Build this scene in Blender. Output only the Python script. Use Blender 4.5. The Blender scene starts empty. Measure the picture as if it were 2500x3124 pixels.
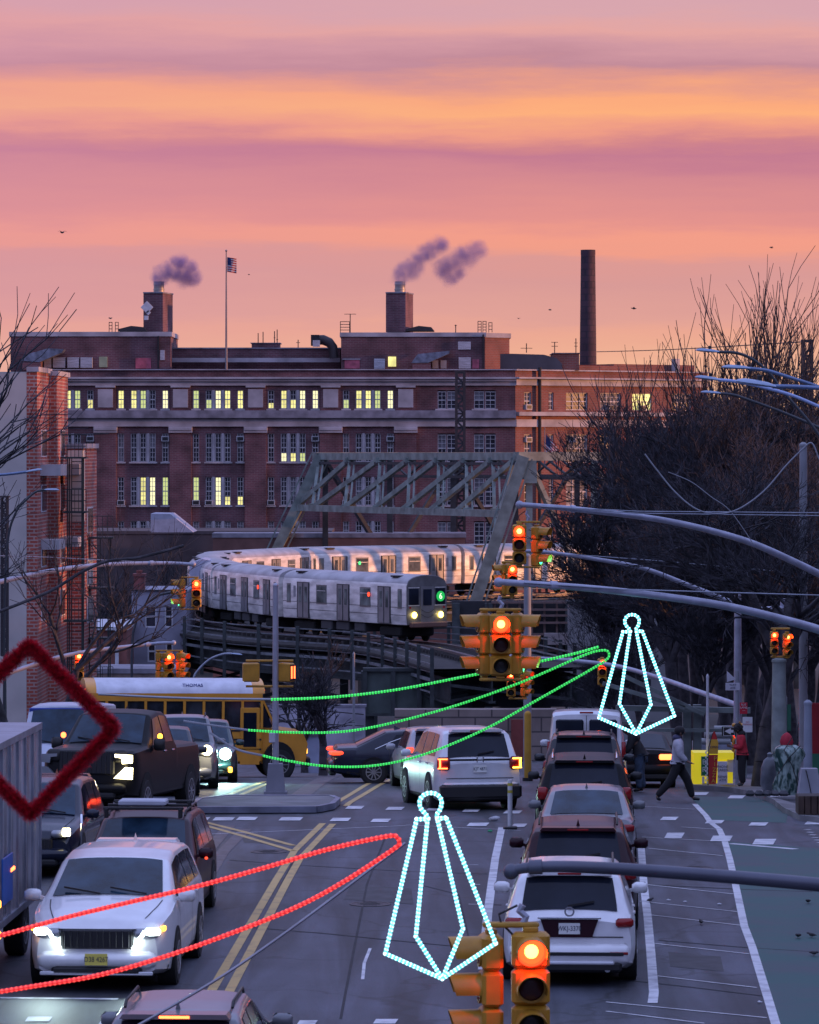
import bpy, math, random
import numpy as np
from mathutils import Vector, Matrix
random.seed(7); R = math.radians
sc = bpy.context.scene
# ------------------------------------------------------------------ camera
CZ = 7.88; F = 12000.0
cam_d = bpy.data.cameras.new('camera'); cam = bpy.data.objects.new('camera', cam_d); sc.collection.objects.link(cam)
cam_d.sensor_fit = 'HORIZONTAL'; cam_d.sensor_width = 24.0; cam_d.lens = 24.0*F/2500
cam_d.shift_x = 0.0; cam_d.shift_y = -(1562-1350)/2500.0
cam.location = (0, 0, CZ); cam.rotation_euler = (R(90), 0, 0)
cam_d.clip_start = 0.5; cam_d.clip_end = 9000
cam_d.dof.use_dof = True; cam_d.dof.focus_distance = 120.0; cam_d.dof.aperture_fstop = 8.0
sc.camera = cam
# ------------------------------------------------------------------ world: dusk sky with bands of cloud
w = bpy.data.worlds.new('World'); sc.world = w; w.use_nodes = True
nt = w.node_tree; nt.nodes.clear(); N = nt.nodes.new; L = nt.links.new
out = N('ShaderNodeOutputWorld'); bg = N('ShaderNodeBackground'); L(bg.outputs[0], out.inputs[0])
sky = N('ShaderNodeTexSky'); sky.sky_type = 'NISHITA'; sky.sun_disc = False
sky.sun_elevation = R(3.0); sky.sun_rotation = R(92.5)
skm = N('ShaderNodeMixRGB'); skm.blend_type = 'MULTIPLY'; skm.inputs[0].default_value = 1
skm.inputs[2].default_value = (.8, .7, 1.1, 1); L(sky.outputs[0], skm.inputs[1])
tc = N('ShaderNodeTexCoord'); sep = N('ShaderNodeSeparateXYZ'); L(tc.outputs['Generated'], sep.inputs[0])
def M(op, a, b=None, c=None):
    n = N('ShaderNodeMath'); n.operation = op
    for i, v in enumerate((a, b, c)):
        if v is None: continue
        if isinstance(v, (int, float)): n.inputs[i].default_value = v
        else: L(v, n.inputs[i])
    return n.outputs[0]
X, Y, Z = sep.outputs
hor = M('SQRT', M('ADD', M('MULTIPLY', X, X), M('MULTIPLY', Y, Y)))
el = M('DIVIDE', Z, M('MAXIMUM', hor, .001))
mp = N('ShaderNodeMapping'); mp.inputs['Scale'].default_value = (7, 7, 60); L(tc.outputs['Generated'], mp.inputs[0])
n1 = N('ShaderNodeTexNoise'); n1.inputs['Scale'].default_value = 1.6; n1.inputs['Detail'].default_value = 5; L(mp.outputs[0], n1.inputs[0])
mp2 = N('ShaderNodeMapping'); mp2.inputs['Scale'].default_value = (16, 16, 190); L(tc.outputs['Generated'], mp2.inputs[0])
n2 = N('ShaderNodeTexNoise'); n2.inputs['Scale'].default_value = 1.2; n2.inputs['Detail'].default_value = 6; L(mp2.outputs[0], n2.inputs[0])
mp3 = N('ShaderNodeMapping'); mp3.inputs['Scale'].default_value = (60, 60, 420); L(tc.outputs['Generated'], mp3.inputs[0])
n3 = N('ShaderNodeTexNoise'); n3.inputs['Scale'].default_value = 1.0; n3.inputs['Detail'].default_value = 8; n3.inputs['Roughness'].default_value = .7; L(mp3.outputs[0], n3.inputs[0])
warp = M('ADD', M('ADD', M('MULTIPLY', M('SUBTRACT', n1.outputs[0], .5), .012), M('MULTIPLY', M('SUBTRACT', n3.outputs[0], .5), .0045)), M('MULTIPLY', M('SUBTRACT', n2.outputs[0], .5), .007))
elw = M('ADD', el, M('ADD', warp, M('MULTIPLY', X, .012)))
ramp = N('ShaderNodeValToRGB'); L(M('DIVIDE', elw, .13), ramp.inputs[0])
def s2l(c): return tuple((v/255/12.92 if v/255 <= .04045 else ((v/255+.055)/1.055)**2.4) for v in c)
stops = [(1350,(244,190,148)),(1110,(236,178,148)),(1040,(232,168,144)),(1005,(230,164,144)),(960,(220,158,148)),(850,(212,151,148)),(795,(216,150,145)),(752,(236,154,134)),(715,(238,154,134)),(670,(224,144,138)),
 (600,(214,138,140)),(530,(206,132,141)),(465,(192,120,142)),(430,(206,130,136)),(390,(234,152,130)),(340,(248,172,122)),(295,(246,166,122)),(245,(222,150,136)),(200,(190,136,150)),(150,(204,148,158)),(90,(224,162,158)),(30,(212,162,170)),(-60,(208,158,172)),(-150,(150,112,156))]
cr = ramp.color_ramp; cr.elements[0].position = 0; cr.elements[0].color = s2l(stops[0][1])+(1,)
cr.elements[1].position = 1; cr.elements[1].color = s2l(stops[-1][1])+(1,)
for y, c in stops[1:-1]:
    e = cr.elements.new((1350-y)/12000/.13); e.color = s2l(c)+(1,)
bklo = N('ShaderNodeMapRange'); bklo.interpolation_type = 'SMOOTHSTEP'; bklo.inputs[1].default_value = .02; bklo.inputs[2].default_value = .38; L(el, bklo.inputs[0])
# away from the afterglow the horizon is mauve, higher up the sky is a blue violet
front = N('ShaderNodeMapRange'); front.inputs[1].default_value = .0; front.inputs[2].default_value = .85; L(Y, front.inputs[0])
sidem = N('ShaderNodeMapRange'); sidem.inputs[1].default_value = .03; sidem.inputs[2].default_value = -.12; sidem.inputs[3].default_value = 0; sidem.inputs[4].default_value = .34; L(X, sidem.inputs[0])
sidec = N('ShaderNodeMixRGB'); L(sidem.outputs[0], sidec.inputs[0]); L(ramp.outputs[0], sidec.inputs[1]); sidec.inputs[2].default_value = s2l((206,142,168))+(1,)
bkc = N('ShaderNodeMixRGB'); bkc.inputs[1].default_value = (.045,.04,.09,1); bkc.inputs[2].default_value = (.30,.30,.62,1); L(bklo.outputs[0], bkc.inputs[0])
back = N('ShaderNodeMixRGB'); L(bkc.outputs[0], back.inputs[1]); L(front.outputs[0], back.inputs[0]); L(sidec.outputs[0], back.inputs[2])
up = N('ShaderNodeMapRange'); up.inputs[1].default_value = .13; up.inputs[2].default_value = .55; L(el, up.inputs[0])
hi = N('ShaderNodeMixRGB'); L(up.outputs[0], hi.inputs[0]); L(back.outputs[0], hi.inputs[1]); hi.inputs[2].default_value = (.52, .62, 1.16, 1)
sks = N('ShaderNodeMixRGB'); sks.blend_type = 'MULTIPLY'; sks.inputs[0].default_value = 1; sks.inputs[2].default_value = (.09, .09, .09, 1); L(skm.outputs[0], sks.inputs[1])
fin = N('ShaderNodeMixRGB'); fin.inputs[0].default_value = .95; L(sks.outputs[0], fin.inputs[1]); L(hi.outputs[0], fin.inputs[2])
L(fin.outputs[0], bg.inputs[0]); bg.inputs[1].default_value = .96
# ------------------------------------------------------------------ sun: very low, from the right, touching only what stands high or far
sd = bpy.data.lights.new('sun', 'SUN'); sd.energy = 3.0; sd.angle = R(.6); sd.color = (1, .42, .17)
sun = bpy.data.objects.new('sun', sd); sc.collection.objects.link(sun)
az, eln = R(94.5), R(3.2)           # azimuth clockwise from +Y
dv = Vector((math.sin(az)*math.cos(eln), math.cos(az)*math.cos(eln), math.sin(eln)))
sun.rotation_euler = dv.to_track_quat('Z', 'Y').to_euler()
vs = sc.view_settings; vs.view_transform = 'Standard'; vs.look = 'None'; vs.gamma = 1; vs.exposure = 0.2; vs.use_curve_mapping = False
sc.cycles.max_bounces = 6; sc.cycles.transparent_max_bounces = 8; sc.cycles.volume_bounces = 1
sc.cycles.sample_clamp_indirect = 4; sc.cycles.volume_step_rate = 2
# ------------------------------------------------------------------ helpers
HB = [(-400,7.5),(0,7.8),(56,7.88),(72,8.03),(87,8.27),(93,8.52),(100,8.93),(107,9.33),(115,9.83),(130,11.0),(160,13.4),(222,17.5),(300,19),(4000,19)]
def hgt(D):
    for (a, ha), (b, hb) in zip(HB, HB[1:]):
        if D <= b: return ha+(hb-ha)*(D-a)/(b-a)
    return 19.0
def gz(D): return CZ-hgt(D)
def gsl(D): return (gz(D+2)-gz(D-2))/4
def P(x, y, D): return Vector(((x-1250)/F*D, D, CZ-(y-1350)/F*D))
def G(x, y):
    a, b = 40.0, 128.0
    for _ in range(40):
        m = (a+b)/2
        if 1350+F*hgt(m)/m > y: a = m
        else: b = m
    return Vector(((x-1250)/F*a, a, gz(a)))
def GX(x, D): return Vector(((x-1250)/F*D, D, gz(D)))
def link(o, parent=None):
    sc.collection.objects.link(o)
    if parent: o.parent = parent
    return o
def tag(o, label=None, cat=None, group=None, kind=None):
    for k, v in (('label', label), ('category', cat), ('group', group), ('kind', kind)):
        if v: o[k] = v
    return o
def thing(name, label, cat, loc=(0,0,0), rz=0, group=None, rx=0):
    o = bpy.data.objects.new(name, None); link(o); o.empty_display_size = .3
    o.location = loc; o.rotation_euler = (rx, 0, rz)
    return tag(o, label, cat, group)
def copy_tree(o, parent=None):
    c = o.copy(); sc.collection.objects.link(c)
    if parent: c.parent = parent
    for ch in list(o.children): copy_tree(ch, c)
    return c
class MB:
    def __init__(s, off=None): s.v = []; s.f = []; s.mi = []; s.off = Vector(off) if off else None; s.m = 0
    def add(s, vs, fs):
        n = len(s.v); s.v += [tuple(v) for v in vs]; s.f += [tuple(i+n for i in f) for f in fs]; s.mi += [s.m]*len(fs); return s
    def box(s, c, d, rz=0, top=1.0, topy=None):
        hx, hy, hz = d[0]/2, d[1]/2, d[2]/2; ty = top if topy is None else topy
        p = [(-hx,-hy,-hz),(hx,-hy,-hz),(hx,hy,-hz),(-hx,hy,-hz),(-hx*top,-hy*ty,hz),(hx*top,-hy*ty,hz),(hx*top,hy*ty,hz),(-hx*top,hy*ty,hz)]
        cs, sn = math.cos(rz), math.sin(rz)
        return s.add([(c[0]+x*cs-y*sn, c[1]+x*sn+y*cs, c[2]+z) for x, y, z in p], [(0,3,2,1),(4,5,6,7),(0,1,5,4),(1,2,6,5),(2,3,7,6),(3,0,4,7)])
    def b2(s, x0, x1, y0, y1, z0, z1): return s.box(((x0+x1)/2,(y0+y1)/2,(z0+z1)/2), (abs(x1-x0),abs(y1-y0),abs(z1-z0)))
    def bb(s, c, d, b=.02):     # box with chamfered edges
        hx, hy, hz = d[0]/2, d[1]/2, d[2]/2; b = min(b, hx*.6, hy*.6, hz*.6); vs = []
        lv = [(-hz, b), (-hz+b, 0), (hz-b, 0), (hz, b)]
        for z, i in lv:
            X_, Y_ = hx-i, hy-i; q = b
            vs += [(c[0]+x, c[1]+y, c[2]+z) for x, y in ((-X_+q,-Y_),(X_-q,-Y_),(X_,-Y_+q),(X_,Y_-q),(X_-q,Y_),(-X_+q,Y_),(-X_,Y_-q),(-X_,-Y_+q))]
        fs = [tuple(range(7,-1,-1)), tuple(range(24,32))]
        for l in range(3):
            for k in range(8): fs.append((l*8+k, l*8+(k+1)%8, l*8+8+(k+1)%8, l*8+8+k))
        return s.add(vs, fs)
    def beam(s, a, b, w, h=None, up=(0,0,1)):
        a, b = Vector(a), Vector(b); h = h or w; d = (b-a)
        if d.length < 1e-6: return s
        d.normalize(); u = Vector(up)
        if abs(d.dot(u)) > .97: u = Vector((0,1,0))
        x = d.cross(u).normalized(); z = x.cross(d).normalized()
        vs = [p+x*sx*w/2+z*sz*h/2 for p in (a, b) for sx, sz in ((-1,-1),(1,-1),(1,1),(-1,1))]
        return s.add(vs, [(0,1,2,3),(7,6,5,4),(0,4,5,1),(1,5,6,2),(2,6,7,3),(3,7,4,0)])
    def tube(s, pts, r, n=8, cap=True):
        pts = [Vector(p) for p in pts]; rr = r if isinstance(r, (list, tuple)) else [r]*len(pts); vs = []; fs = []; pu = None
        for i, p in enumerate(pts):
            d = (pts[min(i+1, len(pts)-1)]-pts[max(i-1, 0)]).normalized()
            if pu is None:
                u = Vector((0,0,1)) if abs(d.z) < .9 else Vector((1,0,0))
            else: u = pu
            x = d.cross(u).normalized(); z = x.cross(d).normalized(); pu = z
            vs += [p+(x*math.cos(2*math.pi*k/n)+z*math.sin(2*math.pi*k/n))*rr[i] for k in range(n)]
        for i in range(len(pts)-1):
            for k in range(n): fs.append((i*n+k, i*n+(k+1)%n, (i+1)*n+(k+1)%n, (i+1)*n+k))
        if cap: fs += [tuple(range(n-1,-1,-1)), tuple((len(pts)-1)*n+k for k in range(n))]
        return s.add(vs, fs)
    def lathe(s, c, prof, axis='z', n=16, arc=1.0, a0=0, cap=True):   # prof: (radius, height)
        vs = []; fs = []; m = n if arc >= 1 else n+1
        for r_, h_ in prof:
            for k in range(m):
                a = a0+2*math.pi*arc*k/n; x, y, z = r_*math.cos(a), r_*math.sin(a), h_
                if axis == 'y': x, y, z = x, h_, y
                elif axis == 'x': x, y, z = h_, x, y
                vs.append((c[0]+x, c[1]+y, c[2]+z))
        for i in range(len(prof)-1):
            for k in range(n if arc >= 1 else n): fs.append((i*m+k, i*m+(k+1)%m, (i+1)*m+(k+1)%m, (i+1)*m+k))
        if cap and arc >= 1: fs += [tuple(range(m-1,-1,-1)), tuple((len(prof)-1)*m+k for k in range(m))]
        return s.add(vs, fs)
    def sph(s, c, r, n=8, sc_=(1,1,1)):
        vs = []; fs = []; m = n//2
        for i in range(m+1):
            t = math.pi*i/m
            for k in range(n): vs.append((c[0]+r*sc_[0]*math.sin(t)*math.cos(2*math.pi*k/n), c[1]+r*sc_[1]*math.sin(t)*math.sin(2*math.pi*k/n), c[2]+r*sc_[2]*math.cos(t)))
        for i in range(m):
            for k in range(n): fs.append((i*n+k, (i+1)*n+k, (i+1)*n+(k+1)%n, i*n+(k+1)%n))
        return s.add(vs, fs)
    def prism(s, poly, y0, y1, plane='xz'):
        n = len(poly); f = (lambda a, b, t: (a, t, b)) if plane == 'xz' else ((lambda a, b, t: (a, b, t)) if plane == 'xy' else (lambda a, b, t: (t, a, b)))
        return s.add([f(a, b, y0) for a, b in poly]+[f(a, b, y1) for a, b in poly], [tuple(range(n)), tuple(range(2*n-1, n-1, -1))]+[(i, i+n, (i+1)%n+n, (i+1)%n) for i in range(n)])
    def build(s, name, mat, parent=None, smooth=None, loc=None):
        me = bpy.data.meshes.new(name); off = s.off
        v = np.array(s.v, dtype=float).reshape(-1, 3)
        if off is not None: v = v-np.array(off)
        me.from_pydata(v.tolist(), [], s.f)
        for m_ in (mat if isinstance(mat, (list, tuple)) else [mat]): me.materials.append(m_)
        if isinstance(mat, (list, tuple)): me.polygons.foreach_set('material_index', s.mi)
        if smooth is not None:
            me.polygons.foreach_set('use_smooth', [True]*len(me.polygons)); me.set_sharp_from_angle(angle=R(smooth))
        me.validate(); me.update()
        o = bpy.data.objects.new(name, me); link(o, parent)
        if loc is not None: o.location = loc
        return o
def segs_obj(name, segs, mat, parent=None, n=3, off=(0,0,0)):
    A = np.array([s[0] for s in segs], float)-np.array(off); B = np.array([s[1] for s in segs], float)-np.array(off)
    ra = np.array([s[2] for s in segs], float)[:, None]; rb = np.array([s[3] for s in segs], float)[:, None]
    d = B-A; d /= np.maximum(np.linalg.norm(d, axis=1, keepdims=True), 1e-9)
    u = np.where(np.abs(d[:, 2:3]) < .9, np.array([[0,0,1.]]), np.array([[1.,0,0]]))
    x = np.cross(d, u); x /= np.linalg.norm(x, axis=1, keepdims=True); z = np.cross(x, d)
    V = np.empty((len(segs), 2*n, 3))
    for k in range(n):
        c, s_ = math.cos(2*math.pi*k/n), math.sin(2*math.pi*k/n)
        V[:, k] = A+(x*c+z*s_)*ra; V[:, n+k] = B+(x*c+z*s_)*rb
    base = (np.arange(len(segs))*2*n)[:, None]
    q = np.array([[k, (k+1)%n, n+(k+1)%n, n+k] for k in range(n)])
    Fq = (base[:, :, None]+q[None]).reshape(-1, 4)
    me = bpy.data.meshes.new(name); me.vertices.add(V.shape[0]*2*n); me.vertices.foreach_set('co', V.reshape(-1))
    me.loops.add(Fq.size); me.loops.foreach_set('vertex_index', Fq.reshape(-1).astype(np.int32))
    me.polygons.add(len(Fq)); me.polygons.foreach_set('loop_start', (np.arange(len(Fq))*4).astype(np.int32))
    me.materials.append(mat); me.update(calc_edges=True); me.validate()
    o = bpy.data.objects.new(name, me); link(o, parent); return o
MC = {}
def mat(name, col, rough=.7, metal=0, var=.12, scale=2.0, bump=0, col2=None, lo=.35, hi_=.65, coat=0, spec=.5, stretch=None, detail=6):
    if name in MC: return MC[name]
    m = bpy.data.materials.new(name); m.use_nodes = True; t = m.node_tree; b = t.nodes['Principled BSDF']
    b.inputs['Roughness'].default_value = rough; b.inputs['Metallic'].default_value = metal
    b.inputs['Coat Weight'].default_value = coat; b.inputs['Specular IOR Level'].default_value = spec
    tcn = t.nodes.new('ShaderNodeTexCoord'); no = t.nodes.new('ShaderNodeTexNoise'); no.inputs['Scale'].default_value = scale; no.inputs['Detail'].default_value = detail
    if stretch:
        mp_ = t.nodes.new('ShaderNodeMapping'); mp_.inputs['Scale'].default_value = stretch; t.links.new(tcn.outputs['Object'], mp_.inputs[0]); t.links.new(mp_.outputs[0], no.inputs[0])
    else: t.links.new(tcn.outputs['Object'], no.inputs[0])
    mr = t.nodes.new('ShaderNodeMapRange'); mr.inputs[1].default_value = lo; mr.inputs[2].default_value = hi_; t.links.new(no.outputs[0], mr.inputs[0])
    mx = t.nodes.new('ShaderNodeMixRGB'); t.links.new(mr.outputs[0], mx.inputs[0])
    c1 = tuple(max(0, v*(1-var)) for v in col[:3])+(1,); c2 = (tuple(col2)+(1,)) if col2 else tuple(min(1, v*(1+var)) for v in col[:3])+(1,)
    mx.inputs[1].default_value = c1; mx.inputs[2].default_value = c2; t.links.new(mx.outputs[0], b.inputs['Base Color'])
    if bump:
        bp = t.nodes.new('ShaderNodeBump'); bp.inputs['Strength'].default_value = bump; bp.inputs['Distance'].default_value = .02
        t.links.new(no.outputs[0], bp.inputs['Height']); t.links.new(bp.outputs[0], b.inputs['Normal'])
    MC[name] = m; return m
def emit(name, col, st, base=(.02,.02,.02)):
    if name in MC: return MC[name]
    m = mat(name, base, rough=.4); b = m.node_tree.nodes['Principled BSDF']
    b.inputs['Emission Color'].default_value = tuple(col)+(1,); b.inputs['Emission Strength'].default_value = st
    return m
def brick(name, c1, c2, mortar, bw=.22, bh=.075, ms=.012, stain=.35):
    m = bpy.data.materials.new(name); m.use_nodes = True; t = m.node_tree; b = t.nodes['Principled BSDF']; b.inputs['Roughness'].default_value = .85
    tcn = t.nodes.new('ShaderNodeTexCoord'); sp = t.nodes.new('ShaderNodeSeparateXYZ'); t.links.new(tcn.outputs['Object'], sp.inputs[0])
    ad = t.nodes.new('ShaderNodeMath'); ad.operation = 'ADD'; t.links.new(sp.outputs[0], ad.inputs[0]); t.links.new(sp.outputs[1], ad.inputs[1])
    cb = t.nodes.new('ShaderNodeCombineXYZ'); t.links.new(ad.outputs[0], cb.inputs[0]); t.links.new(sp.outputs[2], cb.inputs[1])
    br = t.nodes.new('ShaderNodeTexBrick'); t.links.new(cb.outputs[0], br.inputs[0]); br.inputs['Scale'].default_value = 1
    br.inputs['Brick Width'].default_value = bw; br.inputs['Row Height'].default_value = bh; br.inputs['Mortar Size'].default_value = ms
    for k, c in (('Color1', c1), ('Color2', c2), ('Mortar', mortar)): br.inputs[k].default_value = tuple(c)+(1,)
    no = t.nodes.new('ShaderNodeTexNoise'); no.inputs['Scale'].default_value = .5; no.inputs['Detail'].default_value = 8; t.links.new(tcn.outputs['Object'], no.inputs[0])
    mr = t.nodes.new('ShaderNodeMapRange'); mr.inputs[1].default_value = .35; mr.inputs[2].default_value = .65; mr.inputs[3].default_value = 1-stain; mr.inputs[4].default_value = 1.15; t.links.new(no.outputs[0], mr.inputs[0])
    mu = t.nodes.new('ShaderNodeVectorMath'); mu.operation = 'SCALE'; t.links.new(br.outputs[0], mu.inputs[0]); t.links.new(mr.outputs[0], mu.inputs['Scale'])
    t.links.new(mu.outputs[0], b.inputs['Base Color']); return m
def text(name, s, size, m, parent=None, loc=(0,0,0), rot=(R(90),0,0), ext=.004, align='CENTER', sx=1.0):
    cu = bpy.data.curves.new(name, 'FONT'); cu.body = s; cu.size = size; cu.align_x = align; cu.align_y = 'CENTER'; cu.extrude = ext; cu.resolution_u = 3
    tmp = bpy.data.objects.new('tmp', cu); sc.collection.objects.link(tmp)
    me = bpy.data.meshes.new_from_object(tmp.evaluated_get(bpy.context.evaluated_depsgraph_get())); bpy.data.objects.remove(tmp)
    me.name = name; me.materials.clear(); me.materials.append(m)
    o = bpy.data.objects.new(name, me); link(o, parent); o.location = loc; o.rotation_euler = rot; o.scale = (sx,1,1); return o
def glow(name, parent, loc, col, energy, size=.05, spot=None, aim=None):
    ld = bpy.data.lights.new(name, 'SPOT' if spot else 'POINT'); ld.energy = energy; ld.color = col; ld.shadow_soft_size = size
    if spot: ld.spot_size = R(spot); ld.spot_blend = .6
    o = bpy.data.objects.new(name, ld); link(o, parent); o.location = loc
    if aim: o.rotation_euler = (Vector(aim)).to_track_quat('-Z', 'Y').to_euler()
    return o
# ------------------------------------------------------------------ ground, road markings
def asphalt():
    m = mat('asphalt', (.046,.050,.066), rough=.62, var=.2, scale=.45, bump=0); t = m.node_tree; b = t.nodes['Principled BSDF']
    tcn = t.nodes.new('ShaderNodeTexCoord'); no = t.nodes.new('ShaderNodeTexNoise'); no.inputs['Scale'].default_value = 55; no.inputs['Detail'].default_value = 4; t.links.new(tcn.outputs['Object'], no.inputs[0])
    mus = t.nodes.new('ShaderNodeTexNoise'); mus.inputs['Scale'].default_value = .9; mus.inputs['Detail'].default_value = 9; mus.inputs['Distortion'].default_value = .9
    mpn = t.nodes.new('ShaderNodeMapping'); mpn.inputs['Scale'].default_value = (1.6,.12,1); t.links.new(tcn.outputs['Object'], mpn.inputs[0]); t.links.new(mpn.outputs[0], mus.inputs[0])
    old = b.inputs['Base Color'].links[0].from_socket
    r1 = t.nodes.new('ShaderNodeMapRange'); r1.inputs[1].default_value = .3; r1.inputs[2].default_value = .7; r1.inputs[3].default_value = .55; r1.inputs[4].default_value = 1.45; t.links.new(no.outputs[0], r1.inputs[0])
    r2 = t.nodes.new('ShaderNodeMapRange'); r2.inputs[1].default_value = .35; r2.inputs[2].default_value = .65; r2.inputs[3].default_value = .42; r2.inputs[4].default_value = 1.55; t.links.new(mus.outputs[0], r2.inputs[0])
    mm = t.nodes.new('ShaderNodeMath'); mm.operation = 'MULTIPLY'; t.links.new(r1.outputs[0], mm.inputs[0]); t.links.new(r2.outputs[0], mm.inputs[1])
    # cracks
    vo = t.nodes.new('ShaderNodeTexVoronoi'); vo.feature = 'DISTANCE_TO_EDGE'; vo.inputs['Scale'].default_value = .22
    wn = t.nodes.new('ShaderNodeTexNoise'); wn.inputs['Scale'].default_value = 1.1; wn.inputs['Detail'].default_value = 5; t.links.new(tcn.outputs['Object'], wn.inputs[0])
    ml = t.nodes.new('ShaderNodeVectorMath'); ml.operation = 'MULTIPLY_ADD'; ml.inputs[1].default_value = (1.5,1.5,0); t.links.new(wn.outputs['Color'], ml.inputs[0]); t.links.new(tcn.outputs['Object'], ml.inputs[2]); t.links.new(ml.outputs[0], vo.inputs[0])
    r3 = t.nodes.new('ShaderNodeMapRange'); r3.inputs[1].default_value = .004; r3.inputs[2].default_value = .016; r3.inputs[3].default_value = .5; r3.inputs[4].default_value = 1; t.links.new(vo.outputs['Distance'], r3.inputs[0])
    m3 = t.nodes.new('ShaderNodeMath'); m3.operation = 'MULTIPLY'; t.links.new(mm.outputs[0], m3.inputs[0]); t.links.new(r3.outputs[0], m3.inputs[1])
    mu = t.nodes.new('ShaderNodeVectorMath'); mu.operation = 'SCALE'; t.links.new(old, mu.inputs[0]); t.links.new(m3.outputs[0], mu.inputs['Scale']); t.links.new(mu.outputs[0], b.inputs['Base Color'])
    bp = t.nodes.new('ShaderNodeBump'); bp.inputs['Strength'].default_value = .35; bp.inputs['Distance'].default_value = .01; t.links.new(no.outputs[0], bp.inputs['Height']); t.links.new(bp.outputs[0], b.inputs['Normal'])
    return m
ASPH = asphalt()
EARTH = mat('far_earth', (.06,.055,.05), rough=.95, var=.3, scale=.05)
WPAINT = mat('worn_white_paint', (.74,.74,.76), rough=.6, col2=(.30,.30,.33), scale=3.2, lo=.45, hi_=.75, detail=9)
YPAINT = mat('worn_yellow_paint', (.62,.42,.14), rough=.6, col2=(.30,.21,.10), scale=3.0, lo=.5, hi_=.75, detail=9)
GPAINT = mat('green_lane_paint', (.018,.095,.085), rough=.65, col2=(.05,.062,.075), scale=.7, lo=.42, hi_=.72, detail=10)
CONC = mat('concrete', (.17,.165,.17), rough=.85, var=.25, scale=1.2, bump=.2)
ys = [-300,-100,0]+list(np.arange(20,170,2.0))+[180,200,222,260,300,400,700,1500,3900]
g = MB(); xs = [-2500,-200,-40,-20,-10,0,10,20,40,200,2500]
for y in ys:
    for x in xs: g.v.append((x, y, gz(y)))
nx = len(xs)
for j in range(len(ys)-1):
    for i in range(nx-1): g.f.append((j*nx+i, j*nx+i+1, (j+1)*nx+i+1, (j+1)*nx+i)); g.mi.append(1 if ys[j] >= 222 else 0)
tag(g.build('ground', [ASPH, EARTH], smooth=60), kind='structure')
def ribbon(pts, wd, lift=.008, mb=None):
    mb = mb or MB(); vs = []; fs = []
    W = []
    for a, b in zip(pts, pts[1:]):
        a, b = Vector(a), Vector(b); n = max(1, int(abs(b.y-a.y)/1.5))
        for k in range(n): W.append(a.lerp(b, k/n))
    W.append(Vector(pts[-1]))
    for i, p in enumerate(W):
        d = W[min(i+1, len(W)-1)]-W[max(i-1, 0)]; d.z = 0; d.normalize(); q = Vector((d.y, -d.x, 0))*wd/2
        for sgn in (-1, 1):
            c = p+q*sgn; vs.append((c.x, c.y, gz(c.y)+lift))
    for i in range(len(W)-1): fs.append((2*i, 2*i+1, 2*i+3, 2*i+2))
    mb.add(vs, fs); return mb
def gp(*pp): return [G(*p) for p in pp]
def poly(pp, lift=.008, mb=None):
    mb = mb or MB(); q = [G(*p) for p in pp]
    if len(q) == 4:
        n = 12; vs = []
        for j in range(n+1):
            a, b = q[0].lerp(q[3], j/n), q[1].lerp(q[2], j/n)
            for i in range(n+1): c = a.lerp(b, i/n); vs.append((c.x, c.y, gz(c.y)+lift))
        return mb.add(vs, [(j*(n+1)+i, j*(n+1)+i+1, (j+1)*(n+1)+i+1, (j+1)*(n+1)+i) for j in range(n) for i in range(n)])
    vs = [(v.x, v.y, v.z+lift) for v in q]
    mb.add(vs, [tuple(range(len(vs)))]); return mb
y_ = MB()
for pts in ([(640,3034),(652,3014),(898,2598),(985,2513)],[(672,3068),(695,3036),(915,2622),(1016,2515)],
            [(580,2498),(740,2538),(896,2581)],[(592,2510),(742,2552),(897,2598)],
            [(1020,2456),(1161,2375)],[(1056,2460),(1194,2378)],[(693,2428),(809,2385)],[(725,2430),(830,2388)]): ribbon(gp(*pts), .145, mb=y_)
tag(y_.build('yellow_centre_lines', YPAINT), kind='structure')
wl = MB()
ribbon(gp((1532,2525),(1512,2620),(1490,2780),(1480,2890),(1474,2960)), .15, mb=wl)
ribbon(gp((1957,2580),(1965,2700),(1977,2800),(1986,2900),(1996,3030),(1992,3062)), .14, mb=wl)
ribbon(gp((2121,2454),(2168,2510),(2195,2530),(2212,2567),(2227,2620),(2272,2827),(2296,2890),(2317,2959),(2345,3050),(2375,3150)), .13, mb=wl)
for a, b in (((1978,2589),(2206,2612)),((1963,2699),(2238,2729)),((1952,2751),(2251,2783)),((1986,2793),(2264,2825)),((1997,2880),(2287,2912)),((2004,2979),(2310,3015)),((1850,3059),(2340,3107)),((1850,3087),(2150,3124)),
             ((620,2547),(1240,2520)),((1240,2518),(1590,2535)),((1960,2555),(2200,2568)),((1950,2460),(2120,2470)),((2080,2524),(2200,2532)),((0,3046),(360,3050))): ribbon(gp(a, b), .05 if a[0] > 100 else .13, mb=wl)
ribbon(gp((2230,2575),(2430,2592)), .2, mb=wl); 
for i in range(6): ribbon(gp((2455+i*8,2532+i*8),(2475+i*8,2533+i*8)), .12, mb=wl)
ribbon(gp((1430,2640),(1460,2640)), .06, mb=wl); ribbon(gp((1440,2700),(1466,2700)), .06, mb=wl); ribbon(gp((1430,2760),(1460,2761)), .06, mb=wl)
ribbon(gp((1130,2895),(1112,2940),(1107,2990)), .05, mb=wl)
tag(wl.build('white_lane_lines', WPAINT), kind='structure')
cw = MB()
def bar(x0, x1, y, hpx, sk=10):
    poly([(x0, y+hpx/2), (x1, y+hpx/2), (x1+sk, y-hpx/2), (x0+sk, y-hpx/2)], .012, cw)
for x0, x1, y in ((1053,1103,2465),(1176,1226,2468),(1410,1458,2474),(1535,1585,2479),(1300,1345,2470),(2110,2155,2423),(2220,2266,2433),(2330,2375,2428)): bar(x0, x1, y, 9)
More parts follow.
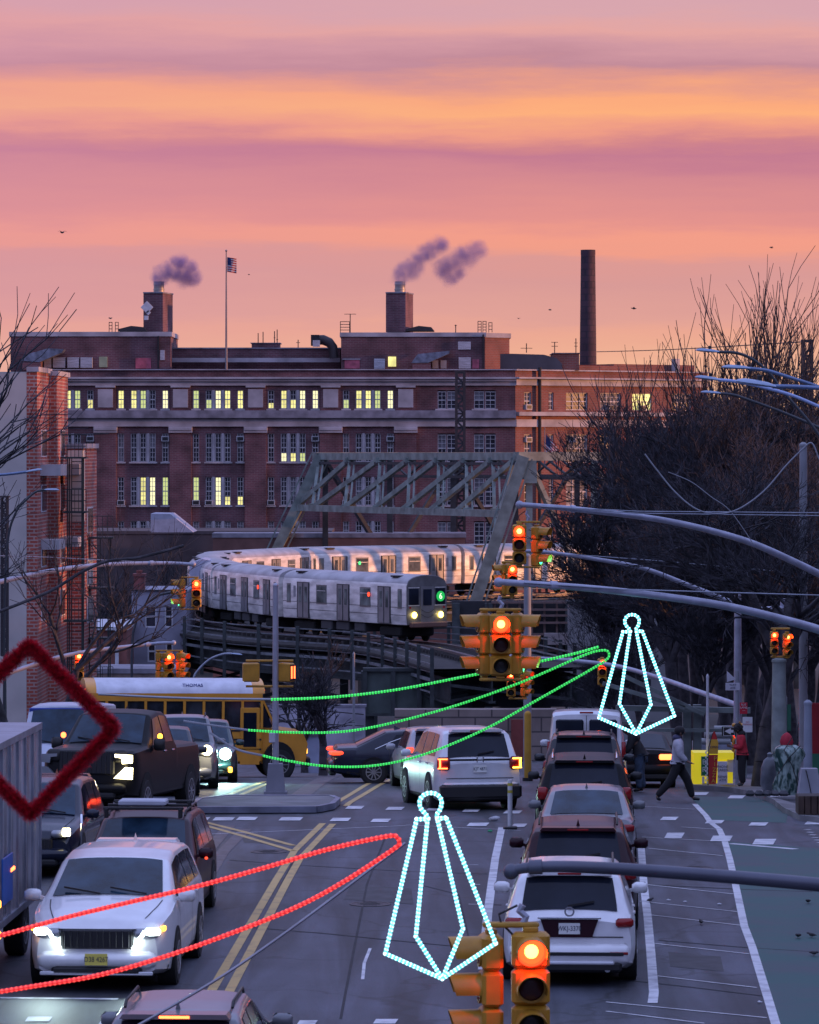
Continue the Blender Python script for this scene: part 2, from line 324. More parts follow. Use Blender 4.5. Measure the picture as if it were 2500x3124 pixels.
for x0, x1, y in ((560,632,2500),(648,708,2500),(720,778,2499),(850,916,2500),(1006,1062,2502),(1130,1184,2505),(1424,1484,2517),(1560,1600,2520),(2014,2062,2499),(2151,2202,2509),(2284,2336,2516),(2455,2520,2512)): bar(x0, x1, y, 10)
for x0, x1, y in ((2027,2080,2551),(2167,2227,2560),(2296,2360,2570)): bar(x0, x1, y, 17)
for x0, x1, y in ((76,150,3112),(1138,1206,3119),(300,370,3122),(905,960,3123)): bar(x0, x1, y, 14)
tag(cw.build('crosswalk_bars', WPAINT), kind='structure')
gl = MB(); poly([(2216,2568),(2560,2600),(2660,2700)], .004, gl)
pl = [(2231,2620),(2276,2827),(2321,2959),(2380,3150)]
pr = [(2660,2640),(2700,2827),(2740,2959),(2780,3150)]
a0 = (2216,2568); b0 = (2640,2600)
gl = MB()
for a, b, c, d in zip([a0]+pl, pl, [b0]+pr, pr): poly([a, b, d, c], .004, gl)
poly([(2105,2430),(2330,2434),(2410,2462),(2130,2458)], .004, gl); poly([(2130,2458),(2410,2462),(2400,2511),(2174,2503)], .004, gl)
tag(gl.build('green_bike_lane', GPAINT), kind='structure')
# tyre skid marks
sk = MB(); SK = mat('skid_rubber', (.03,.03,.035), rough=.5, col2=(.08,.08,.09), scale=4)
ribbon(gp((560,2700),(640,2590),(700,2520)), .26, .006, sk); ribbon(gp((600,2730),(680,2600),(750,2530)), .26, .006, sk)
ribbon(gp((905,2435),(1010,2372)), .5, .006, sk)
tag(sk.build('skid_marks', SK), kind='structure')
sk = MB(); SEAM = mat('tar_seam', (.020,.020,.024), rough=.8, var=.3)
for pts, w_ in (([(700,2625),(900,2640),(1250,2660),(1500,2668)],.05),([(760,2830),(1000,2850),(1300,2880),(1480,2896)],.06),([(1482,2760),(1530,2762)],.09),([(1970,2700),(2100,2706),(2300,2716),(2480,2722)],.10),([(900,2620),(830,2760),(760,2900),(690,3040)],.035),([(1180,2545),(1120,2700),(1080,2900),(1040,3110)],.04),([(2010,2870),(2290,2893),(2480,2905)],.06),([(1900,2990),(2100,3012),(2330,3040)],.05),([(1280,2700),(1400,2730),(1430,2860)],.03)): ribbon(gp(*pts), w_, .005, sk)
tag(sk.build('tar_seams', SEAM), kind='structure')
pt = MB()
for q4 in ([(1070,2700),(1256,2712),(1262,2760),(1050,2745)],[(740,2556),(870,2562),(860,2576),(745,2572)],[(2040,2905),(2200,2920),(2210,2965),(2046,2950)]): poly(q4, .004, pt)
tag(pt.build('asphalt_patches', mat('patch_asphalt', (.045,.045,.05), rough=.7, var=.3, scale=3)), kind='structure')
# ------------------------------------------------------------------ shared materials
GLASS = mat('dark_glass', (.014,.018,.03), rough=.08, var=.4, scale=1, spec=.22)
GLASSL = mat('reflecting_windscreen', (.016,.036,.06), rough=.12, var=.5, scale=2.2, spec=.3)
BKP = None
RUB = mat('tyre_rubber', (.018,.018,.02), rough=.8, bump=.2, scale=20)
RIM = mat('alloy', (.45,.45,.48), rough=.3, metal=.8)
BLK = mat('black_plastic', (.015,.015,.017), rough=.5)
CHR = mat('chrome', (.7,.7,.72), rough=.15, metal=1)
UNDER = mat('underbody', (.01,.01,.01), rough=.9)
REDLENS = mat('red_lens', (.28,.01,.012), rough=.2)
REDLIT = emit('tail_lamp_lit', (1,.06,.02), 2.2, (.4,.02,.02)); REDHOT = emit('brake_lamp_lit', (1,.16,.04), 5, (.4,.02,.02)); ORHOT = emit('turn_lamp_lit', (1,.55,.06), 5, (.4,.2,.02))
WHOT = emit('headlamp_white', (.85,1,1), 9, (.6,.6,.6)); YHOT = emit('headlamp_yellow', (1,.85,.45), 9, (.6,.6,.5)); GHOT = emit('headlamp_cool', (.55,1,.9), 14, (.6,.6,.6))
AMB = emit('amber_marker', (1,.4,.04), 4, (.4,.2,.02)); HLOFF = mat('clear_lamp', (.35,.37,.4), rough=.12, metal=.4)
GRN = emit('green_glow', (.05,1,.25), 1.5)
STEEL = mat('galvanised_steel', (.30,.32,.38), rough=.45, metal=.5, var=.18, scale=3)
def paint(name, c, **k): return mat(name, c, rough=.32, coat=.6, var=.06, scale=3, metal=.15, **k)
W_PEARL = paint('paint_pearl_white', (.80,.80,.81)); W_SILV = paint('paint_silver_white', (.68,.69,.72)); C_BLK = mat('paint_black', (.006,.006,.008), rough=.42, spec=.2); C_MAR = mat('paint_maroon', (.028,.006,.012), rough=.35, spec=.25, coat=.1)
C_GRY = paint('paint_grey', (.16,.165,.18)); C_DGR = mat('paint_dark_grey', (.028,.03,.036), rough=.3, spec=.35, coat=.3); C_NAVY = mat('paint_navy', (.008,.012,.03), rough=.25, spec=.35, coat=.3); C_TEAL = paint('paint_dark_teal', (.015,.04,.04)); C_SIL = paint('paint_silver', (.40,.41,.45))
def lin(tab, x):
    if x <= tab[0][0]: return tab[0][1]
    for (a, va), (b, vb) in zip(tab, tab[1:]):
        if x <= b:
            return va+(vb-va)*(x-a)/(b-a) if b > a else vb
    return tab[-1][1]
class Car:
    """Body skin from cross-sections; local +y is forward, origin on the ground at mid length."""
    def __init__(s, L_=4.8, W=1.92, H=1.72, kind='suv', hood=1.05, belt=1.02, R_=.36, lift=0.0, cowl=None, wtop=None, wb=2.85, nose=.8):
        s.L, s.W, s.H, s.kind, s.R, s.lift, s.wb = L_, W, H, kind, R_, lift, wb
        h = L_/2; s.h = h; s.belt = belt
        s.cowl = cowl if cowl is not None else h-1.25; s.wtop = wtop if wtop is not None else s.cowl-.85
        if kind == 'suv':
            s.rtop, s.rbase, deck = -h+.42, -h+.12, belt+.02
            T = [(-h, deck-.12), (s.rbase, deck), (s.rtop, H-.1), (-h+.62, H-.05), (-h+1.2, H-.015), (-.2, H), (s.wtop, H-.07), (s.cowl, hood+.05), (h-.5, hood-.06), (h-.15, hood-.16), (h, hood-.3*1)]
        elif kind == 'van':
            s.rtop, s.rbase, deck = -h+.12, -h+.04, belt+.02
            T = [(-h, deck), (s.rbase, deck+.02), (s.rtop, H-.12), (-h+.3, H-.03), (0, H), (s.wtop, H-.08), (s.cowl, hood+.05), (h-.4, hood-.05), (h-.1, hood-.15), (h, hood-.3)]
        elif kind == 'pickup':
            s.rtop, s.rbase, deck = -.55, -.72, belt
            T = [(-h, belt-.02), (-.75, belt), (s.rbase, belt+.02), (s.rtop, H-.1), (-.35, H-.03), (.1, H), (s.wtop, H-.07), (s.cowl, hood+.04), (h-.3, hood-.02), (h-.06, hood-.08), (h, hood-.25)]
        else:
            s.rtop, s.rbase, deck = -h+1.45, -h+.62, belt+.06
            T = [(-h, deck-.12), (-h+.1, deck-.01), (s.rbase, deck+.02), (s.rtop, H-.06), (-.45, H-.01), (0, H), (s.wtop, H-.06), (s.cowl, hood+.03), (h-.6, hood-.05), (h-.15, hood-.16), (h, hood-.3)]
        s.T = T
        s.nose = nose
    def zt(s, y): return lin(s.T, y)+s.lift
    def hoodz(s, y): return s.zt(y)+.004
    def wbw(s, y):
        d = min(y+s.h, .55)/.55; f = min(s.h-y, s.nose)/s.nose
        return s.W/2*(1-.07*(1-d)**2-.17*(1-f)**2)
    def sec(s, y):
        l = s.lift; zt = s.zt(y); zl = min(s.belt+l, zt-.07); b = s.wbw(y); fr = max(0, (zt-zl-.07)/max(.1, s.H+l-zl-.07))
        wr = b*(.90-.15*fr) if s.kind != 'van' else b*(.93-.08*fr); zs = .20+l+.10*max(0, 1-(y+s.h)/.6)+.06*max(0, 1-(s.h-y)/.6)
        g_ = min(1, fr*3)
        return [(0,zs),(b*.86,zs),(b*.96,zs+.06),(b*.99,zs+.22),(b,zs+.45*(zl-zs)),(b*.99,zl-.14),(b*.955,zl),(b*.955+(wr-b*.955)*.5,zl+(zt-.05-zl)*.52),(wr,zt-.055*(.5+.5*g_)),(wr*.93,zt-.012),(wr*.6,zt+.018),(wr*.3,zt+.026),(0,zt+.028)]
    def surf(s, y, i):
        c = s.sec(y); k = int(min(i, len(c)-1.0001)); t = i-k; a, b = c[k], c[k+1]
        return Vector((a[0]+(b[0]-a[0])*t, y, a[1]+(b[1]-a[1])*t))
    def stations(s):
        st = {round(t[0], 3) for t in s.T}; y = -s.h
        while y < s.h: st.add(round(y, 3)); y += .12
        for k in range(6): st.add(round(s.h-k*.04, 3)); st.add(round(-s.h+k*.05, 3))
        st = sorted(st); o = [st[0]]
        for v in st[1:]:
            if v-o[-1] > .012: o.append(v)
        return o
    def body(s, m, parent):
        mb = MB(); st = s.stations(); n = 13; m2 = 2*n-2
        for y in st:
            c = s.sec(y); ring = [(x, y, z) for x, z in c]+[(-x, y, z) for x, z in c[-2:0:-1]]
            mb.v += ring
        for j in range(len(st)-1):
            for k in range(m2): mb.f.append((j*m2+k, j*m2+(k+1)%m2, (j+1)*m2+(k+1)%m2, (j+1)*m2+k))
        mb.f.append(tuple(range(m2-1, -1, -1))); mb.f.append(tuple((len(st)-1)*m2+k for k in range(m2)))
        mb.mi = [0]*len(mb.f)
        return mb.build('body', m, parent, smooth=38)
    def patch(s, corners, side=1, off=.012, nu=8, nv=4, mb=None, back=0):
        """corners: (y,i) at (u0v0),(u1v0),(u1v1),(u0v1)"""
        mb = mb or MB(); (a, b, c, d) = corners; vs = []
        for u in range(nu+1):
            for v in range(nv+1):
                U, V = u/nu, v/nv
                y = (a[0]*(1-U)+b[0]*U)*(1-V)+(d[0]*(1-U)+c[0]*U)*V; i = (a[1]*(1-U)+b[1]*U)*(1-V)+(d[1]*(1-U)+c[1]*U)*V
                full = i; mir = 1
                if i > 12: i = 24-i; mir = -1
                p = s.surf(y, i); e = .01
                t1 = s.surf(y+e, i)-s.surf(y-e, i); ii = min(i+.05, 11.99); t2 = s.surf(y, ii)-s.surf(y, ii-.1)
                nrm = t1.cross(t2).normalized()
                if nrm.x < 0 and i < 11: nrm = -nrm
                if i >= 11 and nrm.z < 0: nrm = -nrm
                q = p+nrm*off; q.x *= mir*side; vs.append(q)
        fs = [(u*(nv+1)+v, (u+1)*(nv+1)+v, (u+1)*(nv+1)+v+1, u*(nv+1)+v+1) for u in range(nu) for v in range(nv)]
        mb.add(vs, fs); return mb
    def roofpatch(s, y0, y1, i0, i1, off=.012):  # symmetrical patch crossing the centre line
        return s.patch([(y0, i0), (y1, i1), (y1, 24-i1), (y0, 24-i0)], 1, off, nu=6, nv=16)
    def rear_z(s): return s.belt+s.lift
def wheel_obj(p, x, y, Rr, wdt, rimm=None, hub=.62):
    mb = MB(); mb.lathe((0,0,0), [(Rr*.62,-wdt/2),(Rr*.93,-wdt/2),(Rr,-wdt/2+.03),(Rr,wdt/2-.03),(Rr*.93,wdt/2),(Rr*.62,wdt/2)], 'x', 22)
    o = mb.build('wheel', RUB, p, smooth=40); o.location = (x, y, Rr)
    sg = 1 if x > 0 else -1; r_ = MB(); r_.lathe((0,0,0), [(Rr*.64, sg*(wdt/2-.05)),(Rr*.64, sg*(wdt/2+.004)),(Rr*.58, sg*(wdt/2+.004)),(Rr*.56, sg*(wdt/2-.04))], 'x', 22, cap=False)
    for k in range(10):
        a = 2*math.pi*k/10; r_.beam((sg*(wdt/2-.015), 0, 0), (sg*(wdt/2-.015), math.cos(a)*Rr*.6, math.sin(a)*Rr*.6), .03, .035, up=(1,0,0))
    r_.lathe((0,0,0), [(.06, sg*(wdt/2-.05)),(.06, sg*(wdt/2+.01))], 'x', 10)
    r_.build('rim', rimm or RIM, o, smooth=40)
    return o
PLATE_W = mat('plate_white', (.75,.76,.72), rough=.4); PLATE_Y = mat('plate_yellow', (.72,.62,.12), rough=.4); INK = mat('plate_ink', (.02,.02,.06), rough=.5)
def plate(c, parent, y, z, txt, m=PLATE_W, front=False, ink=INK, w_=.31):
    sg = 1 if front else -1
    mb = MB(); mb.bb((0,0,0), (w_,.012,.16), .004); o = mb.build('license_plate', m, parent); o.location = (0, y, z)
    text('plate_number', txt, .1, ink, o, (0, sg*.008, 0), (R(90), 0, R(180) if front else 0), .002, sx=.82)
    return o
def mkcar(name, label, cat, car, m, lamps='off', rails=False, fin=True, mirrors=True, group=None, spoiler=True, rimm=None, glass=None, front=None):
    t = thing(name, label, cat, group=group); h, l = car.h, car.lift; gls = glass or GLASS
    car.body(m, t)
    k = car.kind
    # glazing
    zt_ = car
    car.roofpatch(car.cowl-.03, car.wtop+.04, 9.2, 9.2, .014).build('windshield', GLASSL if front else gls, t, smooth=60)
    if k != 'pickup':
        if k == 'van':
            for sg in (1, -1):
                mb = MB(); b = car.wbw(-h)*.86; z0, z1 = car.belt+.12, car.H-.22
                mb.bb((sg*b*.52, -h+.03, (z0+z1)/2), (b*.86, .12, z1-z0), .05); mb.build('rear_window', gls, t)
        else: car.roofpatch(car.rtop-.015, car.rbase+.015, 9.3, 9.3, .014).build('rear_window', gls, t, smooth=60)
    else: car.roofpatch(car.rtop, car.rbase+.02, 9.3, 9.3, .014).build('rear_window', gls, t, smooth=60)
    y0 = car.rtop+(.12 if k != 'pickup' else .1); y1 = car.wtop; cw_ = car.cowl
    n = 3 if k in ('suv',) else 2
    cuts = {'suv': [(y0-.05, y0+.62), (y0+.70, y0+1.5), (y0+1.58, None)], 'sedan': [(y0-.1, y0+.85), (y0+.93, None)], 'pickup': [(y0, y0+.62), (y0+.7, None)], 'van': [(y1-1.1, None)]}[k]
    for sg in (1, -1):
        for a, b in cuts:
            if b is None:
                mb = car.patch([(a, 6.25), (cw_-.22, 6.25), (y1-.02, 7.85), (a, 7.85)], sg, .010, 8, 4)
            else: mb = car.patch([(a+(.12 if a < y0 and k=='suv' else (.0)), 6.25), (b, 6.25), (b, 7.85), (a+(.25 if a < y0 else 0), 7.85)], sg, .010, 5, 4)
            mb.build('side_window', gls, t, smooth=60)
    # wheels and arches
    for sg in (1, -1):
        for y in (car.wb/2, -car.wb/2):
            yy = y+.05; wx = car.W/2-.115
            ar = MB(); ar.lathe((sg*(car.W/2-.115), yy, car.R+.02+l*.3), [(car.R*1.13, -.13), (car.R*1.13, .123 if sg > 0 else .13)], 'x', 24)
            if sg < 0: ar = MB(); ar.lathe((-(car.W/2-.115), yy, car.R+.02+l*.3), [(car.R*1.13, .13), (car.R*1.13, -.123)], 'x', 24)
            ar.build('wheel_arch', UNDER, t, smooth=40)
            wheel_obj(t, sg*(wx+.015), yy, car.R, .24, rimm)
    mb = MB(); mb.bb((0, 0, .26+l), (car.W*.8, car.L*.9, .2), .05); mb.build('underbody', UNDER, t)
    # shut lines and handles
    if k != 'van' or front:
        ds = {'suv': (cw_-.30, y0+1.55, y0+.66), 'sedan': (cw_-.32, y0+.9, y0-.05), 'pickup': (cw_-.3, y0+.66, y0-.02), 'van': (cw_-.3, y1-1.15)}[k]
        for sg in (1, -1):
            for yy in ds: car.patch([(yy,2.6),(yy+.014,2.6),(yy+.014,6.1),(yy,6.1)], sg, .005, 1, 8).build('shut_line', BLK, t)
            for yy in ds[1:3]:
                p_ = car.surf(yy+.16, 5.35); q = MB(); q.bb((sg*(p_.x+.012), yy+.16, p_.z), (.03,.17,.035), .01); q.build('door_handle', CHR if k == 'pickup' else m, t)
            car.patch([(-h+.35,1.6),(h-.4,1.6),(h-.4,2.35),(-h+.35,2.35)], sg, .006, 12, 2).build('sill_trim', BLK, t)
    # mirrors
    if mirrors:
        for sg in (1, -1):
            b = car.wbw(cw_)*.95; zz = car.belt+l+.06; mb = MB(); S = 1.5 if k == 'pickup' else 1
            mb.bb((sg*(b+.14), cw_-.28, zz+.02), (.24, .13, .17*S), .05); mb.beam((sg*(b-.06), cw_-.26, zz-.04), (sg*(b+.08), cw_-.28, zz), .05)
            mb.build('side_mirror', m if m not in (C_BLK,) else BLK, t, smooth=50)
    if rails:
        for sg in (1, -1):
            xr = sg*car.wbw(0)*.66; mb = MB(); zz = car.H+l
            mb.tube([(xr, -h+.75, zz-.01), (xr, -h+.85, zz+.05), (xr, y1-.2, zz+.05), (xr, y1-.08, zz-.02)], .018, 6); mb.build('roof_rail', BLK if rails is True else CHR, t, smooth=50)
    if fin and k != 'van':
        mb = MB(); yf = car.rtop+.35; mb.add([(-.03,yf-.1,car.H+l-.02),(.03,yf-.1,car.H+l-.02),(0,yf+.14,car.H+l-.02),(0,yf-.1,car.H+l+.09)], [(0,2,1),(0,1,3),(1,2,3),(2,0,3)]); mb.build('antenna_fin', m, t)
    # back: bumper, lamps, spoiler
    bz = .52+l; b = car.wbw(-h)
    mb = MB(); mb.bb((0, -h-.02, bz-.04), (b*1.94, .22, .30), .06); mb.build('rear_bumper', m if k in ('sedan','van') else m, t, smooth=50)
    mb = MB(); mb.bb((0, -h-.035, bz-.22), (b*1.7, .2, .16), .04); mb.build('rear_valance', BLK, t)
    if spoiler and k == 'suv':
        mb = MB(); zz = car.H+l-.055; mb.prism([(-.62,zz-.02),(.62,zz-.02),(.58,zz+.035),(-.58,zz+.035)], car.rtop-.16, car.rtop+.15); mb.build('spoiler', m, t)
        mb = MB(); mb.bb((0, car.rtop-.165, zz+.005), (.34,.02,.028), .004); mb.build('high_brake_lamp', REDHOT if lamps in ('brake','chmsl') else REDLENS, t)
        mb = MB(); zc = car.surf(car.rbase+.03, 11).z; mb.beam((-.02, car.rbase-.02, zc+.03), (.36, car.rbase+.03, zc+.09), .02, .03); mb.build('wiper', BLK, t)
    if k == 'suv' and not front:
        q = MB(); q.b2(-.78,.78,-h-.012,-h+.02,.715+l,.728+l); q.build('tailgate_line', BLK, t)
        q = MB(); q.bb((0,-h-.14,bz-.03), (b*1.75,.02,.05), .008); q.build('bumper_step', BLK, t)
    lm = {'off': REDLENS, 'lit': REDLIT, 'brake': REDHOT, 'chmsl': REDLENS}[lamps if lamps in ('lit','brake','chmsl') else 'off']
    return t
def vehicle_at(t, car, px, D, anchor, slope, away=True):
    f = Vector((slope, 1 if away else -1, 0)).normalized() if isinstance(slope, float) else Vector(slope).normalized()
    a = GX(px, D); s_ = car.L/2 if hasattr(car, 'L') else car/2
    c = a+f*(s_ if anchor == 'rear' else -s_); D_ = c.y
    c.z = gz(D_); t.location = c
    rz = math.atan2(-f.x, f.y); dz = (gz(D_+1.5*f.y)-gz(D_-1.5*f.y))/3.0
    t.rotation_euler = (math.atan(dz), 0, rz); return t
def lampbox(t, name, m, x, y, z, d, b=.02, rz=0):
    mb = MB(); mb.bb((0,0,0), d, b); o = mb.build(name, m, t, smooth=50); o.location = (x, y, z); o.rotation_euler = (0,0,rz); return o
RS = .047
# --- queue on the right, seen from behind
c1 = Car(4.75, 1.93, 1.66, 'suv', belt=1.03, hood=1.0, R_=.37)
t = mkcar('parked_car', 'pearl white crossover with curved rear window, last in the queue, behind the lowest traffic signal', 'car', c1, W_PEARL, 'off', rails=True, group='cars queuing in the right-hand lane')
for sg in (1, -1):
    lampbox(t, 'tail_lamp', REDLENS, sg*.80, -c1.h-.005, .93, (.26,.10,.13), .03, sg*.25); lampbox(t, 'reflector', REDLENS, sg*.72, -c1.h-.13, .50, (.26,.02,.04), .008)
    mb = MB(); mb.lathe((sg*.55, -c1.h-.05, .27), [(.045,-.08),(.045,.08)], 'y', 10); mb.build('exhaust', CHR, t)
mb = MB(); mb.prism([(-.42,.98),(.42,.98),(.33,.72),(-.33,.72)], -c1.h-.03, -c1.h+.02); mb.build('plate_recess', C_MAR, t)
mb = MB(); mb.bb((0,-c1.h-.04,1.0), (.92,.05,.035), .01); mb.build('garnish', CHR, t)
mb = MB(); mb.lathe((0,-c1.h-.03,1.09), [(.075,-.012),(.075,.012),(.05,.012),(.05,-.012)], 'y', 16, cap=False); mb.build('badge', CHR, t, smooth=40)
plate(c1, t, -c1.h-.045, .845, 'WKJ-3370')
mb = MB(); mb.bb((0,-c1.h-.13,.36), (1.3,.06,.05), .02); mb.build('bumper_trim', W_SILV, t)
vehicle_at(t, c1, 1738, 57.0, 'rear', RS)
c2 = Car(4.7, 1.92, 1.73, 'suv', belt=1.12, hood=1.08, R_=.37)
t = mkcar('parked_car', 'dark maroon sport utility car, second from the back of the right-hand queue', 'car', c2, C_MAR, 'off', rails=True, group='cars queuing in the right-hand lane')
for sg in (1, -1): lampbox(t, 'tail_lamp', REDLENS, sg*.82, -c2.h-.0, 1.0, (.24,.12,.2), .03, sg*.25)
plate(c2, t, -c2.h-.02, .86, 'HPL-2094'); vehicle_at(t, c2, 1764, 63.4, 'rear', RS)
c3 = Car(4.85, 1.86, 1.46, 'sedan', belt=.93, hood=.92, R_=.34)
t = mkcar('parked_car', 'grey sedan with bright reflections in its rear window, third in the right-hand queue', 'car', c3, C_GRY, 'lit', group='cars queuing in the right-hand lane', glass=GLASSL)
for sg in (1, -1): lampbox(t, 'tail_lamp', REDLENS, sg*.72, -c3.h-.01, .82, (.36,.1,.14), .03, sg*.2)
plate(c3, t, -c3.h-.03, .74, 'JFT-6812'); vehicle_at(t, c3, 1790, 73.8, 'rear', RS)
c4 = Car(5.0, 2.0, 1.68, 'suv', belt=1.05, hood=1.05, R_=.38)
t = mkcar('parked_car', 'black sport utility car with wide dark rear window, fourth in the right-hand queue', 'car', c4, C_BLK, 'lit', rails='c', group='cars queuing in the right-hand lane')
for sg in (1, -1): lampbox(t, 'tail_lamp', REDLENS, sg*.85, -c4.h-.0, 1.0, (.2,.12,.26), .03, sg*.25)
plate(c4, t, -c4.h-.02, .82, 'GBR-4471'); vehicle_at(t, c4, 1784, 80.2, 'rear', RS)
c5 = Car(4.6, 1.88, 1.78, 'suv', belt=1.08, hood=1.05, R_=.36)
t = mkcar('parked_car', 'charcoal car with raised roof bars, just behind the white van in the right-hand queue', 'car', c5, C_DGR, 'lit', rails=True, group='cars queuing in the right-hand lane')
for sg in (1, -1): lampbox(t, 'tail_lamp', REDLENS, sg*.8, -c5.h-.0, 1.05, (.2,.12,.3), .03, sg*.25)
vehicle_at(t, c5, 1782, 87.6, 'rear', RS)
c6 = Car(5.6, 2.02, 2.12, 'van', belt=1.15, hood=1.15, R_=.37, cowl=2.0, wtop=1.3, wb=3.5)
t = mkcar('white_van', 'white passenger van with two square rear windows at the head of the right-hand queue', 'van', c6, W_SILV, 'lit', group='cars queuing in the right-hand lane')
for sg in (1, -1): lampbox(t, 'tail_lamp', REDLENS, sg*.93, -c6.h-.01, 1.15, (.1,.06,.4), .02)
lampbox(t, 'high_brake_lamp', REDLENS, 0, -c6.h+.08, 2.07, (.34,.04,.05), .01)
mb = MB(); mb.b2(-.008,.008,-c6.h-.012,-c6.h+.03,.5,2.0); mb.build('door_seam', BLK, t)
vehicle_at(t, c6, 1790, 98.5, 'rear', RS)
# --- white SUV crossing, black sedan and silver car beyond
c7 = Car(4.85, 2.0, 1.84, 'suv', belt=1.13, hood=1.12, R_=.39)
t = mkcar('moving_car', 'white sport utility car driving away through the crossing, one tail lamp orange', 'car', c7, W_SILV, 'lit', fin=False)
for sg, mm in ((-1, REDHOT), (1, ORHOT)):
    o = lampbox(t, 'tail_lamp', REDLENS, sg*.84, -c7.h+.02, 1.06, (.30,.16,.30), .05, sg*.3)
    mb = MB(); mb.b2(-.12,.10,-.03,0,.09,.12); mb.b2(.07*sg-.02,.07*sg+.02,-.03,0,-.1,.12) ; mb.b2(-.12,.10,-.03,0,-.12,-.09)
    q = mb.build('lamp_element', mm, o); q.location = (0,-.075,0)
    lampbox(t, 'bumper_lamp', REDLIT, sg*.78, -c7.h-.14, .52, (.14,.02,.07), .01)
mb = MB(); mb.bb((0,-c7.h-.05,.42), (1.9,.24,.34), .06); mb.build('lower_bumper', BLK, t)
mb = MB(); mb.bb((0,-c7.h-.012,1.14), (1.5,.04,.05), .01); mb.build('tailgate_bar', BLK, t)
mb = MB(); mb.bb((-.07,-c7.h-.04,1.145), (.025,.02,.13), .004); mb.bb((.07,-c7.h-.04,1.145), (.025,.02,.13), .004); mb.bb((0,-c7.h-.04,1.145), (.13,.018,.025), .004); mb.build('badge', CHR, t)
plate(c7, t, -c7.h-.03, .93, 'KJT 4871'); vehicle_at(t, c7, 1466, 89.6, 'rear', -.19)
c8 = Car(4.95, 1.86, 1.50, 'sedan', belt=.95, hood=.93, R_=.35)
t = mkcar('moving_car', 'black sedan seen side-on crossing the far side of the junction', 'car', c8, C_NAVY, 'lit', fin=True)
for sg in (1, -1): lampbox(t, 'tail_lamp', REDLIT, sg*.80, -c8.h+.06, .86, (.3,.36,.11), .04, sg*.35)
mb = MB()
for sg in (1, -1):
    mb.tube([c8.surf(-1.35, 6.2)*1, c8.surf(-.9, 7.0), c8.surf(-.2, 8.05), c8.surf(.6, 8.05), c8.surf(1.1, 7.0)] if sg > 0 else [Vector((-v.x, v.y, v.z)) for v in (c8.surf(-1.35, 6.2), c8.surf(-.9, 7.0), c8.surf(-.2, 8.05), c8.surf(.6, 8.05), c8.surf(1.1, 7.0))], .014, 6)
mb.build('window_trim', CHR, t); vehicle_at(t, c8, 1014, 110.0, 'rear', (.995,.07,0))
t.rotation_euler[0] = -.02
c9 = Car(4.6, 1.85, 1.62, 'suv', belt=1.0, hood=1.0)
t = mkcar('moving_car', 'silver hatchback half hidden behind the white sport utility car', 'car', c9, C_SIL, 'lit')
for sg in (1, -1): lampbox(t, 'tail_lamp', REDLIT, sg*.8, -c9.h, 1.0, (.2,.12,.24), .03)
vehicle_at(t, c9, 1345, 103.0, 'rear', -.10)
c10 = Car(4.7, 1.85, 1.45, 'sedan', belt=.93, hood=.92)
t = mkcar('moving_car', 'dark sedan with lit tail lamps beside the two pedestrians', 'car', c10, C_BLK, 'lit')
for sg in (1, -1): lampbox(t, 'tail_lamp', REDHOT, sg*.68, -c10.h-.01, .82, (.42,.1,.15), .03, sg*.2)
vehicle_at(t, c10, 1958, 104.5, 'rear', .02)
# --- foreground car cut by the bottom edge
c11 = Car(4.3, 1.84, 1.50, 'suv', belt=.98, hood=.98, R_=.34)
t = mkcar('moving_car', 'grey hatchback with black roof rails and lit high brake lamp at the bottom edge', 'car', c11, C_GRY, 'chmsl', rails=True)
for sg in (1, -1): lampbox(t, 'tail_lamp', REDLIT, sg*.82, -c11.h+.06, 1.02, (.18,.3,.2), .04, sg*.2)
vehicle_at(t, c11, 524, 43.6, 'rear', RS)
# --- oncoming cars
def face(t, c, lamp, *a_, **k_):
    q = MB(); z_ = c.surf(c.cowl-.02, 11).z
    for x in (-.55, .1): q.beam((x, c.cowl+.03, z_+.03), (x+.52, c.cowl-.12, z_+.10), .02, .025)
    q.build('wiper', BLK, t)
    for sg in (1,-1): c.patch([(c.cowl+.08, 9.15),(c.h-.22, 9.45),(c.h-.22, 9.50),(c.cowl+.08, 9.20)], sg, .006, 10, 1).build('shut_line', BLK, t)
    q = MB(); q.b2(-c.wbw(c.h-.1)*.7, c.wbw(c.h-.1)*.7, c.h-.05, c.h+.012, c.hoodz(c.h-.03), c.hoodz(c.h-.03)+.012); q.build('shut_line', BLK, t)
    face_(t, c, lamp, *a_, **k_)
def face_(t, c, lamp, gr=BLK, drl=None, grz=.62, grh=.26, grw=.95, hz=.82, hw=.34, hh=.14):
    h, l = c.h, c.lift; b = c.wbw(h)
    mb = MB(); mb.bb((0,h+.005,grz+l), (grw,.09,grh), .03); g_ = mb.build('grille', gr, t)
    mb = MB()
    for k in range(11): mb.bb(((k-5)*grw/11.5, h+.055, grz+l), (.02,.02,grh*.9), .004)
    mb.build('grille_bars', mat('grille_grey', (.06,.06,.07), rough=.3, metal=.6), g_)
    mb = MB(); mb.bb((0,h-.02,.44+l), (b*1.98,.26,.24), .07); mb.build('front_bumper', next(c_ for c_ in t.children if c_.name.startswith('body')).data.materials[0], t, smooth=50)
    mb = MB(); mb.bb((0,h+.02,.30+l), (b*1.5,.2,.14), .04); mb.build('lower_grille', BLK, t)
    for sg in (1, -1):
        lampbox(t, 'headlight', lamp, sg*(b-.16), h-.05, hz+l, (hw,.22,hh), .04, -sg*.28)
c12 = Car(5.15, 1.99, 1.69, 'suv', belt=1.10, hood=1.12, R_=.37, cowl=1.45, wtop=.45, wb=3.05)
t = mkcar('white_minivan', 'white minivan coming towards the camera with white angled running lights and yellow plate', 'minivan', c12, W_PEARL, 'off', front=True)
face(t, c12, HLOFF, grz=.73, grh=.27, grw=1.0, hz=.80)
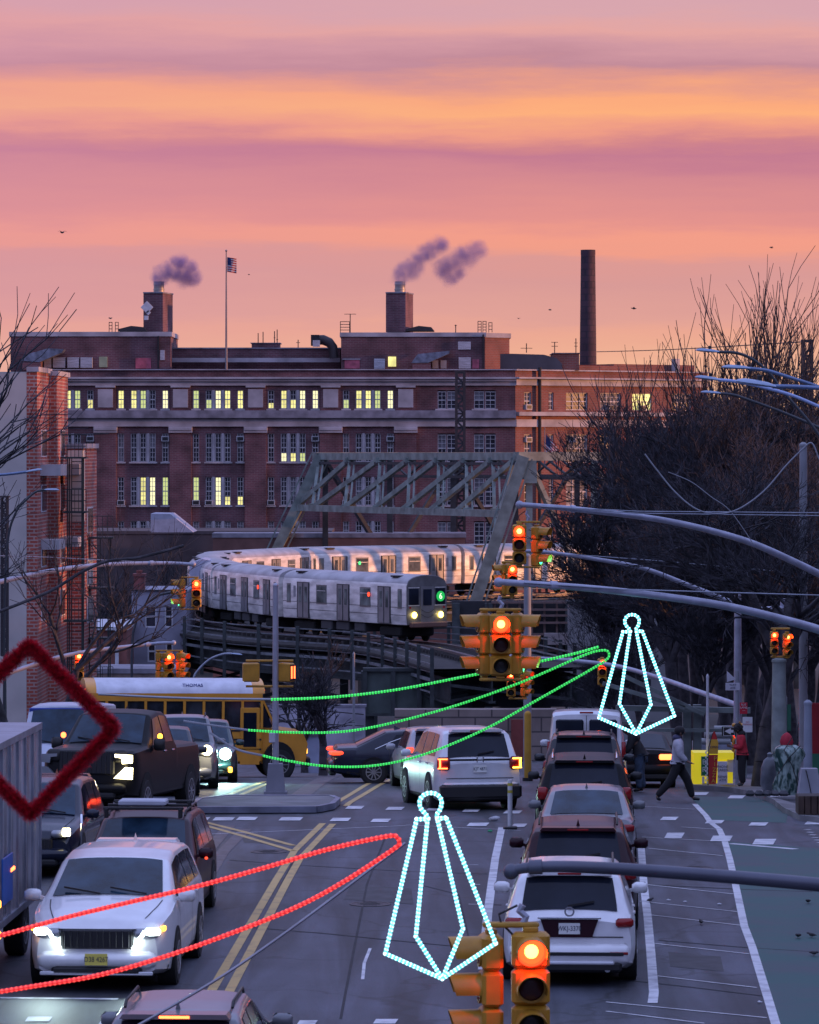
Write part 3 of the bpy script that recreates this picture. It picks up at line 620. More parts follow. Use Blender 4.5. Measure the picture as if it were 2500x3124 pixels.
for sg in (1, -1):
    lampbox(t, 'headlight_beam_unit', WHOT, sg*.76, c12.h+.02, .83, (.22,.10,.10), .03, -sg*.3)
    mb = MB(); mb.beam((sg*.66, c12.h+.07, .84), (sg*.50, c12.h+.075, .60), .035, .05); mb.build('running_light', WHOT, t)
    lampbox(t, 'side_marker', AMB, sg*.90, c12.h-.16, .86, (.05,.12,.07), .01)
    glow('headlight_beam', t, (sg*.7, c12.h+.2, .8), (.75,1,.95), 90, .06, 100, (0,1,-.35))
plate(c12, t, c12.h+.12, .46, 'D38 4267', PLATE_Y, True)
mb = MB(); mb.bb((0,c12.h+.10,.27), (1.55,.04,.05), .01); mb.build('skid_trim', W_SILV, t)
t.scale = (1.05,1.05,1.05); vehicle_at(t, c12, 300, 56.5, 'front', -RS, False)
c13 = Car(4.8, 1.94, 1.72, 'suv', belt=1.05, hood=1.08, R_=.37)
t = mkcar('moving_car', 'maroon sport utility car with a loaded roof rack behind the white minivan', 'car', c13, C_MAR, 'off', front=True, rails=True)
face(t, c13, HLOFF)
mb = MB()
for y in (.75,.1,-.7): mb.bb((0, y, 1.86), (1.35,.06,.05), .01)
for y in (.75,-.7):
    for sg in (1,-1): mb.bb((sg*.62, y, 1.78), (.07,.09,.16), .01)
rk = mb.build('roof_rack', BLK, t)
mb = MB(); mb.bb((0.05,.3,1.93), (.8,.5,.09), .02); mb.build('rack_box', mat('pale_plastic', (.45,.46,.52)), rk)
for sg in (1,): lampbox(t, 'mirror_lamp', REDLIT, -1.08, 1.0, 1.06, (.05,.05,.04), .01)
vehicle_at(t, c13, 402, 64.0, 'front', -RS, False)
# black pickup
cp = Car(5.9, 2.06, 1.98, 'pickup', belt=1.22, hood=1.26, R_=.43, lift=.26, cowl=1.55, wtop=.75, wb=3.8, nose=.5)
t = mkcar('pickup_truck', 'large black pickup truck with yellow headlights at the left of the crossing', 'truck', cp, C_BLK, 'off', front=True)
face(t, cp, BLK, grz=.98, grh=.5, grw=1.2, hz=1.12, hw=.3, hh=.26)
for sg in (1, -1):
    mb = MB(); mb.prism([(sg*.62,1.42),(sg*.98,1.40),(sg*.98,1.24),(sg*.78,1.22),(sg*.76,1.34),(sg*.62,1.36)], cp.h+.0, cp.h+.09); mb.build('headlight', YHOT if sg < 0 else HLOFF, t)
    mb = MB(); mb.prism([(sg*.60,.92),(sg*.98,.90),(sg*.99,1.14),(sg*.84,1.15)], cp.h+.0, cp.h+.09); mb.build('lower_headlight', YHOT if sg < 0 else HLOFF, t)
    lampbox(t, 'mirror_lamp', REDHOT if sg > 0 else AMB, sg*1.06, 1.0, 1.72, (.10,.1,.12), .03)
mb = MB(); mb.b2(-.9,.9,-2.7,-.95,1.30,1.33); mb.build('bed_cover', BLK, t)
glow('headlight_beam', t, (-.85, cp.h+.25, 1.1), (1,.85,.5), 190, .08, 110, (0,1,-.4))
t.scale = (1.04,)*3; vehicle_at(t, cp, 268, 85.0, 'front', (-.19,-1,0), False)
c14 = Car(4.8, 1.9, 1.7, 'suv', belt=1.05, hood=1.05)
t = mkcar('moving_car', 'dark grey car just behind the black pickup truck, headlights dim yellow', 'car', c14, C_DGR, 'off', front=True); face(t, c14, HLOFF)
lampbox(t, 'lit_lamp', YHOT, -.72, c14.h+.06, .85, (.14,.08,.12), .03, .2)
vehicle_at(t, c14, 490, 97.5, 'front', (.055,-1,0), False)
c15 = Car(4.8, 1.9, 1.92, 'suv', belt=1.15, hood=1.15)
t = mkcar('moving_car', 'tall grey jeep-like car with one yellow headlight in the oncoming line', 'car', c15, C_GRY, 'off', front=True, rails=True); face(t, c15, HLOFF, hz=.95)
mb = MB(); mb.sph((-.66, c15.h+.10, 1.02), .14, 14, (1,.35,1)); mb.build('lit_lamp', YHOT, t, smooth=60); glow('lamp_halo', t, (-.66, c15.h+.3, 1.02), (1,.85,.55), 25, .1)
vehicle_at(t, c15, 555, 103.5, 'front', (.055,-1,0), False)
c16 = Car(4.7, 1.85, 1.74, 'suv', belt=1.02, hood=1.02)
t = mkcar('moving_car', 'dark teal car with a brilliant cool white headlight beside the school bus', 'car', c16, C_TEAL, 'off', front=True); face(t, c16, HLOFF)
mb = MB(); mb.sph((-.60, c16.h+.12, .80), .17, 14, (1,.35,1)); mb.build('lit_lamp', GHOT, t, smooth=60); glow('lamp_halo', t, (-.6, c16.h+.34, .8), (.5,1,.88), 60, .1)
lampbox(t, 'marker_lamp', AMB, -.74, c16.h+.12, .36, (.12,.08,.16), .03)
glow('headlight_beam', t, (-.55, c16.h+.4, .8), (.55,1,.9), 620, .06, 95, (-.25,1,-.62))
vehicle_at(t, c16, 622, 110.0, 'front', (.05,-1,0), False)
c17 = Car(5.6, 2.0, 2.3, 'van', belt=1.25, hood=1.2, cowl=2.1, wtop=1.4, wb=3.5)
t = mkcar('white_van', 'white van with a blue band above its windscreen behind the pickup at far left', 'van', c17, mat('paint_white_blue', (.5,.53,.62), rough=.35), 'off', front=True); face(t, c17, HLOFF)
mb = MB(); mb.bb((0, 1.42, 2.12), (1.7,.12,.14), .02); mb.build('visor_band', mat('blue_band', (.02,.05,.28), rough=.4), t)
vehicle_at(t, c17, 168, 97.0, 'front', -RS, False)
c18 = Car(4.7, 1.86, 1.66, 'suv', belt=1.0, hood=1.0)
t = mkcar('parked_car', 'dark car with one round yellow headlight, parked at the left kerb beside the truck', 'car', c18, C_NAVY, 'off', front=True); face(t, c18, HLOFF)
lampbox(t, 'lit_lamp', YHOT, -.74, c18.h+.07, .86, (.15,.06,.15), .06, .1)
mb = MB(); mb.tube([(-.96, c18.h-.2, .5), (-1.0, c18.h-.1, 1.0), (-.97, c18.h-.3, 1.15)], .022, 6); mb.build('chrome_strip', CHR, t)
vehicle_at(t, c18, 82, 72.5, 'front', -RS, False)
# --- box truck at the left edge
t = thing('box_truck', 'grey box truck with wet plastic-looking sides cut by the left edge', 'truck')
TR = mat('truck_wrap', (.28,.28,.31), rough=.25, var=.5, scale=1.6, bump=.5, stretch=(1,1,.35))
mb = MB(); mb.bb((0,-.6,2.15), (2.4,5.2,2.7), .05); mb.build('cargo_box', TR, t)
mb = MB()
for y in (-3.15,-2.2,-1.3,-.4,.5,1.4,1.95):
    for sg in (1,-1): mb.b2(sg*1.2, sg*1.235, y-.03, y+.03, .85, 3.48)
for z in (.84,3.46): mb.b2(-1.24,1.24,-3.22,2.02,z-.05,z+.05)
mb.build('box_frame', STEEL, t)
mb = MB(); mb.bb((0,2.75,1.25), (2.1,1.4,1.5), .12); mb.build('cab', mat('cab_white', (.5,.5,.53), rough=.35), t)
mb = MB(); mb.bb((0,3.46,1.65), (1.8,.04,.6), .02); mb.build('windshield', GLASS, t)
mb = MB(); mb.b2(-.5,.5,-3.1,3.2,.45,.7); mb.build('chassis', UNDER, t)
mb = MB(); mb.bb((-1.23,.9,1.45), (.03,1.1,.7), .01); mb.build('side_panel', mat('blue_panel', (.02,.12,.45), rough=.4), t)
for z, n_ in ((.9,0),(1.35,1)): lampbox(t, 'marker_lamp', AMB, -1.26, 2.05, z-.15, (.06,.12,.12), .03)
lampbox(t, 'side_lamp', REDHOT, -1.24, .4, 1.55, (.04,.4,.06), .015); 
for sg in (1,-1):
    for y in (2.4,-1.9): wheel_obj(t, sg*1.0, y, .45, .3)
for sg in (1,-1): lampbox(t, 'mirror', BLK, sg*1.3, 3.0, 1.7, (.14,.1,.4), .04); lampbox(t, 'headlight', HLOFF, sg*.8, 3.46, .85, (.3,.06,.2), .03)
vehicle_at(t, 7.0, -318, 55.5, 'front', (-.03,-1,0), False)
# --- school bus
BY = mat('school_bus_yellow', (.72,.31,.03), rough=.4, coat=.3, var=.08); BW = mat('bus_roof_white', (.62,.62,.68), rough=.5)
t = thing('school_bus', 'yellow school bus with white roof crossing behind the oncoming cars', 'bus')
Lb = 8.6
mb = MB(); mb.bb((0,-.9,1.05), (2.4,6.8,1.1), .08); mb.b2(-1.2,1.2,-4.28,2.48,2.42,2.66)
for k in range(10): 
    y = -4.25+k*.745
    for sg in (1,-1): mb.b2(sg*1.14, sg*1.2, y-.05, y+.05, 1.58, 2.44)
mb.build('body', BY, t, smooth=40)
mb = MB(); mb.b2(-1.12,1.12,-4.2,2.35,1.5,2.45); mb.build('windows', mat('bus_window_glass', (.03,.035,.045), rough=.12, var=.7, scale=1.3), t)
arc_ = [(1.2*math.cos(a)*(1 if abs(math.cos(a))<.99 else 1), 2.66+.40*math.sin(a)) for a in [math.pi*k/12 for k in range(13)]]
mb = MB(); mb.prism(arc_, -3.9, 2.1); mb.build('roof', BW, t, smooth=50)
mb = MB(); mb.prism([(x*.999, 2.655+(z-2.655)*.995) for x, z in arc_], 2.1, 2.56); mb.build('roof_end', BY, t, smooth=50); mb = MB(); mb.prism([(x*.999, 2.655+(z-2.655)*.995) for x, z in arc_], -4.3, -3.9); mb.build('roof_end', BY, t, smooth=50)
rail = MB()
for z in (.95,1.25,1.52): rail.b2(-1.22,1.22,-4.2,2.45,z-.025,z+.025)
rail.build('rub_rails', BLK, t)
mb = MB(); mb.prism([(2.48,.5),(4.2,.5),(4.28,1.1),(4.1,1.42),(2.48,1.62)], -1.0, 1.0, 'yz'); mb.build('hood', BY, t, smooth=40)
mb = MB(); mb.add([(-1.05,2.48,2.5),(1.05,2.48,2.5),(1.0,3.0,1.6),(-1.0,3.0,1.6)], [(0,1,2,3)]); mb.add([(1.1,2.45,2.45),(1.02,2.9,1.62),(1.1,2.45,1.62),(-1.1,2.45,2.45),(-1.02,2.9,1.62),(-1.1,2.45,1.62)], [(0,1,2),(3,4,5)]); mb.build('windshield', GLASS, t)
mb = MB()
for sg in (1,-1): mb.beam((sg*1.06,2.48,2.5),(sg*1.03,3.02,1.6),.07)
mb.build('windshield_frame', BY, t)
mb = MB(); mb.bb((1.205,2.0,1.35), (.03,.75,1.75), .01); d_ = mb.build('door', BY, t)
mb = MB(); mb.bb((1.225,2.0,1.55), (.02,.5,1.05), .05); mb.build('door_glass', GLASS, d_)
for sg in (1,-1):
    for y in (3.15,-2.2): 
        ar = MB(); ar.lathe((sg*1.0,y,.55), [(.62,-.2*sg),(.62,.21*sg)], 'x', 24); ar.build('wheel_arch', UNDER, t, smooth=40); wheel_obj(t, sg*1.08, y, .48, .28, mat('steel_rim', (.2,.2,.2)))
    lampbox(t, 'headlight', AMB if sg > 0 else HLOFF, sg*.86, 4.22, .88, (.26,.12,.2), .04); lampbox(t, 'roof_lamp', REDLIT, sg*.9, 2.57, 2.72, (.14,.05,.12), .03); lampbox(t, 'rear_roof_lamp', REDLIT, sg*.9, -4.3, 2.72, (.14,.05,.12), .03)
    mb = MB(); mb.tube([(sg*1.0,2.9,1.75),(sg*1.3,4.0,1.9),(sg*1.2,4.2,1.55)], .02, 6); mb.sph((sg*1.2,4.22,1.45), .13, 10, (.8,.5,1.2)); mb.build('crossing_mirror', BLK, t, smooth=60)
mb = MB(); mb.bb((0,4.3,.55), (2.2,.16,.3), .04); mb.build('bumper', BLK, t)
text('roof_name', 'THOMAS', .15, mat('navy_letters', (.02,.03,.2)), t, (1.02, -.2, 2.895), (R(52), 0, R(90)), .01, sx=1.3)
f_ = Vector((.985,.16,0)).normalized(); t.scale = (1,.80,1)
for c_ in t.children:
    if c_.name.startswith('wheel') and not c_.name.startswith('wheel_arch'): c_.scale = (1,1.25,1)

vehicle_at(t, Lb*.8, 250, 121.0, 'rear', tuple(f_))
# ================================================================== school / hospital block on the skyline
DB = 360.0; SB = F/DB
def bx(px): return (px-1250)/SB
def bz(py): return CZ-(py-1350)/SB
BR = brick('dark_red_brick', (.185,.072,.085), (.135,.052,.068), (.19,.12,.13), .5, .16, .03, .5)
BR2 = brick('sunlit_brick_wing', (.26,.075,.06), (.20,.06,.05), (.22,.13,.12), .5, .16, .03, .3)  # redder copy of the facade brick, sunset glow put into its colour
STONE = mat('limestone', (.40,.37,.40), rough=.8, var=.25, scale=.6, detail=8)
STONED = mat('stained_limestone', (.22,.21,.25), rough=.85, var=.35, scale=.9, detail=8)
WFR = mat('window_frame_paint', (.52,.50,.52), rough=.6)
WDK = mat('window_glass_dark', (.035,.035,.05), rough=.15, var=.6, scale=.8, spec=.7); WGR = mat('window_blind_grey', (.17,.165,.19), rough=.6, var=.35, scale=1.5)
WLT = emit('window_lit', (1,.90,.30), 1.0, (.2,.2,.1)); AC = mat('air_conditioner', (.45,.45,.48), rough=.5); DARKM = mat('dark_metal', (.03,.03,.035), rough=.5, metal=.4)
tt = WLT.node_tree; nn = tt.nodes.new('ShaderNodeTexNoise'); nn.inputs['Scale'].default_value = 1.3; tcx = tt.nodes.new('ShaderNodeTexCoord'); tt.links.new(tcx.outputs['Object'], nn.inputs[0])
mrx = tt.nodes.new('ShaderNodeMapRange'); mrx.inputs[1].default_value = .35; mrx.inputs[2].default_value = .65; mrx.inputs[3].default_value = .65; mrx.inputs[4].default_value = 1.15; tt.links.new(nn.outputs[0], mrx.inputs[0]); tt.links.new(mrx.outputs[0], tt.nodes['Principled BSDF'].inputs['Emission Strength'])
WLT2 = emit('window_lit_dim', (.85,.95,.35), .62, (.2,.2,.1)); WLT3 = emit('window_lit_pale', (1,.93,.50), 1.05, (.2,.2,.1))
blocks = Vector((bx(800), DB, gz(DB)))
bld = thing('brick_building', 'long dark brick institutional building with lit windows on the skyline', 'building', blocks)
def bmb(): return MB(blocks)
def window(parent, x0, x1, z0, z1, y, off, lit=0, cols=2, rows=4, fr=.07, fm=None, ac=False, dark=WDK):
    """frame with glazing bars, pane behind it as a sub-part; lit: 0 dark, 1 lit, .5 lower half lit, 2 grey blind"""
    mb = MB(off); d = .1
    mb.b2(x0,x0+fr,y,y+d,z0,z1); mb.b2(x1-fr,x1,y,y+d,z0,z1); mb.b2(x0+fr,x1-fr,y,y+d,z1-fr,z1); mb.b2(x0+fr,x1-fr,y,y+d,z0,z0+fr)
    for k in range(1, cols): xx = x0+(x1-x0)*k/cols; mb.b2(xx-.022,xx+.022,y+.02,y+d-.02,z0+fr,z1-fr)
    for k in range(1, rows):
        zz = z0+(z1-z0)*k/rows; t_ = .05 if k == rows//2 else .02
        for c_ in range(cols):
            a = x0+(x1-x0)*c_/cols+(fr if c_ == 0 else .022); b = x0+(x1-x0)*(c_+1)/cols-(fr if c_ == cols-1 else .022)
            mb.b2(a,b,y+.02,y+d-.02,zz-t_,zz+t_)
    wo = mb.build('window', fm or WFR, parent)
    def pane(za, zb, m):
        if m is WLT: m = (WLT, WLT, WLT2, WLT3)[int(abs(x0*7.3+z0*3.1)) % 4]
        q = MB(off); q.b2(x0+fr*.5,x1-fr*.5,y+d+.01,y+d+.05,za,zb); q.build('pane', m, wo)
    zm = z0+(z1-z0)*.46
    if lit in (.5, .3): zm = z0+(z1-z0)*lit; pane(z0+.03, zm, WLT); pane(zm+.01, z1-.03, dark)
    elif lit == 1: pane(z0+.03, z1-.03, WLT)
    elif lit == 2: pane(z0+.03, z1-.03, WGR)
    elif lit == 3: pane(z0+.03, zm, dark); pane(zm+.01, z1-.03, WGR)
    else: pane(z0+.03, z1-.03, dark)
    if ac:
        q = MB(off); xc = (x0+x1)/2; zz = z0 if ac != 'top' else z1-.75; q.b2(xc-.35,xc+.35,y-.35,y+.02,zz+.02,zz+.5); o = q.build('air_conditioner', AC, wo)
        q = MB(off); q.b2(xc-.27,xc+.27,y-.37,y-.352,zz+.1,zz+.42); q.build('grille', DARKM, o)
    return wo
def wall_rows(mb, x0, x1, z0, z1, y, th, holes):
    """solid wall with rectangular holes; holes: list of rows (za, zb, [(xa, xb), ...])"""
    z = z0
    for za, zb, hs in sorted(holes):
        if za > z: mb.b2(x0,x1,y,y+th,z,za)
        x = x0
        for a, b in sorted(hs):
            if a > x: mb.b2(x,a,y,y+th,za,zb)
            x = b
        if x < x1: mb.b2(x,x1,y,y+th,za,zb)
        z = zb
    if z < z1: mb.b2(x0,x1,y,y+th,z,z1)
rowsY = [(1247,1190),(1409,1322),(1542,1455),(1676,1590)]
bays = [200+0, 437-0, 437+229, 437+458, 437+688]
bays = [208, 437, 666, 895, 1124]
offs = [(-77,-58),(-38,-19),(-9.5,9.5),(19,38),(58,77)]
LIT = {(0,0):[0,0,1,1,.5],(1,0):[1,1,1,0,1],(2,0):[1,.5,1,1,1],(3,0):[.3,1,.5,1,1],(4,0):[.5,1,1,1,1],
       (1,2):[0,0,1,1,1],(2,2):[1,0,1,.3,.3],(3,1):[0,.3,.3,.3,0],(2,1):[0,0,0,0,3],(3,2):[0,0,2,0,2],(4,2):[0,2,0,2,0]}
rng = random.Random(3); holes = []; wins = []
for r, (yb, yt) in enumerate(rowsY):
    hs = []
    for b_, cx in enumerate(bays):
        for k, (a, c) in enumerate(offs):
            xa, xb = bx(cx+a), bx(cx+c)
            lt = LIT.get((b_, r)); lv = lt[k] if lt else rng.choice([0,0,2,3])
            hs.append((xa, xb)); wins.append((xa, xb, bz(yb), bz(yt), lv, ('top' if (k == 4 and r == 1) else (k == 0 and r == 2) or (b_ == 2 and r == 2 and k in (1,)))))
    for xa, xb in ((1336,1362),(1364,1392),(1447,1478),(1481,1513)):
        if r < 3 or True: hs.append((bx(xa), bx(xb))); wins.append((bx(xa), bx(xb), bz(yb), bz(yt+4), rng.choice([0,0,3]), False))
    holes.append((bz(yb), bz(yt), hs))
mb = bmb(); wall_rows(mb, bx(120), bx(1572), gz(DB)-1, bz(1128), DB, .5, holes)
mb.b2(bx(120),bx(1572),DB+.9,DB+14,gz(DB)-1,bz(1132)); mb.build('wall', BR, bld)
for xa, xb, za, zb, lv, ac in wins: window(bld, xa, xb, za, zb, DB+.12, blocks, lv, 2, 4 if zb-za < 2 else 6, ac=ac)
for r, (yb, yt) in enumerate(rowsY):     # mullions between grouped sashes, sills below
    for cx in bays:
        for a, b in ((-19,-9.5),(9.5,19)): mb = bmb(); mb.b2(bx(cx+a)+.02,bx(cx+b)-.02,DB-.06,DB-.003,bz(yb),bz(yt)); mb.build('mullion', STONE, bld)
        for a, b in ((-77,-58),(-38,38),(58,77)): mb = bmb(); mb.b2(bx(cx+a)-.15,bx(cx+b)+.15,DB-.16,DB-.004,bz(yb)-.14,bz(yb)-.005); mb.build('window_sill', STONE, bld)
    for xa, xb in ((1334,1394),(1445,1515)): mb = bmb(); mb.b2(bx(xa)-.15,bx(xb)+.15,DB-.16,DB-.004,bz(yb)-.14,bz(yb)-.005); mb.build('window_sill', STONE, bld)
mb = bmb()
def band(y0, y1, proj, x0=120, x1=1575): mb.b2(bx(x0),bx(x1),DB-proj,DB-.002,bz(y1),bz(y0))
band(1126,1129,.3); band(1150,1156,.7); band(1157,1163,.5); band(1163.3,1176,.25); band(1278,1301,.30)
for cx in [93+229*k for k in range(1,6)]:
    cx += 0
    q = cx-2+ (2 if cx > 0 else 0)
for cx in (322.5, 551.5, 780.5, 1009.5, 1238.5):
    mb.b2(bx(cx-36),bx(cx+36),DB-.55,DB-.003,bz(1320),bz(1301.2)); mb.b2(bx(cx-30),bx(cx+30),DB-.5,DB-.003,bz(1182),bz(1176.2)); mb.b2(bx(cx-34),bx(cx+34),DB-.65,DB-.003,bz(1312),bz(1305)); mb.b2(bx(cx-23),bx(cx+23),DB-.40,DB-.26,bz(1243),bz(1187))
mb.build('cornice', STONE, bld)
mb = bmb(); mb.b2(bx(120),bx(1575),DB-.75,DB-.002,bz(1275),bz(1252)); mb.b2(bx(120),bx(1575),DB-.5,DB-.003,bz(1278),bz(1275.2)); mb.build('ledge', STONED, bld)
mb = bmb()
for cx in (322.5, 551.5, 780.5, 1009.5, 1238.5):
    mb.b2(bx(cx-30),bx(cx+30),DB-.25,DB-.003,bz(1251.8),bz(1182.2)); mb.b2(bx(cx-33),bx(cx+33),DB-.32,DB-.003,gz(DB)-1,bz(1320.3))
mb.build('pier', BR, bld)
# right wing, turned towards the sunset
WG = Vector((bx(1573), DB, gz(DB))); a_w = R(38)
wing = thing('brick_building', 'red brick wing catching the sunset glow, right end of the skyline building', 'building', WG); wing.rotation_euler[2] = a_w
def wu(px):      # along-wing distance for a pixel column
    k = (px-1250)/F; return (k*WG.y-WG.x)/(math.cos(a_w)-k*math.sin(a_w))
def wz(py, u=0): D = WG.y+u*math.sin(a_w); return CZ-(py-1350)/F*D-WG.z
wl_ = [(1600,1622,1),(1675,1690,0),(1728,1794,1),(1832,1895,1),(1930,1990,1),(2050,2110,0)]
holes = []; wn = []; UE = wu(2160)
for r, (yb, yt) in enumerate([(1250,1196),(1412,1325),(1545,1460),(1680,1594)]):
    z0, z1 = wz(yb), wz(yt); hs = []
    for a, b, ac in wl_:
        ua, ub = wu(a), wu(b); hs.append((ua, ub)); wn.append((ua, ub, z0, z1, r, ac, a))
    holes.append((z0, z1, hs))
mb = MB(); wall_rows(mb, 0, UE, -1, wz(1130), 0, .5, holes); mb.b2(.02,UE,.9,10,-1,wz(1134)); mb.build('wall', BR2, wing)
for ua, ub, z0, z1, r, ac, a in wn: window(wing, ua, ub, z0, z1, .12, None, (1 if (a == 1930 and r == 0) else [0,3,2][(a+r) % 3]), 3 if ub-ua > 2 else 2, 4, ac=(True if ac and r == 0 and a != 1728 else ('top' if ac and r == 1 else False)))
mb = MB()
for y0, y1, p in ((1126,1130,.3),(1150,1155,.7),(1157,1175,.3),(1256,1268,.7),(1279,1302,.3)): mb.b2(-.1,UE,-p,-.002,wz(y1),wz(y0))
mb.build('cornice', STONE, wing)
mb = MB(); mb.tube([(wu(1640),-.35,-1),(wu(1640),-.35,wz(1120))], .16, 8); mb.build('drain_pipe', DARKM, wing)
mb = MB(); mb.b2(wu(1740),wu(1742)+8,1.2,9.8,wz(1130),wz(1110)); mb.build('roof_parapet', BR2, wing)
mb = MB(); mb.b2(wu(1906),UE-.3,1.5,9,wz(1130)+.003,wz(1104)); mb.build('roof_house', BR2, wing)
mb = MB(); mb.b2(wu(2080),wu(2092),.8,1.4,wz(1130)+.003,wz(1085)); mb.build('small_chimney', STONE, wing)
# rooftop blocks
def roofbox(name, label, cat, x0, x1, yt, yb, dy0, dy1, m, capm=None, cap=0):
    o = thing(name, label, cat, (bx((x0+x1)/2), DB+(dy0+dy1)/2, bz(yb))); f = (DB+dy0)/DB; mb = MB(o.location)
    ct = (yb-yt)*0+cap/SB
    mb.b2(bx(x0)*f,bx(x1)*f,DB+dy0,DB+dy1,CZ-(yb-1350)/SB*f,CZ-(yt-1350)/SB*f-ct); mb.build('wall', m, o)
    if cap:
        q = MB(o.location); q.b2(bx(x0)*f-.12,bx(x1)*f+.12,DB+dy0-.12,DB+dy1+.12,CZ-(yt-1350)/SB*f-ct,CZ-(yt-1350)/SB*f); q.build('coping', capm or STONE, o)
    return o, f
pb = dict(cat='roof block')
pl_, f1 = roofbox('penthouse', 'brick roof block with white coping under the left smoking chimney', 'roof block', 32,521,1012,1136,2,13,BR,STONE,14)
pm_, f2 = roofbox('penthouse', 'low brick roof parapet block behind the flagpole', 'roof block', 523,1038,1060,1136,5,13,BR,STONED,4)
pr_, f3 = roofbox('penthouse', 'brick roof block under the right smoking chimney', 'roof block', 1041,1480,1014,1136,2,13,BR,STONE,13)
pe_, f4 = None, 1
_unused = (lambda *a: None)('penthouse', 'small red roof block glowing orange beside the right-hand roof block', 'roof block', 1482,1555,1015,1080,3,12,BR2,STONE,12)
ps_, f5 = roofbox('roof_box', 'little brick box with aerials in the middle of the roofline', 'roof block', 768,852,1045,1060,7,11,BR,STONED,2)
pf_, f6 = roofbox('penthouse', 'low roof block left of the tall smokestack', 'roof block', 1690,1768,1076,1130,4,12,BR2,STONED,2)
# the small block turned towards the sunset
pe_ = thing('penthouse', 'small red roof block glowing orange beside the right-hand roof block', 'roof block', (bx(1481), DB+2, bz(1130)))
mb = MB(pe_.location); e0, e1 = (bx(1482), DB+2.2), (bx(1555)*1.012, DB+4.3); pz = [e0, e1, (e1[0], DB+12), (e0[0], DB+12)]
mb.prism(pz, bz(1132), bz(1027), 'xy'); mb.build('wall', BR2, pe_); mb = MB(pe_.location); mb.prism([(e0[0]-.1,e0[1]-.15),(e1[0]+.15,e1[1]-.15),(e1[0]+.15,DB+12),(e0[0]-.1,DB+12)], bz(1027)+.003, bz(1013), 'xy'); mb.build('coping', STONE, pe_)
# curved low roof
o = thing('curved_roof', 'low curved dark roof right of the orange roof block', 'roof block', (bx(1560), DB+8, bz(1130)))
mb = MB(o.location); prof = [(bx(1480),bz(1134)),(bx(1480),bz(1078)),(bx(1560),bz(1076)),(bx(1660),bz(1079)),(bx(1700),bz(1090)),(bx(1716),bz(1108)),(bx(1716),bz(1134))]
mb.prism([(a*1.01,b) for a, b in prof], DB+3.5, DB+12); mb.build('roof_shell', mat('dark_sheet_roof', (.07,.065,.08), rough=.5, var=.3, scale=.5), o, smooth=35)
mb = MB(o.location); mb.b2(bx(1484),bx(1506),DB+3.3,DB+3.48,bz(1122),bz(1103)); mb.build('window', WLT, o)
# fittings on roof-block walls
def deco(parent, name, x0, x1, y0, y1, dy, m, th=.12):
    mb = MB(parent.location); f = (DB+dy)/DB; mb.b2(bx(x0)*f,bx(x1)*f,DB+dy-th,DB+dy-.004,CZ-(y1-1350)/SB*f,CZ-(y0-1350)/SB*f); return mb.build(name, m, parent)
PINK = mat('pink_panel', (.45,.10,.15), rough=.6, var=.3); LOUV = mat('louvre_white', (.45,.45,.5), rough=.5, var=.3, scale=9, stretch=(.1,.1,6), lo=.45, hi_=.55)
for x0, x1 in ((136,158),(163,200),(207,242),(247,283)): deco(pl_, 'white_panel', x0, x1, 1090, 1122, 2, LOUV, .5)
deco(pl_, 'lit_grille', 303, 328, 1088, 1120, 2, mat('dim_lit_glass', (.35,.4,.25))); deco(pl_, 'pink_panel', 414, 461, 1092, 1124, 2, PINK); deco(pl_, 'vent', 489, 503, 1068, 1098, 2, LOUV)
deco(pr_, 'pink_panel', 1052, 1098, 1098, 1124, 2, PINK); deco(pr_, 'lit_window', 1185, 1209, 1088, 1118, 2, WLT); deco(pr_, 'white_panel', 1142, 1175, 1094, 1125, 2, LOUV, .5)
deco(pr_, 'vent', 1398, 1437, 1042, 1066, 2, LOUV); deco(pr_, 'vent', 1400, 1437, 1090, 1124, 2, LOUV); deco(pr_, 'pink_panel', 1442, 1462, 1096, 1124, 2, PINK)
for x0 in (1320,1345): deco(pr_, 'window', x0, x0+18, 1099, 1124, 2, WFR)
deco(pm_, 'light_strip', 525, 1038, 1092, 1105, 4.6, STONE, .6)
deco(pl_, 'downpipe', 481, 486, 1025, 1124, 2, DARKM, .2); deco(pr_, 'downpipe', 1473, 1477, 1020, 1124, 2, DARKM, .2)
deco(pr_, 'coping_strip', 1045, 1100, 1094, 1097, 2, STONE, .2)
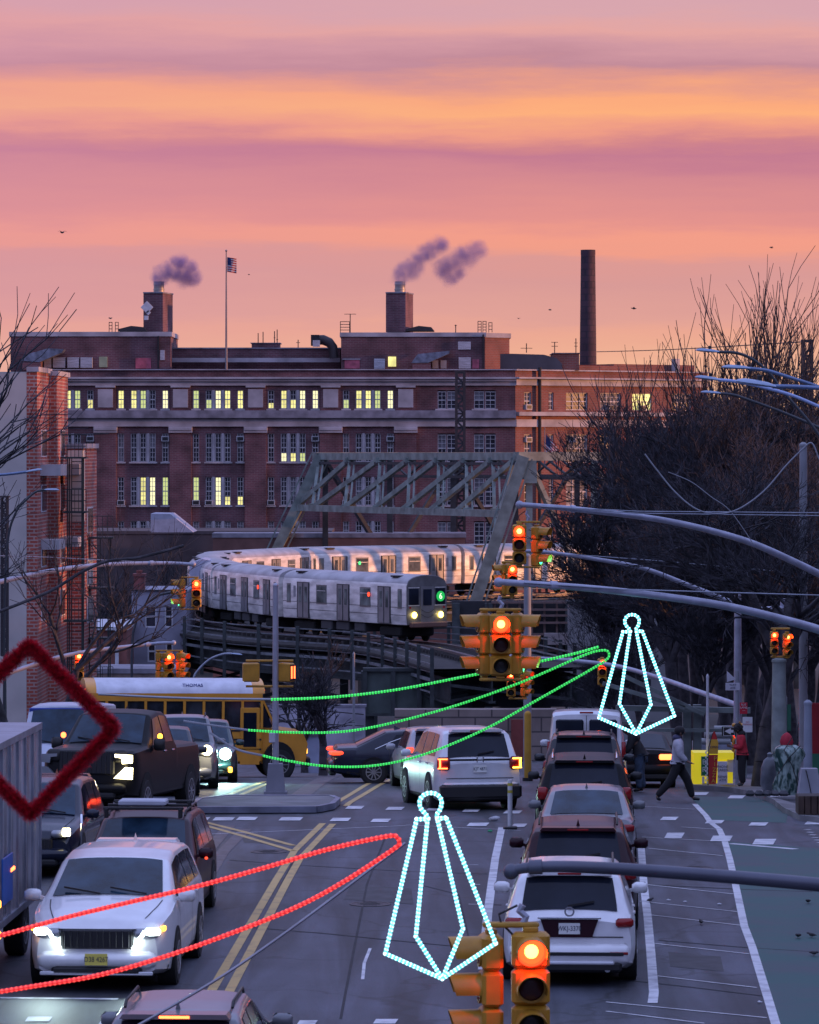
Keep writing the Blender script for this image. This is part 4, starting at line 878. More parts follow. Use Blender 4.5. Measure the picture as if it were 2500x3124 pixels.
# glass skylight shed
for lab, pts in (('tilted glass skylight over the right roof block',[(1255,1107),(1275,1080),(1372,1070),(1372,1078),(1308,1106)]),('tilted blue-grey tarpaulin shed roof at the far left of the roof',[(65,1100),(85,1080),(150,1062),(196,1066),(190,1075),(120,1105)])):
    o = thing('skylight', lab, 'skylight', (bx(pts[0][0]), DB+1, bz(1125))); mb = MB(o.location); mb.prism([(bx(a),bz(b)) for a, b in pts], DB-.3, DB+1.7); mb.build('sheet_roof', mat('bluish_sheeting', (.16,.19,.26), rough=.35, var=.5, scale=1.5), o)
    mb = MB(o.location); mb.b2(bx(pts[0][0]+4),bx(pts[0][0]+60),DB-.2,DB+1.5,bz(1128),bz(pts[0][1]+1)); mb.build('wall', BR, o)
for x0, lab in ((440,'left brick chimney with smoking metal flue and square dishes'),(1178,'right brick chimney with smoking metal flue')):
    o = thing('chimney', lab, 'chimney', (bx(x0+41), DB+8, bz(1012)), group='smoking chimneys'); mb = MB(o.location); f = 1.018
    zz = lambda y: CZ-(y-1350)/SB*f
    mb.prism([(bx(x0)*f,DB+5.5),(bx(x0+60)*f,DB+5.0),(bx(x0+83)*f,DB+8.6),(bx(x0+23)*f,DB+9.1)], zz(1014), zz(896), 'xy'); mb.build('shaft', BR, o)
    mb = MB(o.location); mb.prism([(bx(x0-1)*f,DB+5.35),(bx(x0+61)*f,DB+4.85),(bx(x0+85)*f,DB+8.8),(bx(x0+22)*f,DB+9.3)], zz(896)+.003, zz(892), 'xy'); mb.build('cap', STONED, o)
    mb = MB(o.location); cx = bx(x0+43)*f; mb.lathe((cx,DB+7.5,0), [(.5,zz(893)),(.5,zz(884)),(.54,zz(883)),(.54,zz(881)),(.49,zz(880)),(.48,zz(868)),(.52,zz(866)),(.49,zz(864)),(.5,zz(857))], 'z', 20); mb.build('flue', mat('flue_metal', (.42,.38,.34), rough=.45, metal=.3), o, smooth=40)
    for dx_, y0, s_ in (((-22,928,.36),) if 0 else ([(16,939,.42),(20,955,.18),(14,971,.2)] if x0 == 440 else [])):
        mb = MB(); mb.bb((0,0,0), (s_*2,.08,s_*2), .02); q = mb.build('dish', mat('dish_white', (.5,.52,.58)), o); q.location = Vector((bx(x0+dx_-4)*f, DB+4.9, zz(y0)))-o.location; q.rotation_euler = (0, R(45 if s_ != .2 else 0), 0)
    o2 = thing('roof_canopy', 'dark sagging canopy at the foot of the %s chimney' % ('left' if x0 == 440 else 'right'), 'canopy', (bx(x0-20), DB+4, bz(1012)))
    mb = MB(o2.location); xs0 = x0-74 if x0 == 440 else x0+60; mb.prism([(bx(xs0)*f,zz(1006)),(bx(xs0+40)*f,zz(996)),(bx(xs0+78)*f,zz(1000)),(bx(xs0+88)*f,zz(1012)),(bx(xs0)*f,zz(1012))], DB+4, DB+7); mb.build('cloth', mat('black_tarp', (.02,.02,.025)), o2)
# smokestack
o = thing('smokestack', 'tall tapering dark brick smokestack on the right of the skyline', 'chimney', (bx(1794)*1.05, DB*1.05, bz(1135)))
mb = MB(o.location); f = 1.05
mb.lathe((bx(1795)*f, DB*f, 0), [(26/SB*f, CZ-(1140-1350)/SB*f),(24.5/SB*f, CZ-(1000-1350)/SB*f),(22/SB*f, CZ-(780-1350)/SB*f),(22.6/SB*f, CZ-(774-1350)/SB*f),(22.4/SB*f, CZ-(762-1350)/SB*f)], 'z', 28)
mb.build('shaft', brick('smokestack_brick', (.085,.045,.06), (.06,.035,.05), (.04,.03,.04), .6, .6, .05, .2), o, smooth=40)
# flagpoles, roof ladders, aerials, duct
FR = mat('flag_red', (.35,.02,.03), rough=.8); FW = mat('flag_white', (.55,.53,.55), rough=.8); FB = mat('flag_blue', (.02,.03,.12), rough=.8)
def flag(name, lab, X_, D, zt, zb, w, h, fx, top, sl=0, sway=.08, hang=0):
    o = thing(name, lab, 'flag', (X_, D, zb)); mb = MB(o.location); mb.tube([(X_,D,zb),(X_,D,zt)], [.11*w,.05*w], 8); mb.sph((X_,D,zt+.06*w), .11*w, 8); mb.build('pole', mat('pole_paint', (.22,.2,.22), rough=.5), o, smooth=50)
    mb = MB(o.location); nx, nz = 12, 13
    for j in range(nz+1):
        for i in range(nx+1):
            u, v = i/nx, j/nz; mb.v.append((X_+.08+u*fx*(1-hang*v*.3)+hang*v*.4, D+sway*math.sin(u*7+v*2), top-v*h-u*sl-hang*u*u*.5))
    for j in range(nz):
        for i in range(nx): mb.f.append((j*(nx+1)+i,(j+1)*(nx+1)+i,(j+1)*(nx+1)+i+1,j*(nx+1)+i+1)); mb.mi.append(2 if (j < 7 and i < 5) else (0 if j % 2 == 0 else 1))
    mb.build('flag_cloth', [FR, FW, FB], o, smooth=60); return o
flag('flag', 'striped flag flying from the tall pole above the roofline', bx(692), DB-.8, bz(768), bz(1128), 1, 1.35, .85, bz(785), .15)
flag('flag', 'small drooping striped flag on a short pole behind the bridge', (1663-1250)/F*320, 320, P(1663,1308,320).z, P(1663,1420,320).z, .5, 1.5, .9, P(1663,1325,320).z, .9, .06)
def frameladder(x, y0, y1, w, lab, dx=0):
    o = thing('roof_ladder', lab, 'ladder', (bx(x), DB+4, bz(y1))); mb = MB(o.location); f = 1.011; zz = lambda y: CZ-(y-1350)/SB*f
    for s_ in (0, w): mb.beam((bx(x+s_)*f,DB+4,zz(y1)),(bx(x+s_)*f,DB+4,zz(y0)),.06)
    n = max(2, int((y1-y0)/8))
    for k in range(n): zt = zz(y0+(y1-y0)*k/n+1); mb.beam((bx(x)*f,DB+4,zt),(bx(x+w)*f,DB+4,zt),.06)
    mb.build('rails', DARKM, o)
frameladder(333,982,1012,9,'left of two small roof-ladder hoops on the left roof block'); frameladder(352,982,1012,9,'right of two small roof-ladder hoops on the left roof block')
frameladder(1039,980,1014,28,'wide ladder cage on the left edge of the right roof block'); frameladder(1459,979,1014,10,'left of three ladder hoops on the right roof block'); frameladder(1474,979,1014,10,'middle of three ladder hoops on the right roof block'); frameladder(1492,983,1014,10,'right of three ladder hoops on the right roof block')
def aerial(x, yb, yt, arms, lab, dy=5, lean=0):
    f = (DB+dy)/DB; zz = lambda y: CZ-(y-1350)/SB*f
    o = thing('aerial', lab, 'aerial', (bx(x)*f, DB+dy, zz(yb))); mb = MB(o.location); mb.tube([(bx(x)*f,DB+dy,zz(yb)),(bx(x+lean)*f,DB+dy,zz(yt))], .045, 5)
    for y, w_ in arms: mb.beam((bx(x-w_)*f,DB+dy,zz(y)),(bx(x+w_)*f,DB+dy,zz(y)),.05)
    mb.build('mast', DARKM, o)
for a in ((1069,1014,957,[(958,18)],'aerial with one cross-bar above the ladder cage'),(910,1060,1036,[(1045,6)],'thin aerial left of the big roof duct'),(788,1046,1016,[],'leftmost needle aerial on the little roof box'),(803,1046,1012,[],'second needle aerial on the little roof box'),(838,1046,1010,[(1030,3)],'third needle aerial on the little roof box'),(846,1046,1005,[(1036,3)],'tallest needle aerial on the little roof box'),
          (1607,1076,1047,[(1062,18)],'cross-shaped aerial on the curved roof'),(1693,1076,1043,[(1044,10),(1056,10)],'double-bar aerial left of the smokestack'),(1758,1076,1032,[(1046,5),(1056,5)],'aerial touching the left of the smokestack'),(1391,1014,990,[(993,4)],'small lamp mast on the right roof block')): aerial(*a)
aerial(180,1012,943,[],'long leaning whip aerial on the left roof block',3,54)
o = thing('roof_duct', 'dark curved ventilation duct with square mouth on the roofline', 'duct', (bx(985), DB+4, bz(1060))); mb = MB(o.location)
mb.tube([(bx(955),DB+3,bz(1034)),(bx(985),DB+3,bz(1034)),(bx(1003),DB+3,bz(1042)),(bx(1014),DB+3,bz(1056)),(bx(1018),DB+3,bz(1090))], [.45,.47,.46,.44,.42], 14); mb.build('duct_pipe', mat('rusty_duct', (.06,.05,.055), rough=.6, metal=.3), o, smooth=60)
mb = MB(o.location); mb.b2(bx(947),bx(973),DB+2.2,DB+3.8,bz(1052),bz(1019)); mb.build('duct_mouth', DARKM, o); mb = MB(o.location); mb.b2(bx(953),bx(975),DB+2.0,DB+2.19,bz(1056),bz(1036)); mb.build('grille', LOUV, o)
# smoke: real volumes drifting from the two flues
def smoke(lab, D, blobs, dens, seed):
    pts = [(P(x, y, D), r/F*D) for x, y, r in blobs]
    x0 = min(p.x-r*1.3 for p, r in pts); x1 = max(p.x+r*1.3 for p, r in pts); z0 = min(p.z-r*1.3 for p, r in pts); z1 = max(p.z+r*1.3 for p, r in pts)
    m = bpy.data.materials.new('smoke'); m.use_nodes = True; t = m.node_tree; t.nodes.clear(); Nn = t.nodes.new; Ln = t.links.new
    ou = Nn('ShaderNodeOutputMaterial'); pv = Nn('ShaderNodeVolumePrincipled'); Ln(pv.outputs[0], ou.inputs['Volume']); pv.inputs['Color'].default_value = (.36,.27,.54,1)
    ge = Nn('ShaderNodeNewGeometry'); no = Nn('ShaderNodeTexNoise'); no.inputs['Scale'].default_value = .9; no.inputs['Detail'].default_value = 5; no.noise_dimensions = '4D'; no.inputs['W'].default_value = seed; Ln(ge.outputs['Position'], no.inputs['Vector'])
    dm = Nn('ShaderNodeVectorMath'); dm.operation = 'MULTIPLY_ADD'; dm.inputs[1].default_value = (1.3,1.3,1.3); sb = Nn('ShaderNodeVectorMath'); sb.operation = 'SUBTRACT'; sb.inputs[1].default_value = (.5,.5,.5)
    Ln(no.outputs['Color'], sb.inputs[0]); Ln(sb.outputs[0], dm.inputs[0]); Ln(ge.outputs['Position'], dm.inputs[2]); cur = None
    for p, r in pts:
        di = Nn('ShaderNodeVectorMath'); di.operation = 'DISTANCE'; di.inputs[1].default_value = p; Ln(dm.outputs[0], di.inputs[0])
        mr = Nn('ShaderNodeMapRange'); mr.interpolation_type = 'SMOOTHSTEP'; mr.inputs[1].default_value = r*1.25; mr.inputs[2].default_value = r*.1; Ln(di.outputs['Value'], mr.inputs[0])
        if cur is None: cur = mr.outputs[0]
        else: ma = Nn('ShaderNodeMath'); ma.operation = 'MAXIMUM'; Ln(cur, ma.inputs[0]); Ln(mr.outputs[0], ma.inputs[1]); cur = ma.outputs[0]
    n2_ = Nn('ShaderNodeTexNoise'); n2_.inputs['Scale'].default_value = 1.1; n2_.inputs['Detail'].default_value = 6; Ln(ge.outputs['Position'], n2_.inputs['Vector'])
    m2_ = Nn('ShaderNodeMapRange'); m2_.inputs[1].default_value = .38; m2_.inputs[2].default_value = .62; m2_.inputs[3].default_value = .5; m2_.inputs[4].default_value = 1.25; Ln(n2_.outputs[0], m2_.inputs[0])
    a_ = Nn('ShaderNodeMath'); a_.operation = 'MULTIPLY'; Ln(cur, a_.inputs[0]); Ln(m2_.outputs[0], a_.inputs[1]); b_ = Nn('ShaderNodeMath'); b_.operation = 'MULTIPLY'; Ln(a_.outputs[0], b_.inputs[0]); b_.inputs[1].default_value = dens; Ln(b_.outputs[0], pv.inputs['Density'])
    mb = MB(); mb.b2(x0,x1,D-2.4,D+2.4,z0,z1); o = mb.build('smoke_plume', m); tag(o, lab, 'smoke')
D7 = DB*1.018+.5
smoke('short purple puff of smoke above the left chimney', D7, [(482,856,16),(484,848,26),(496,838,30),(515,826,32),(540,830,36),(565,840,38),(582,846,34),(548,806,34),(575,818,32)], 1.9, 1.0)
smoke('long double plume of purple smoke above the right chimney', D7, [(1220,856,16),(1218,846,28),(1232,832,34),(1252,826,36),(1266,812,34),(1280,792,32),(1298,774,34),(1318,760,34),(1340,750,32),(1352,822,34),(1374,810,36),(1398,798,38),(1420,784,38),(1442,770,36),(1460,762,30),(1375,845,32),(1400,830,30)], 1.3, 5.0)
# ================================================================== mid-distance buildings on the left
def simple_bld(name, lab, cat, px0, px1, pyt, D, depth, m, cop=None, coph=.25):
    x0, x1 = (px0-1250)/F*D, (px1-1250)/F*D; o = thing(name, lab, cat, ((x0+x1)/2, D, gz(D)))
    zt = CZ-(pyt-1350)/F*D; mb = MB(o.location); mb.b2(x0,x1,D,D+depth,gz(D)-1,zt-coph); mb.build('wall', m, o)
    q = MB(o.location); q.b2(x0-.08,x1+.08,D-.08,D+depth+.08,zt-coph,zt); q.build('coping', cop or STONED, o); return o
DRK = mat('sooty_brown_wall', (.10,.075,.08), rough=.9, var=.35, scale=.35, detail=9)
simple_bld('warehouse', 'long low sooty brown wall below the skyline building', 'building', 270,1010,1620,325,12,DRK,DRK)
o = simple_bld('workshop', 'low reddish brown building behind the left end of the train', 'building', 650,1420,1627,318,5,mat('brown_red_wall', (.17,.08,.07), var=.3, scale=.5),STONED,.35)
o = thing('gabled_roof', 'pale blue-grey pointed roof peeking over the low brown wall', 'roof', P(525,1623,316)); mb = MB(o.location)
mb.prism([(P(460,0,316).x,P(0,1624,316).z),(P(460,0,316).x,P(0,1567,316).z),(P(520,0,316).x,P(0,1568,316).z),(P(590,0,316).x,P(0,1624,316).z)], 316, 322); mb.build('slope', mat('pale_roofing', (.36,.37,.46), rough=.7), o)
GH = mat('grey_render', (.26,.26,.33), rough=.85, var=.2, scale=.6); LD = 240.0
lx = lambda px: (px-1250)/F*LD
lzz = lambda py: CZ-(py-1350)/F*LD
o = thing('grey_house', 'grey rendered house with a flat roof and white sash windows left of the train', 'house', (lx(480), LD, gz(LD)))
hw_ = [((lzz(1915)),(lzz(1848)),[(lx(442),lx(478)),(lx(502),lx(528))]),((lzz(2020)),(lzz(1955)),[(lx(450),lx(476)),(lx(505),lx(528))])]
mb = MB(o.location); wall_rows(mb, lx(402), lx(570), gz(LD)-1, lzz(1803), LD, .4, hw_); mb.b2(lx(402),lx(570),LD+.8,LD+9,gz(LD)-1,lzz(1804)); mb.build('wall', GH, o)
WW = mat('white_trim', (.55,.55,.6), rough=.6)
for za, zb, hs in hw_:
    for a, b in hs: window(o, a, b, za, zb, LD+.1, o.location, 0, 1, 2, .09, WW)
mb = MB(o.location); mb.b2(lx(400),lx(572),LD-.15,LD-.003,lzz(1803),lzz(1799)); mb.build('coping', DARKM, o)
mb = MB(o.location); mb.b2(lx(405),lx(438),LD+1,LD+1.8,lzz(1803),lzz(1760)); mb.b2(lx(402),lx(441),LD+.9,LD+1.9,lzz(1760),lzz(1752)); mb.lathe((lx(421),LD+1.4,0),[(.18,lzz(1752)),(.2,lzz(1742))],'z',8); mb.build('chimney', mat('red_chimney_brick', (.20,.06,.055), var=.3), o)
mb = MB(o.location); mb.prism([(lx(550),lzz(1803)),(lx(550),lzz(1735)),(lx(590),lzz(1720)),(lx(640),lzz(1730)),(lx(640),lzz(1803))], LD+10, LD+14); mb.build('rear_gable', mat('pale_render', (.4,.4,.5)), o)
RH = mat('salmon_brick', (.26,.10,.085), var=.3, scale=1)
o = thing('small_shop', 'low red brick building with a flat white roof edge below the fire escapes', 'building', (lx(345), LD-6, gz(LD)))
mb = MB(o.location); mb.b2(lx(255),lx(408),LD-6,LD+4,gz(LD)-1,lzz(1908)); mb.build('wall', RH, o); mb = MB(o.location); mb.b2(lx(250),lx(412),LD-6.3,LD+4.3,lzz(1908)+.003,lzz(1898)); mb.build('roof_edge', WW, o)
for a, b, c, d in ((298,325,1925,1958),(340,366,1932,1965),(298,325,2000,2040)):
    mb = MB(o.location); mb.b2(lx(a),lx(b),LD-6.15,LD-6.004,lzz(d),lzz(c)); mb.build('window', WDK, o)
mb = MB(o.location); mb.b2(lx(376),lx(386),LD-6.6,LD-6.3,gz(LD),lzz(1898)); mb.build('drain_pipe', WW, o)
o = simple_bld('brick_building', 'pale brown low storefront wall behind the left traffic signals', 'building', 60,560,2040,205,4,mat('tan_wall', (.20,.15,.13), var=.3),STONED)
for x0, m_ in ((58,'r'),(100,'r')): 
    mb = MB(o.location); D=205; mb.b2(P(x0,0,D).x,P(x0+18,0,D).x,D-.1,D-.004,P(0,2160,D).z,P(0,2118,D).z); mb.build('red_door', mat('red_door_paint', (.35,.02,.03)), o)
mb = MB(o.location); mb.b2(P(20,0,D).x,P(115,0,D).x,D-2,D-.004,P(0,2093,D).z,P(0,2078,D).z); mb.build('awning', WW, o)
for k in range(4):
    mb = MB(o.location); mb.sph((P(34+k*22,0,D).x,D-2.1,P(0,2087-k,D).z), .1, 8); mb.build('awning_lamp', emit('awning_light', (1,.9,.4), 5), o)
# tall red brick apartment block at left with fire escapes
LB = brick('apartment_brick', (.44,.09,.06), (.30,.06,.045), (.42,.28,.25), .40, .16, .03, .35); BEI = mat('beige_render', (.50,.45,.42), rough=.85, var=.12, scale=.5)  # apartment brick: truly red, glow of the western sky added to its colour
D = 172.0; qx = lambda px: (px-1250)/F*D; qz = lambda py: CZ-(py-1350)/F*D
o = thing('apartment_block', 'tall brick apartment block with beige end wall at the left edge', 'building', (qx(90), D, gz(D)))
mb = MB(o.location); mb.b2(qx(-260),qx(81),D,D+.5,gz(D)-1,qz(1134)); mb.build('end_wall', BEI, o)
def skewblock(px0, px1, px2, yt, dy, m, name='brick_wing', cap=None):
    """front face px0-px1 at D+dy, right-hand face turned so that it shows from px1 to px2"""
    d0 = D+dy; x0, x1 = (px0-1250)/F*d0, (px1-1250)/F*d0; d1 = d0+5; x2 = (px2-1250)/F*d1; zt = CZ-(yt-1350)/F*d0
    mb = MB(o.location); mb.prism([(x0,d0),(x1,d0),(x2,d1),(x0,d1+3)], gz(D)-1, zt, 'xy'); w_ = mb.build(name, m, o)
    q = MB(o.location); q.prism([(x0,d0-.1),(x1+.08,d0-.1),(x2+.1,d1+.1),(x0,d1+3)], zt+.003, zt+.22, 'xy'); q.build('coping', cap or STONE, w_); return (x1,d0,x2,d1)
S1 = skewblock(81.5,113,152,1134,.0,LB); S2 = skewblock(140,173,207,1146,4.5,LB); S3 = skewblock(200,252,295,1368,9,LB)
mb = MB(o.location); mb.b2(P(207,0,178).x,P(251,0,178).x,178,179.5,P(0,1590,178).z,P(0,1374,178).z); mb.build('pale_bay', BEI, o)
def onface(S, u0, u1, z0, z1, name, m, out=.06, parent=None):
    a = Vector((S[0],S[1],0)); b = Vector((S[2],S[3],0)); d = b-a; n = Vector((d.y,-d.x,0)).normalized()*out; mb = MB(o.location)
    p = [a+d*u0, a+d*u1]; q = [p[0]+n, p[1]+n]; mb.prism([(v.x,v.y) for v in (q[0],q[1],p[1],p[0])], z0, z1, 'xy'); return mb.build(name, m, parent or o)
for S, y0s in ((S1,(1310,1480,1650,1815)),(S2,(1310,1480,1650,1815)),(S3,(1560,1730,1850))):
    for y0 in y0s:
        w_ = onface(S,.3,.7,qz(y0+85),qz(y0),'window',WW,.03); onface(S,.34,.66,qz(y0+80),qz(y0+4),'pane',WDK,.06,w_)
for S in (S1, S2):
    onface(S,.25,.75,qz(1452),qz(1418),'air_conditioner',AC,.9); onface(S,.3,.8,qz(1680),qz(1650),'air_conditioner',AC,.8)
def escape(lab, x0, x1, y0, y1, dd, floors):
    e = thing('fire_escape', lab, 'fire escape', (P(x0,0,dd).x, dd, P(0,y1,dd).z)); mb = MB(e.location); FE = mat('escape_iron', (.03,.045,.045), rough=.6)
    A, B = P(x0,0,dd).x, P(x1,0,dd).x; z1, z0 = P(0,y0,dd).z, P(0,y1,dd).z
    for x in (A, B): mb.beam((x,dd,z0),(x,dd,z1),.05); mb.beam((x,dd+.9,z0),(x,dd+.9,z1),.05)
    mb.build('uprights', FE, e); h = (z1-z0)/floors
    for k in range(floors+1):
        z = z0+h*k; q = MB(e.location); q.b2(A-.2,B+.2,dd-.05,dd+1,z-.06,z+.02); q.build('landing', FE, e)
        q = MB(e.location)
        for zz in (.5,1.0): q.beam((A-.2,dd-.05,z+zz),(B+.2,dd-.05,z+zz),.035)
        for j in range(7): xx = A-.2+(B-A+.4)*j/6; q.beam((xx,dd-.05,z+.02),(xx,dd-.05,z+1),.025)
        q.build('railing', FE, e)
        if k < floors:
            q = MB(e.location); 
            for s_ in (0,.5): q.beam((A+.15+s_,dd+.3,z),(A+.15+s_,dd+.3,z+h),.04)
            for j in range(int(h/.3)): q.beam((A+.15,dd+.3,z+.3*j+.15),(A+.65,dd+.3,z+.3*j+.15),.035)
            q.build('ladder', FE, e)
escape('iron fire escape with long ladder on the pale bay of the apartment block', 207, 250, 1395, 2060, 176.5, 4)
escape('darker fire escape standing right of the apartment block', 262, 332, 1640, 2100, 183, 3)
# ================================================================== steel viaduct and trains
GRM = mat('viaduct_paint', (.045,.055,.058), rough=.7, var=.35, scale=1.5, detail=8); BRG = mat('bridge_paint', (.19,.225,.21), rough=.6, var=.3, scale=1.2, detail=8); BRD = mat('bridge_steel_dark', (.03,.033,.04), rough=.7, var=.3)
def pathfn(pts):
    pts = [Vector(p) for p in pts]; out = []
    for i in range(len(pts)-1):
        p0, p1, p2, p3 = pts[max(i-1,0)], pts[i], pts[i+1], pts[min(i+2,len(pts)-1)]
        for k in range(24):
            t = k/24; out.append(.5*((2*p1)+(p2-p0)*t+(2*p0-5*p1+4*p2-p3)*t*t+(3*p1-p0-3*p2+p3)*t**3))
    out.append(pts[-1]); L_ = [0]
    for a, b in zip(out, out[1:]): L_.append(L_[-1]+(b-a).length)
    def f(s_):
        s_ = max(0, min(s_, L_[-1]-1e-4)); k = int(np.searchsorted(L_, s_, side='right'))-1; k = min(k, len(out)-2); t = (s_-L_[k])/max(1e-6, L_[k+1]-L_[k]); return out[k].lerp(out[k+1], t)
    return f, L_[-1]
RZ = CZ-11.3     # rail level
tp = [((1560-1250)/F*203, 203), ((1300-1250)/F*222, 222), ((905-1250)/F*233, 233), ((712-1250)/F*244.5, 244.5), ((641-1250)/F*256, 256), (-13.6, 268), (-11.3, 277.5), (-5.6, 282.8), (1.5, 287.3), (12, 294.5), (28, 306), (60, 330), (90, 350)]
path, PL = pathfn([(a, b, RZ) for a, b in tp]); s0 = (Vector((tp[1][0], tp[1][1], 0))-Vector((tp[0][0], tp[0][1], 0))).length
STL = mat('stainless_train', (.74,.71,.68), rough=.42, metal=.25, var=.25, scale=1.4, stretch=(1,.5,2.2)); ROOFM = mat('train_roof', (.40,.38,.40), rough=.5, metal=.3, var=.2, scale=.8)
TW = mat('train_window', (.16,.17,.16), rough=.12, var=.6, scale=1.1); TG = mat('train_door_gap', (.03,.03,.035), rough=.6); TD = mat('train_door', (.30,.30,.31), rough=.4, metal=.5)
def build_car(label, front=False):
    t = thing('subway_car', label, 'train car', group='subway cars of the curving train'); Lc, W = 15.2, 2.62; h = Lc/2
    prof = [(-1.26,.95),(1.26,.95),(1.31,1.3),(1.31,2.95),(1.25,3.12)]+[(1.25*math.cos(a), 3.12+.42*math.sin(a)) for a in [math.pi*k/10 for k in range(1,10)]]+[(-1.25,3.12),(-1.31,2.95),(-1.31,1.3)]
    body = [p for p in prof if p[1] <= 3.12]; body = [(-1.26,.95),(1.26,.95),(1.31,1.3),(1.31,2.95),(1.25,3.1),(-1.25,3.1),(-1.31,2.95),(-1.31,1.3)]
    mb = MB(); mb.prism(body, -h, h); mb.build('shell', STL, t, smooth=30)
    rf = [(1.25*math.cos(a), 3.105+.45*math.sin(a)) for a in [math.pi*k/12 for k in range(13)]]
    mb = MB(); mb.prism(rf, -h, h); ro = mb.build('roof', ROOFM, t, smooth=40)
    for y in (-h+1.6, h-1.9):
        for sg in (1,-1): q = MB(); q.box((sg*.86,y,3.455), (.42,.8,.08), 0); q.build('roof_vent', DARKM, ro)
    for sg in (1, -1):
        for z in (1.45, 1.85):
            q = MB(); q.b2(sg*1.311,sg*1.322,-h+.02,h-.02,z-.012,z+.012); q.build('side_seam', TG, t)
        for k, y in enumerate((-h+2.6, -0.0, h-2.6)):
            q = MB(); q.b2(sg*1.312,sg*1.330,y-.78,y+.78,.98,2.92); d_ = q.build('door_pocket', TG, t)
            for s2 in (-1,1):
                q = MB(); q.b2(sg*1.331,sg*1.345,y+s2*.36-.30,y+s2*.36+.30,1.0,2.88); dd = q.build('door_leaf', TD, d_)
                q = MB(); q.bb((sg*1.35,y+s2*.36,2.25), (.02,.3,.85), .05); q.build('door_window', TW, dd)
        for y, w_ in ((-h+.75,.35),(-h+4.9,1.15),(h-4.9,1.15),(h-.75,.35)):
            q = MB(); q.bb((sg*1.316,y,2.3), (.03,w_+.14,1.05), .1); f_ = q.build('window_frame', mat('window_alu', (.30,.30,.31), rough=.3, metal=.7), t)
            q = MB(); q.bb((sg*1.332,y,2.3), (.02,w_,.9), .07); q.build('window', TW, f_)
            if w_ > 1: q = MB(); q.b2(sg*1.335,sg*1.346,y-w_/2+.03,y+w_/2-.03,2.48,2.52); q.build('sash_bar', STL, f_)
        q = MB(); q.b2(sg*1.315,sg*1.322,-h+1.35,-h+1.62,2.1,2.7); q.build('number_panel', mat('panel_grey', (.3,.28,.3)), t)
    for y in (-h+2.3, h-2.3):
        q = MB(); q.bb((0,y,.55), (2.2,2.6,.5), .08)
        for yy in (y-.85,y+.85):
            for sg in (1,-1): q.lathe((sg*.75,yy,.43), [(.43,-.07),(.43,.07)], 'x', 14)
        q.build('bogie', UNDER, t)
    q = MB()
    for y, l_ in ((-2.4,1.4),(-.4,1.6),(1.7,1.3)): q.bb((0,y,.68), (2.3,l_,.48), .05)
    q.build('equipment_boxes', mat('underfloor_grey', (.06,.06,.065)), t)
    if front:
        FG = mat('train_front', (.17,.17,.175), rough=.45, metal=.5, var=.2, scale=2)
        q = MB(); q.prism([(-1.25,.95),(1.25,.95),(1.29,1.3),(1.29,2.95),(1.22,3.12)]+[(1.22*math.cos(a),3.12+.40*math.sin(a)) for a in [math.pi*k/10 for k in range(1,10)]]+[(-1.22,3.12),(-1.29,2.95),(-1.29,1.3)], h+.002, h+.09); q.build('front_panel', FG, t, smooth=30)
        for x, nm in ((-.86,'cab_window'),(.86,'sign_window')):
            q = MB(); q.bb((x,h+.10,2.42), (.62,.04,.85), .08); fw = q.build(nm, GLASS, t); q = MB()
            q.b2(x-.36,x+.36,h+.085,h+.1,1.94,1.98); q.b2(x-.36,x+.36,h+.085,h+.1,2.87,2.91); q.build('window_frame', STL, fw)
        q = MB(); q.b2(-.43,.43,h+.09,h+.13,1.0,2.95); dr = q.build('front_door', mat('front_door_steel', (.24,.24,.25), metal=.5, rough=.4), t)
        q = MB(); q.bb((0,h+.14,2.38), (.55,.03,.85), .06); q.build('door_window', GLASS, dr)
        q = MB()
        for sg in (1,-1):
            for z in (1.75,1.5): q.tube([(sg*.42,h+.16,z),(sg*.2,h+.2,z-.13),(0,h+.22,z-.17)], .014, 5)
        q.build('safety_chains', BLK, dr)
        # route disc
        gd = MB(); gd.lathe((-.86,h+.135,2.42), [(.27,-.01),(.27,.01)], 'y', 28); gd.build('route_disc', emit('route_green', (.02,.55,.10), .75, (.0,.2,.05)), t)
        text('route_number', '6', .44, emit('route_white', (.9,1,.8), 1.3), t, (-.86,h+.15,2.415), (R(90),0,R(180)), .004)
        for sg in (1,-1):
            q = MB(); q.lathe((sg*.86,h+.10,1.46), [(.13,-.03),(.13,.05),(.10,.06)], 'y', 18); hl = q.build('headlight', CHR, t, smooth=40)
            q = MB(); q.sph((sg*.86,h+.165,1.46), .17, 14, (1,.4,1)); q.build('lens', emit('train_lamp', (1,.72,.12), 9), hl, smooth=60)
            glow('headlight_glow', t, (sg*.86,h+.42,1.46), (1,.8,.35), 3.0, .05)
            q = MB(); q.b2(sg*1.1-.05,sg*1.1+.05,h+.09,h+.12,1.8,1.9); q.build('marker_lamp', REDLENS, t)
        q = MB(); q.bb((0,h+.25,.95), (2.3,.4,.28), .05); q.build('coupler_beam', mat('rust_beam', (.16,.08,.06)), t)
    return t
def anticlimb(t): pass
labels = ['leading silver subway car with green 6 disc and yellow headlights','second silver subway car, directly behind the leading one','third subway car, foreshortened and in shade at the left bend','fourth subway car, in the bend behind the leading cars','fifth subway car, straight behind the leading cars','sixth subway car with a small green route light, behind the leading cars','seventh subway car, seen through the bridge end posts','eighth subway car, half hidden by the bare trees on the right','ninth subway car, behind the bare trees at the right']
front_car = build_car(labels[0], True); mid = build_car(labels[1])
cars = [front_car, mid]+[copy_tree(mid) for _ in range(7)]
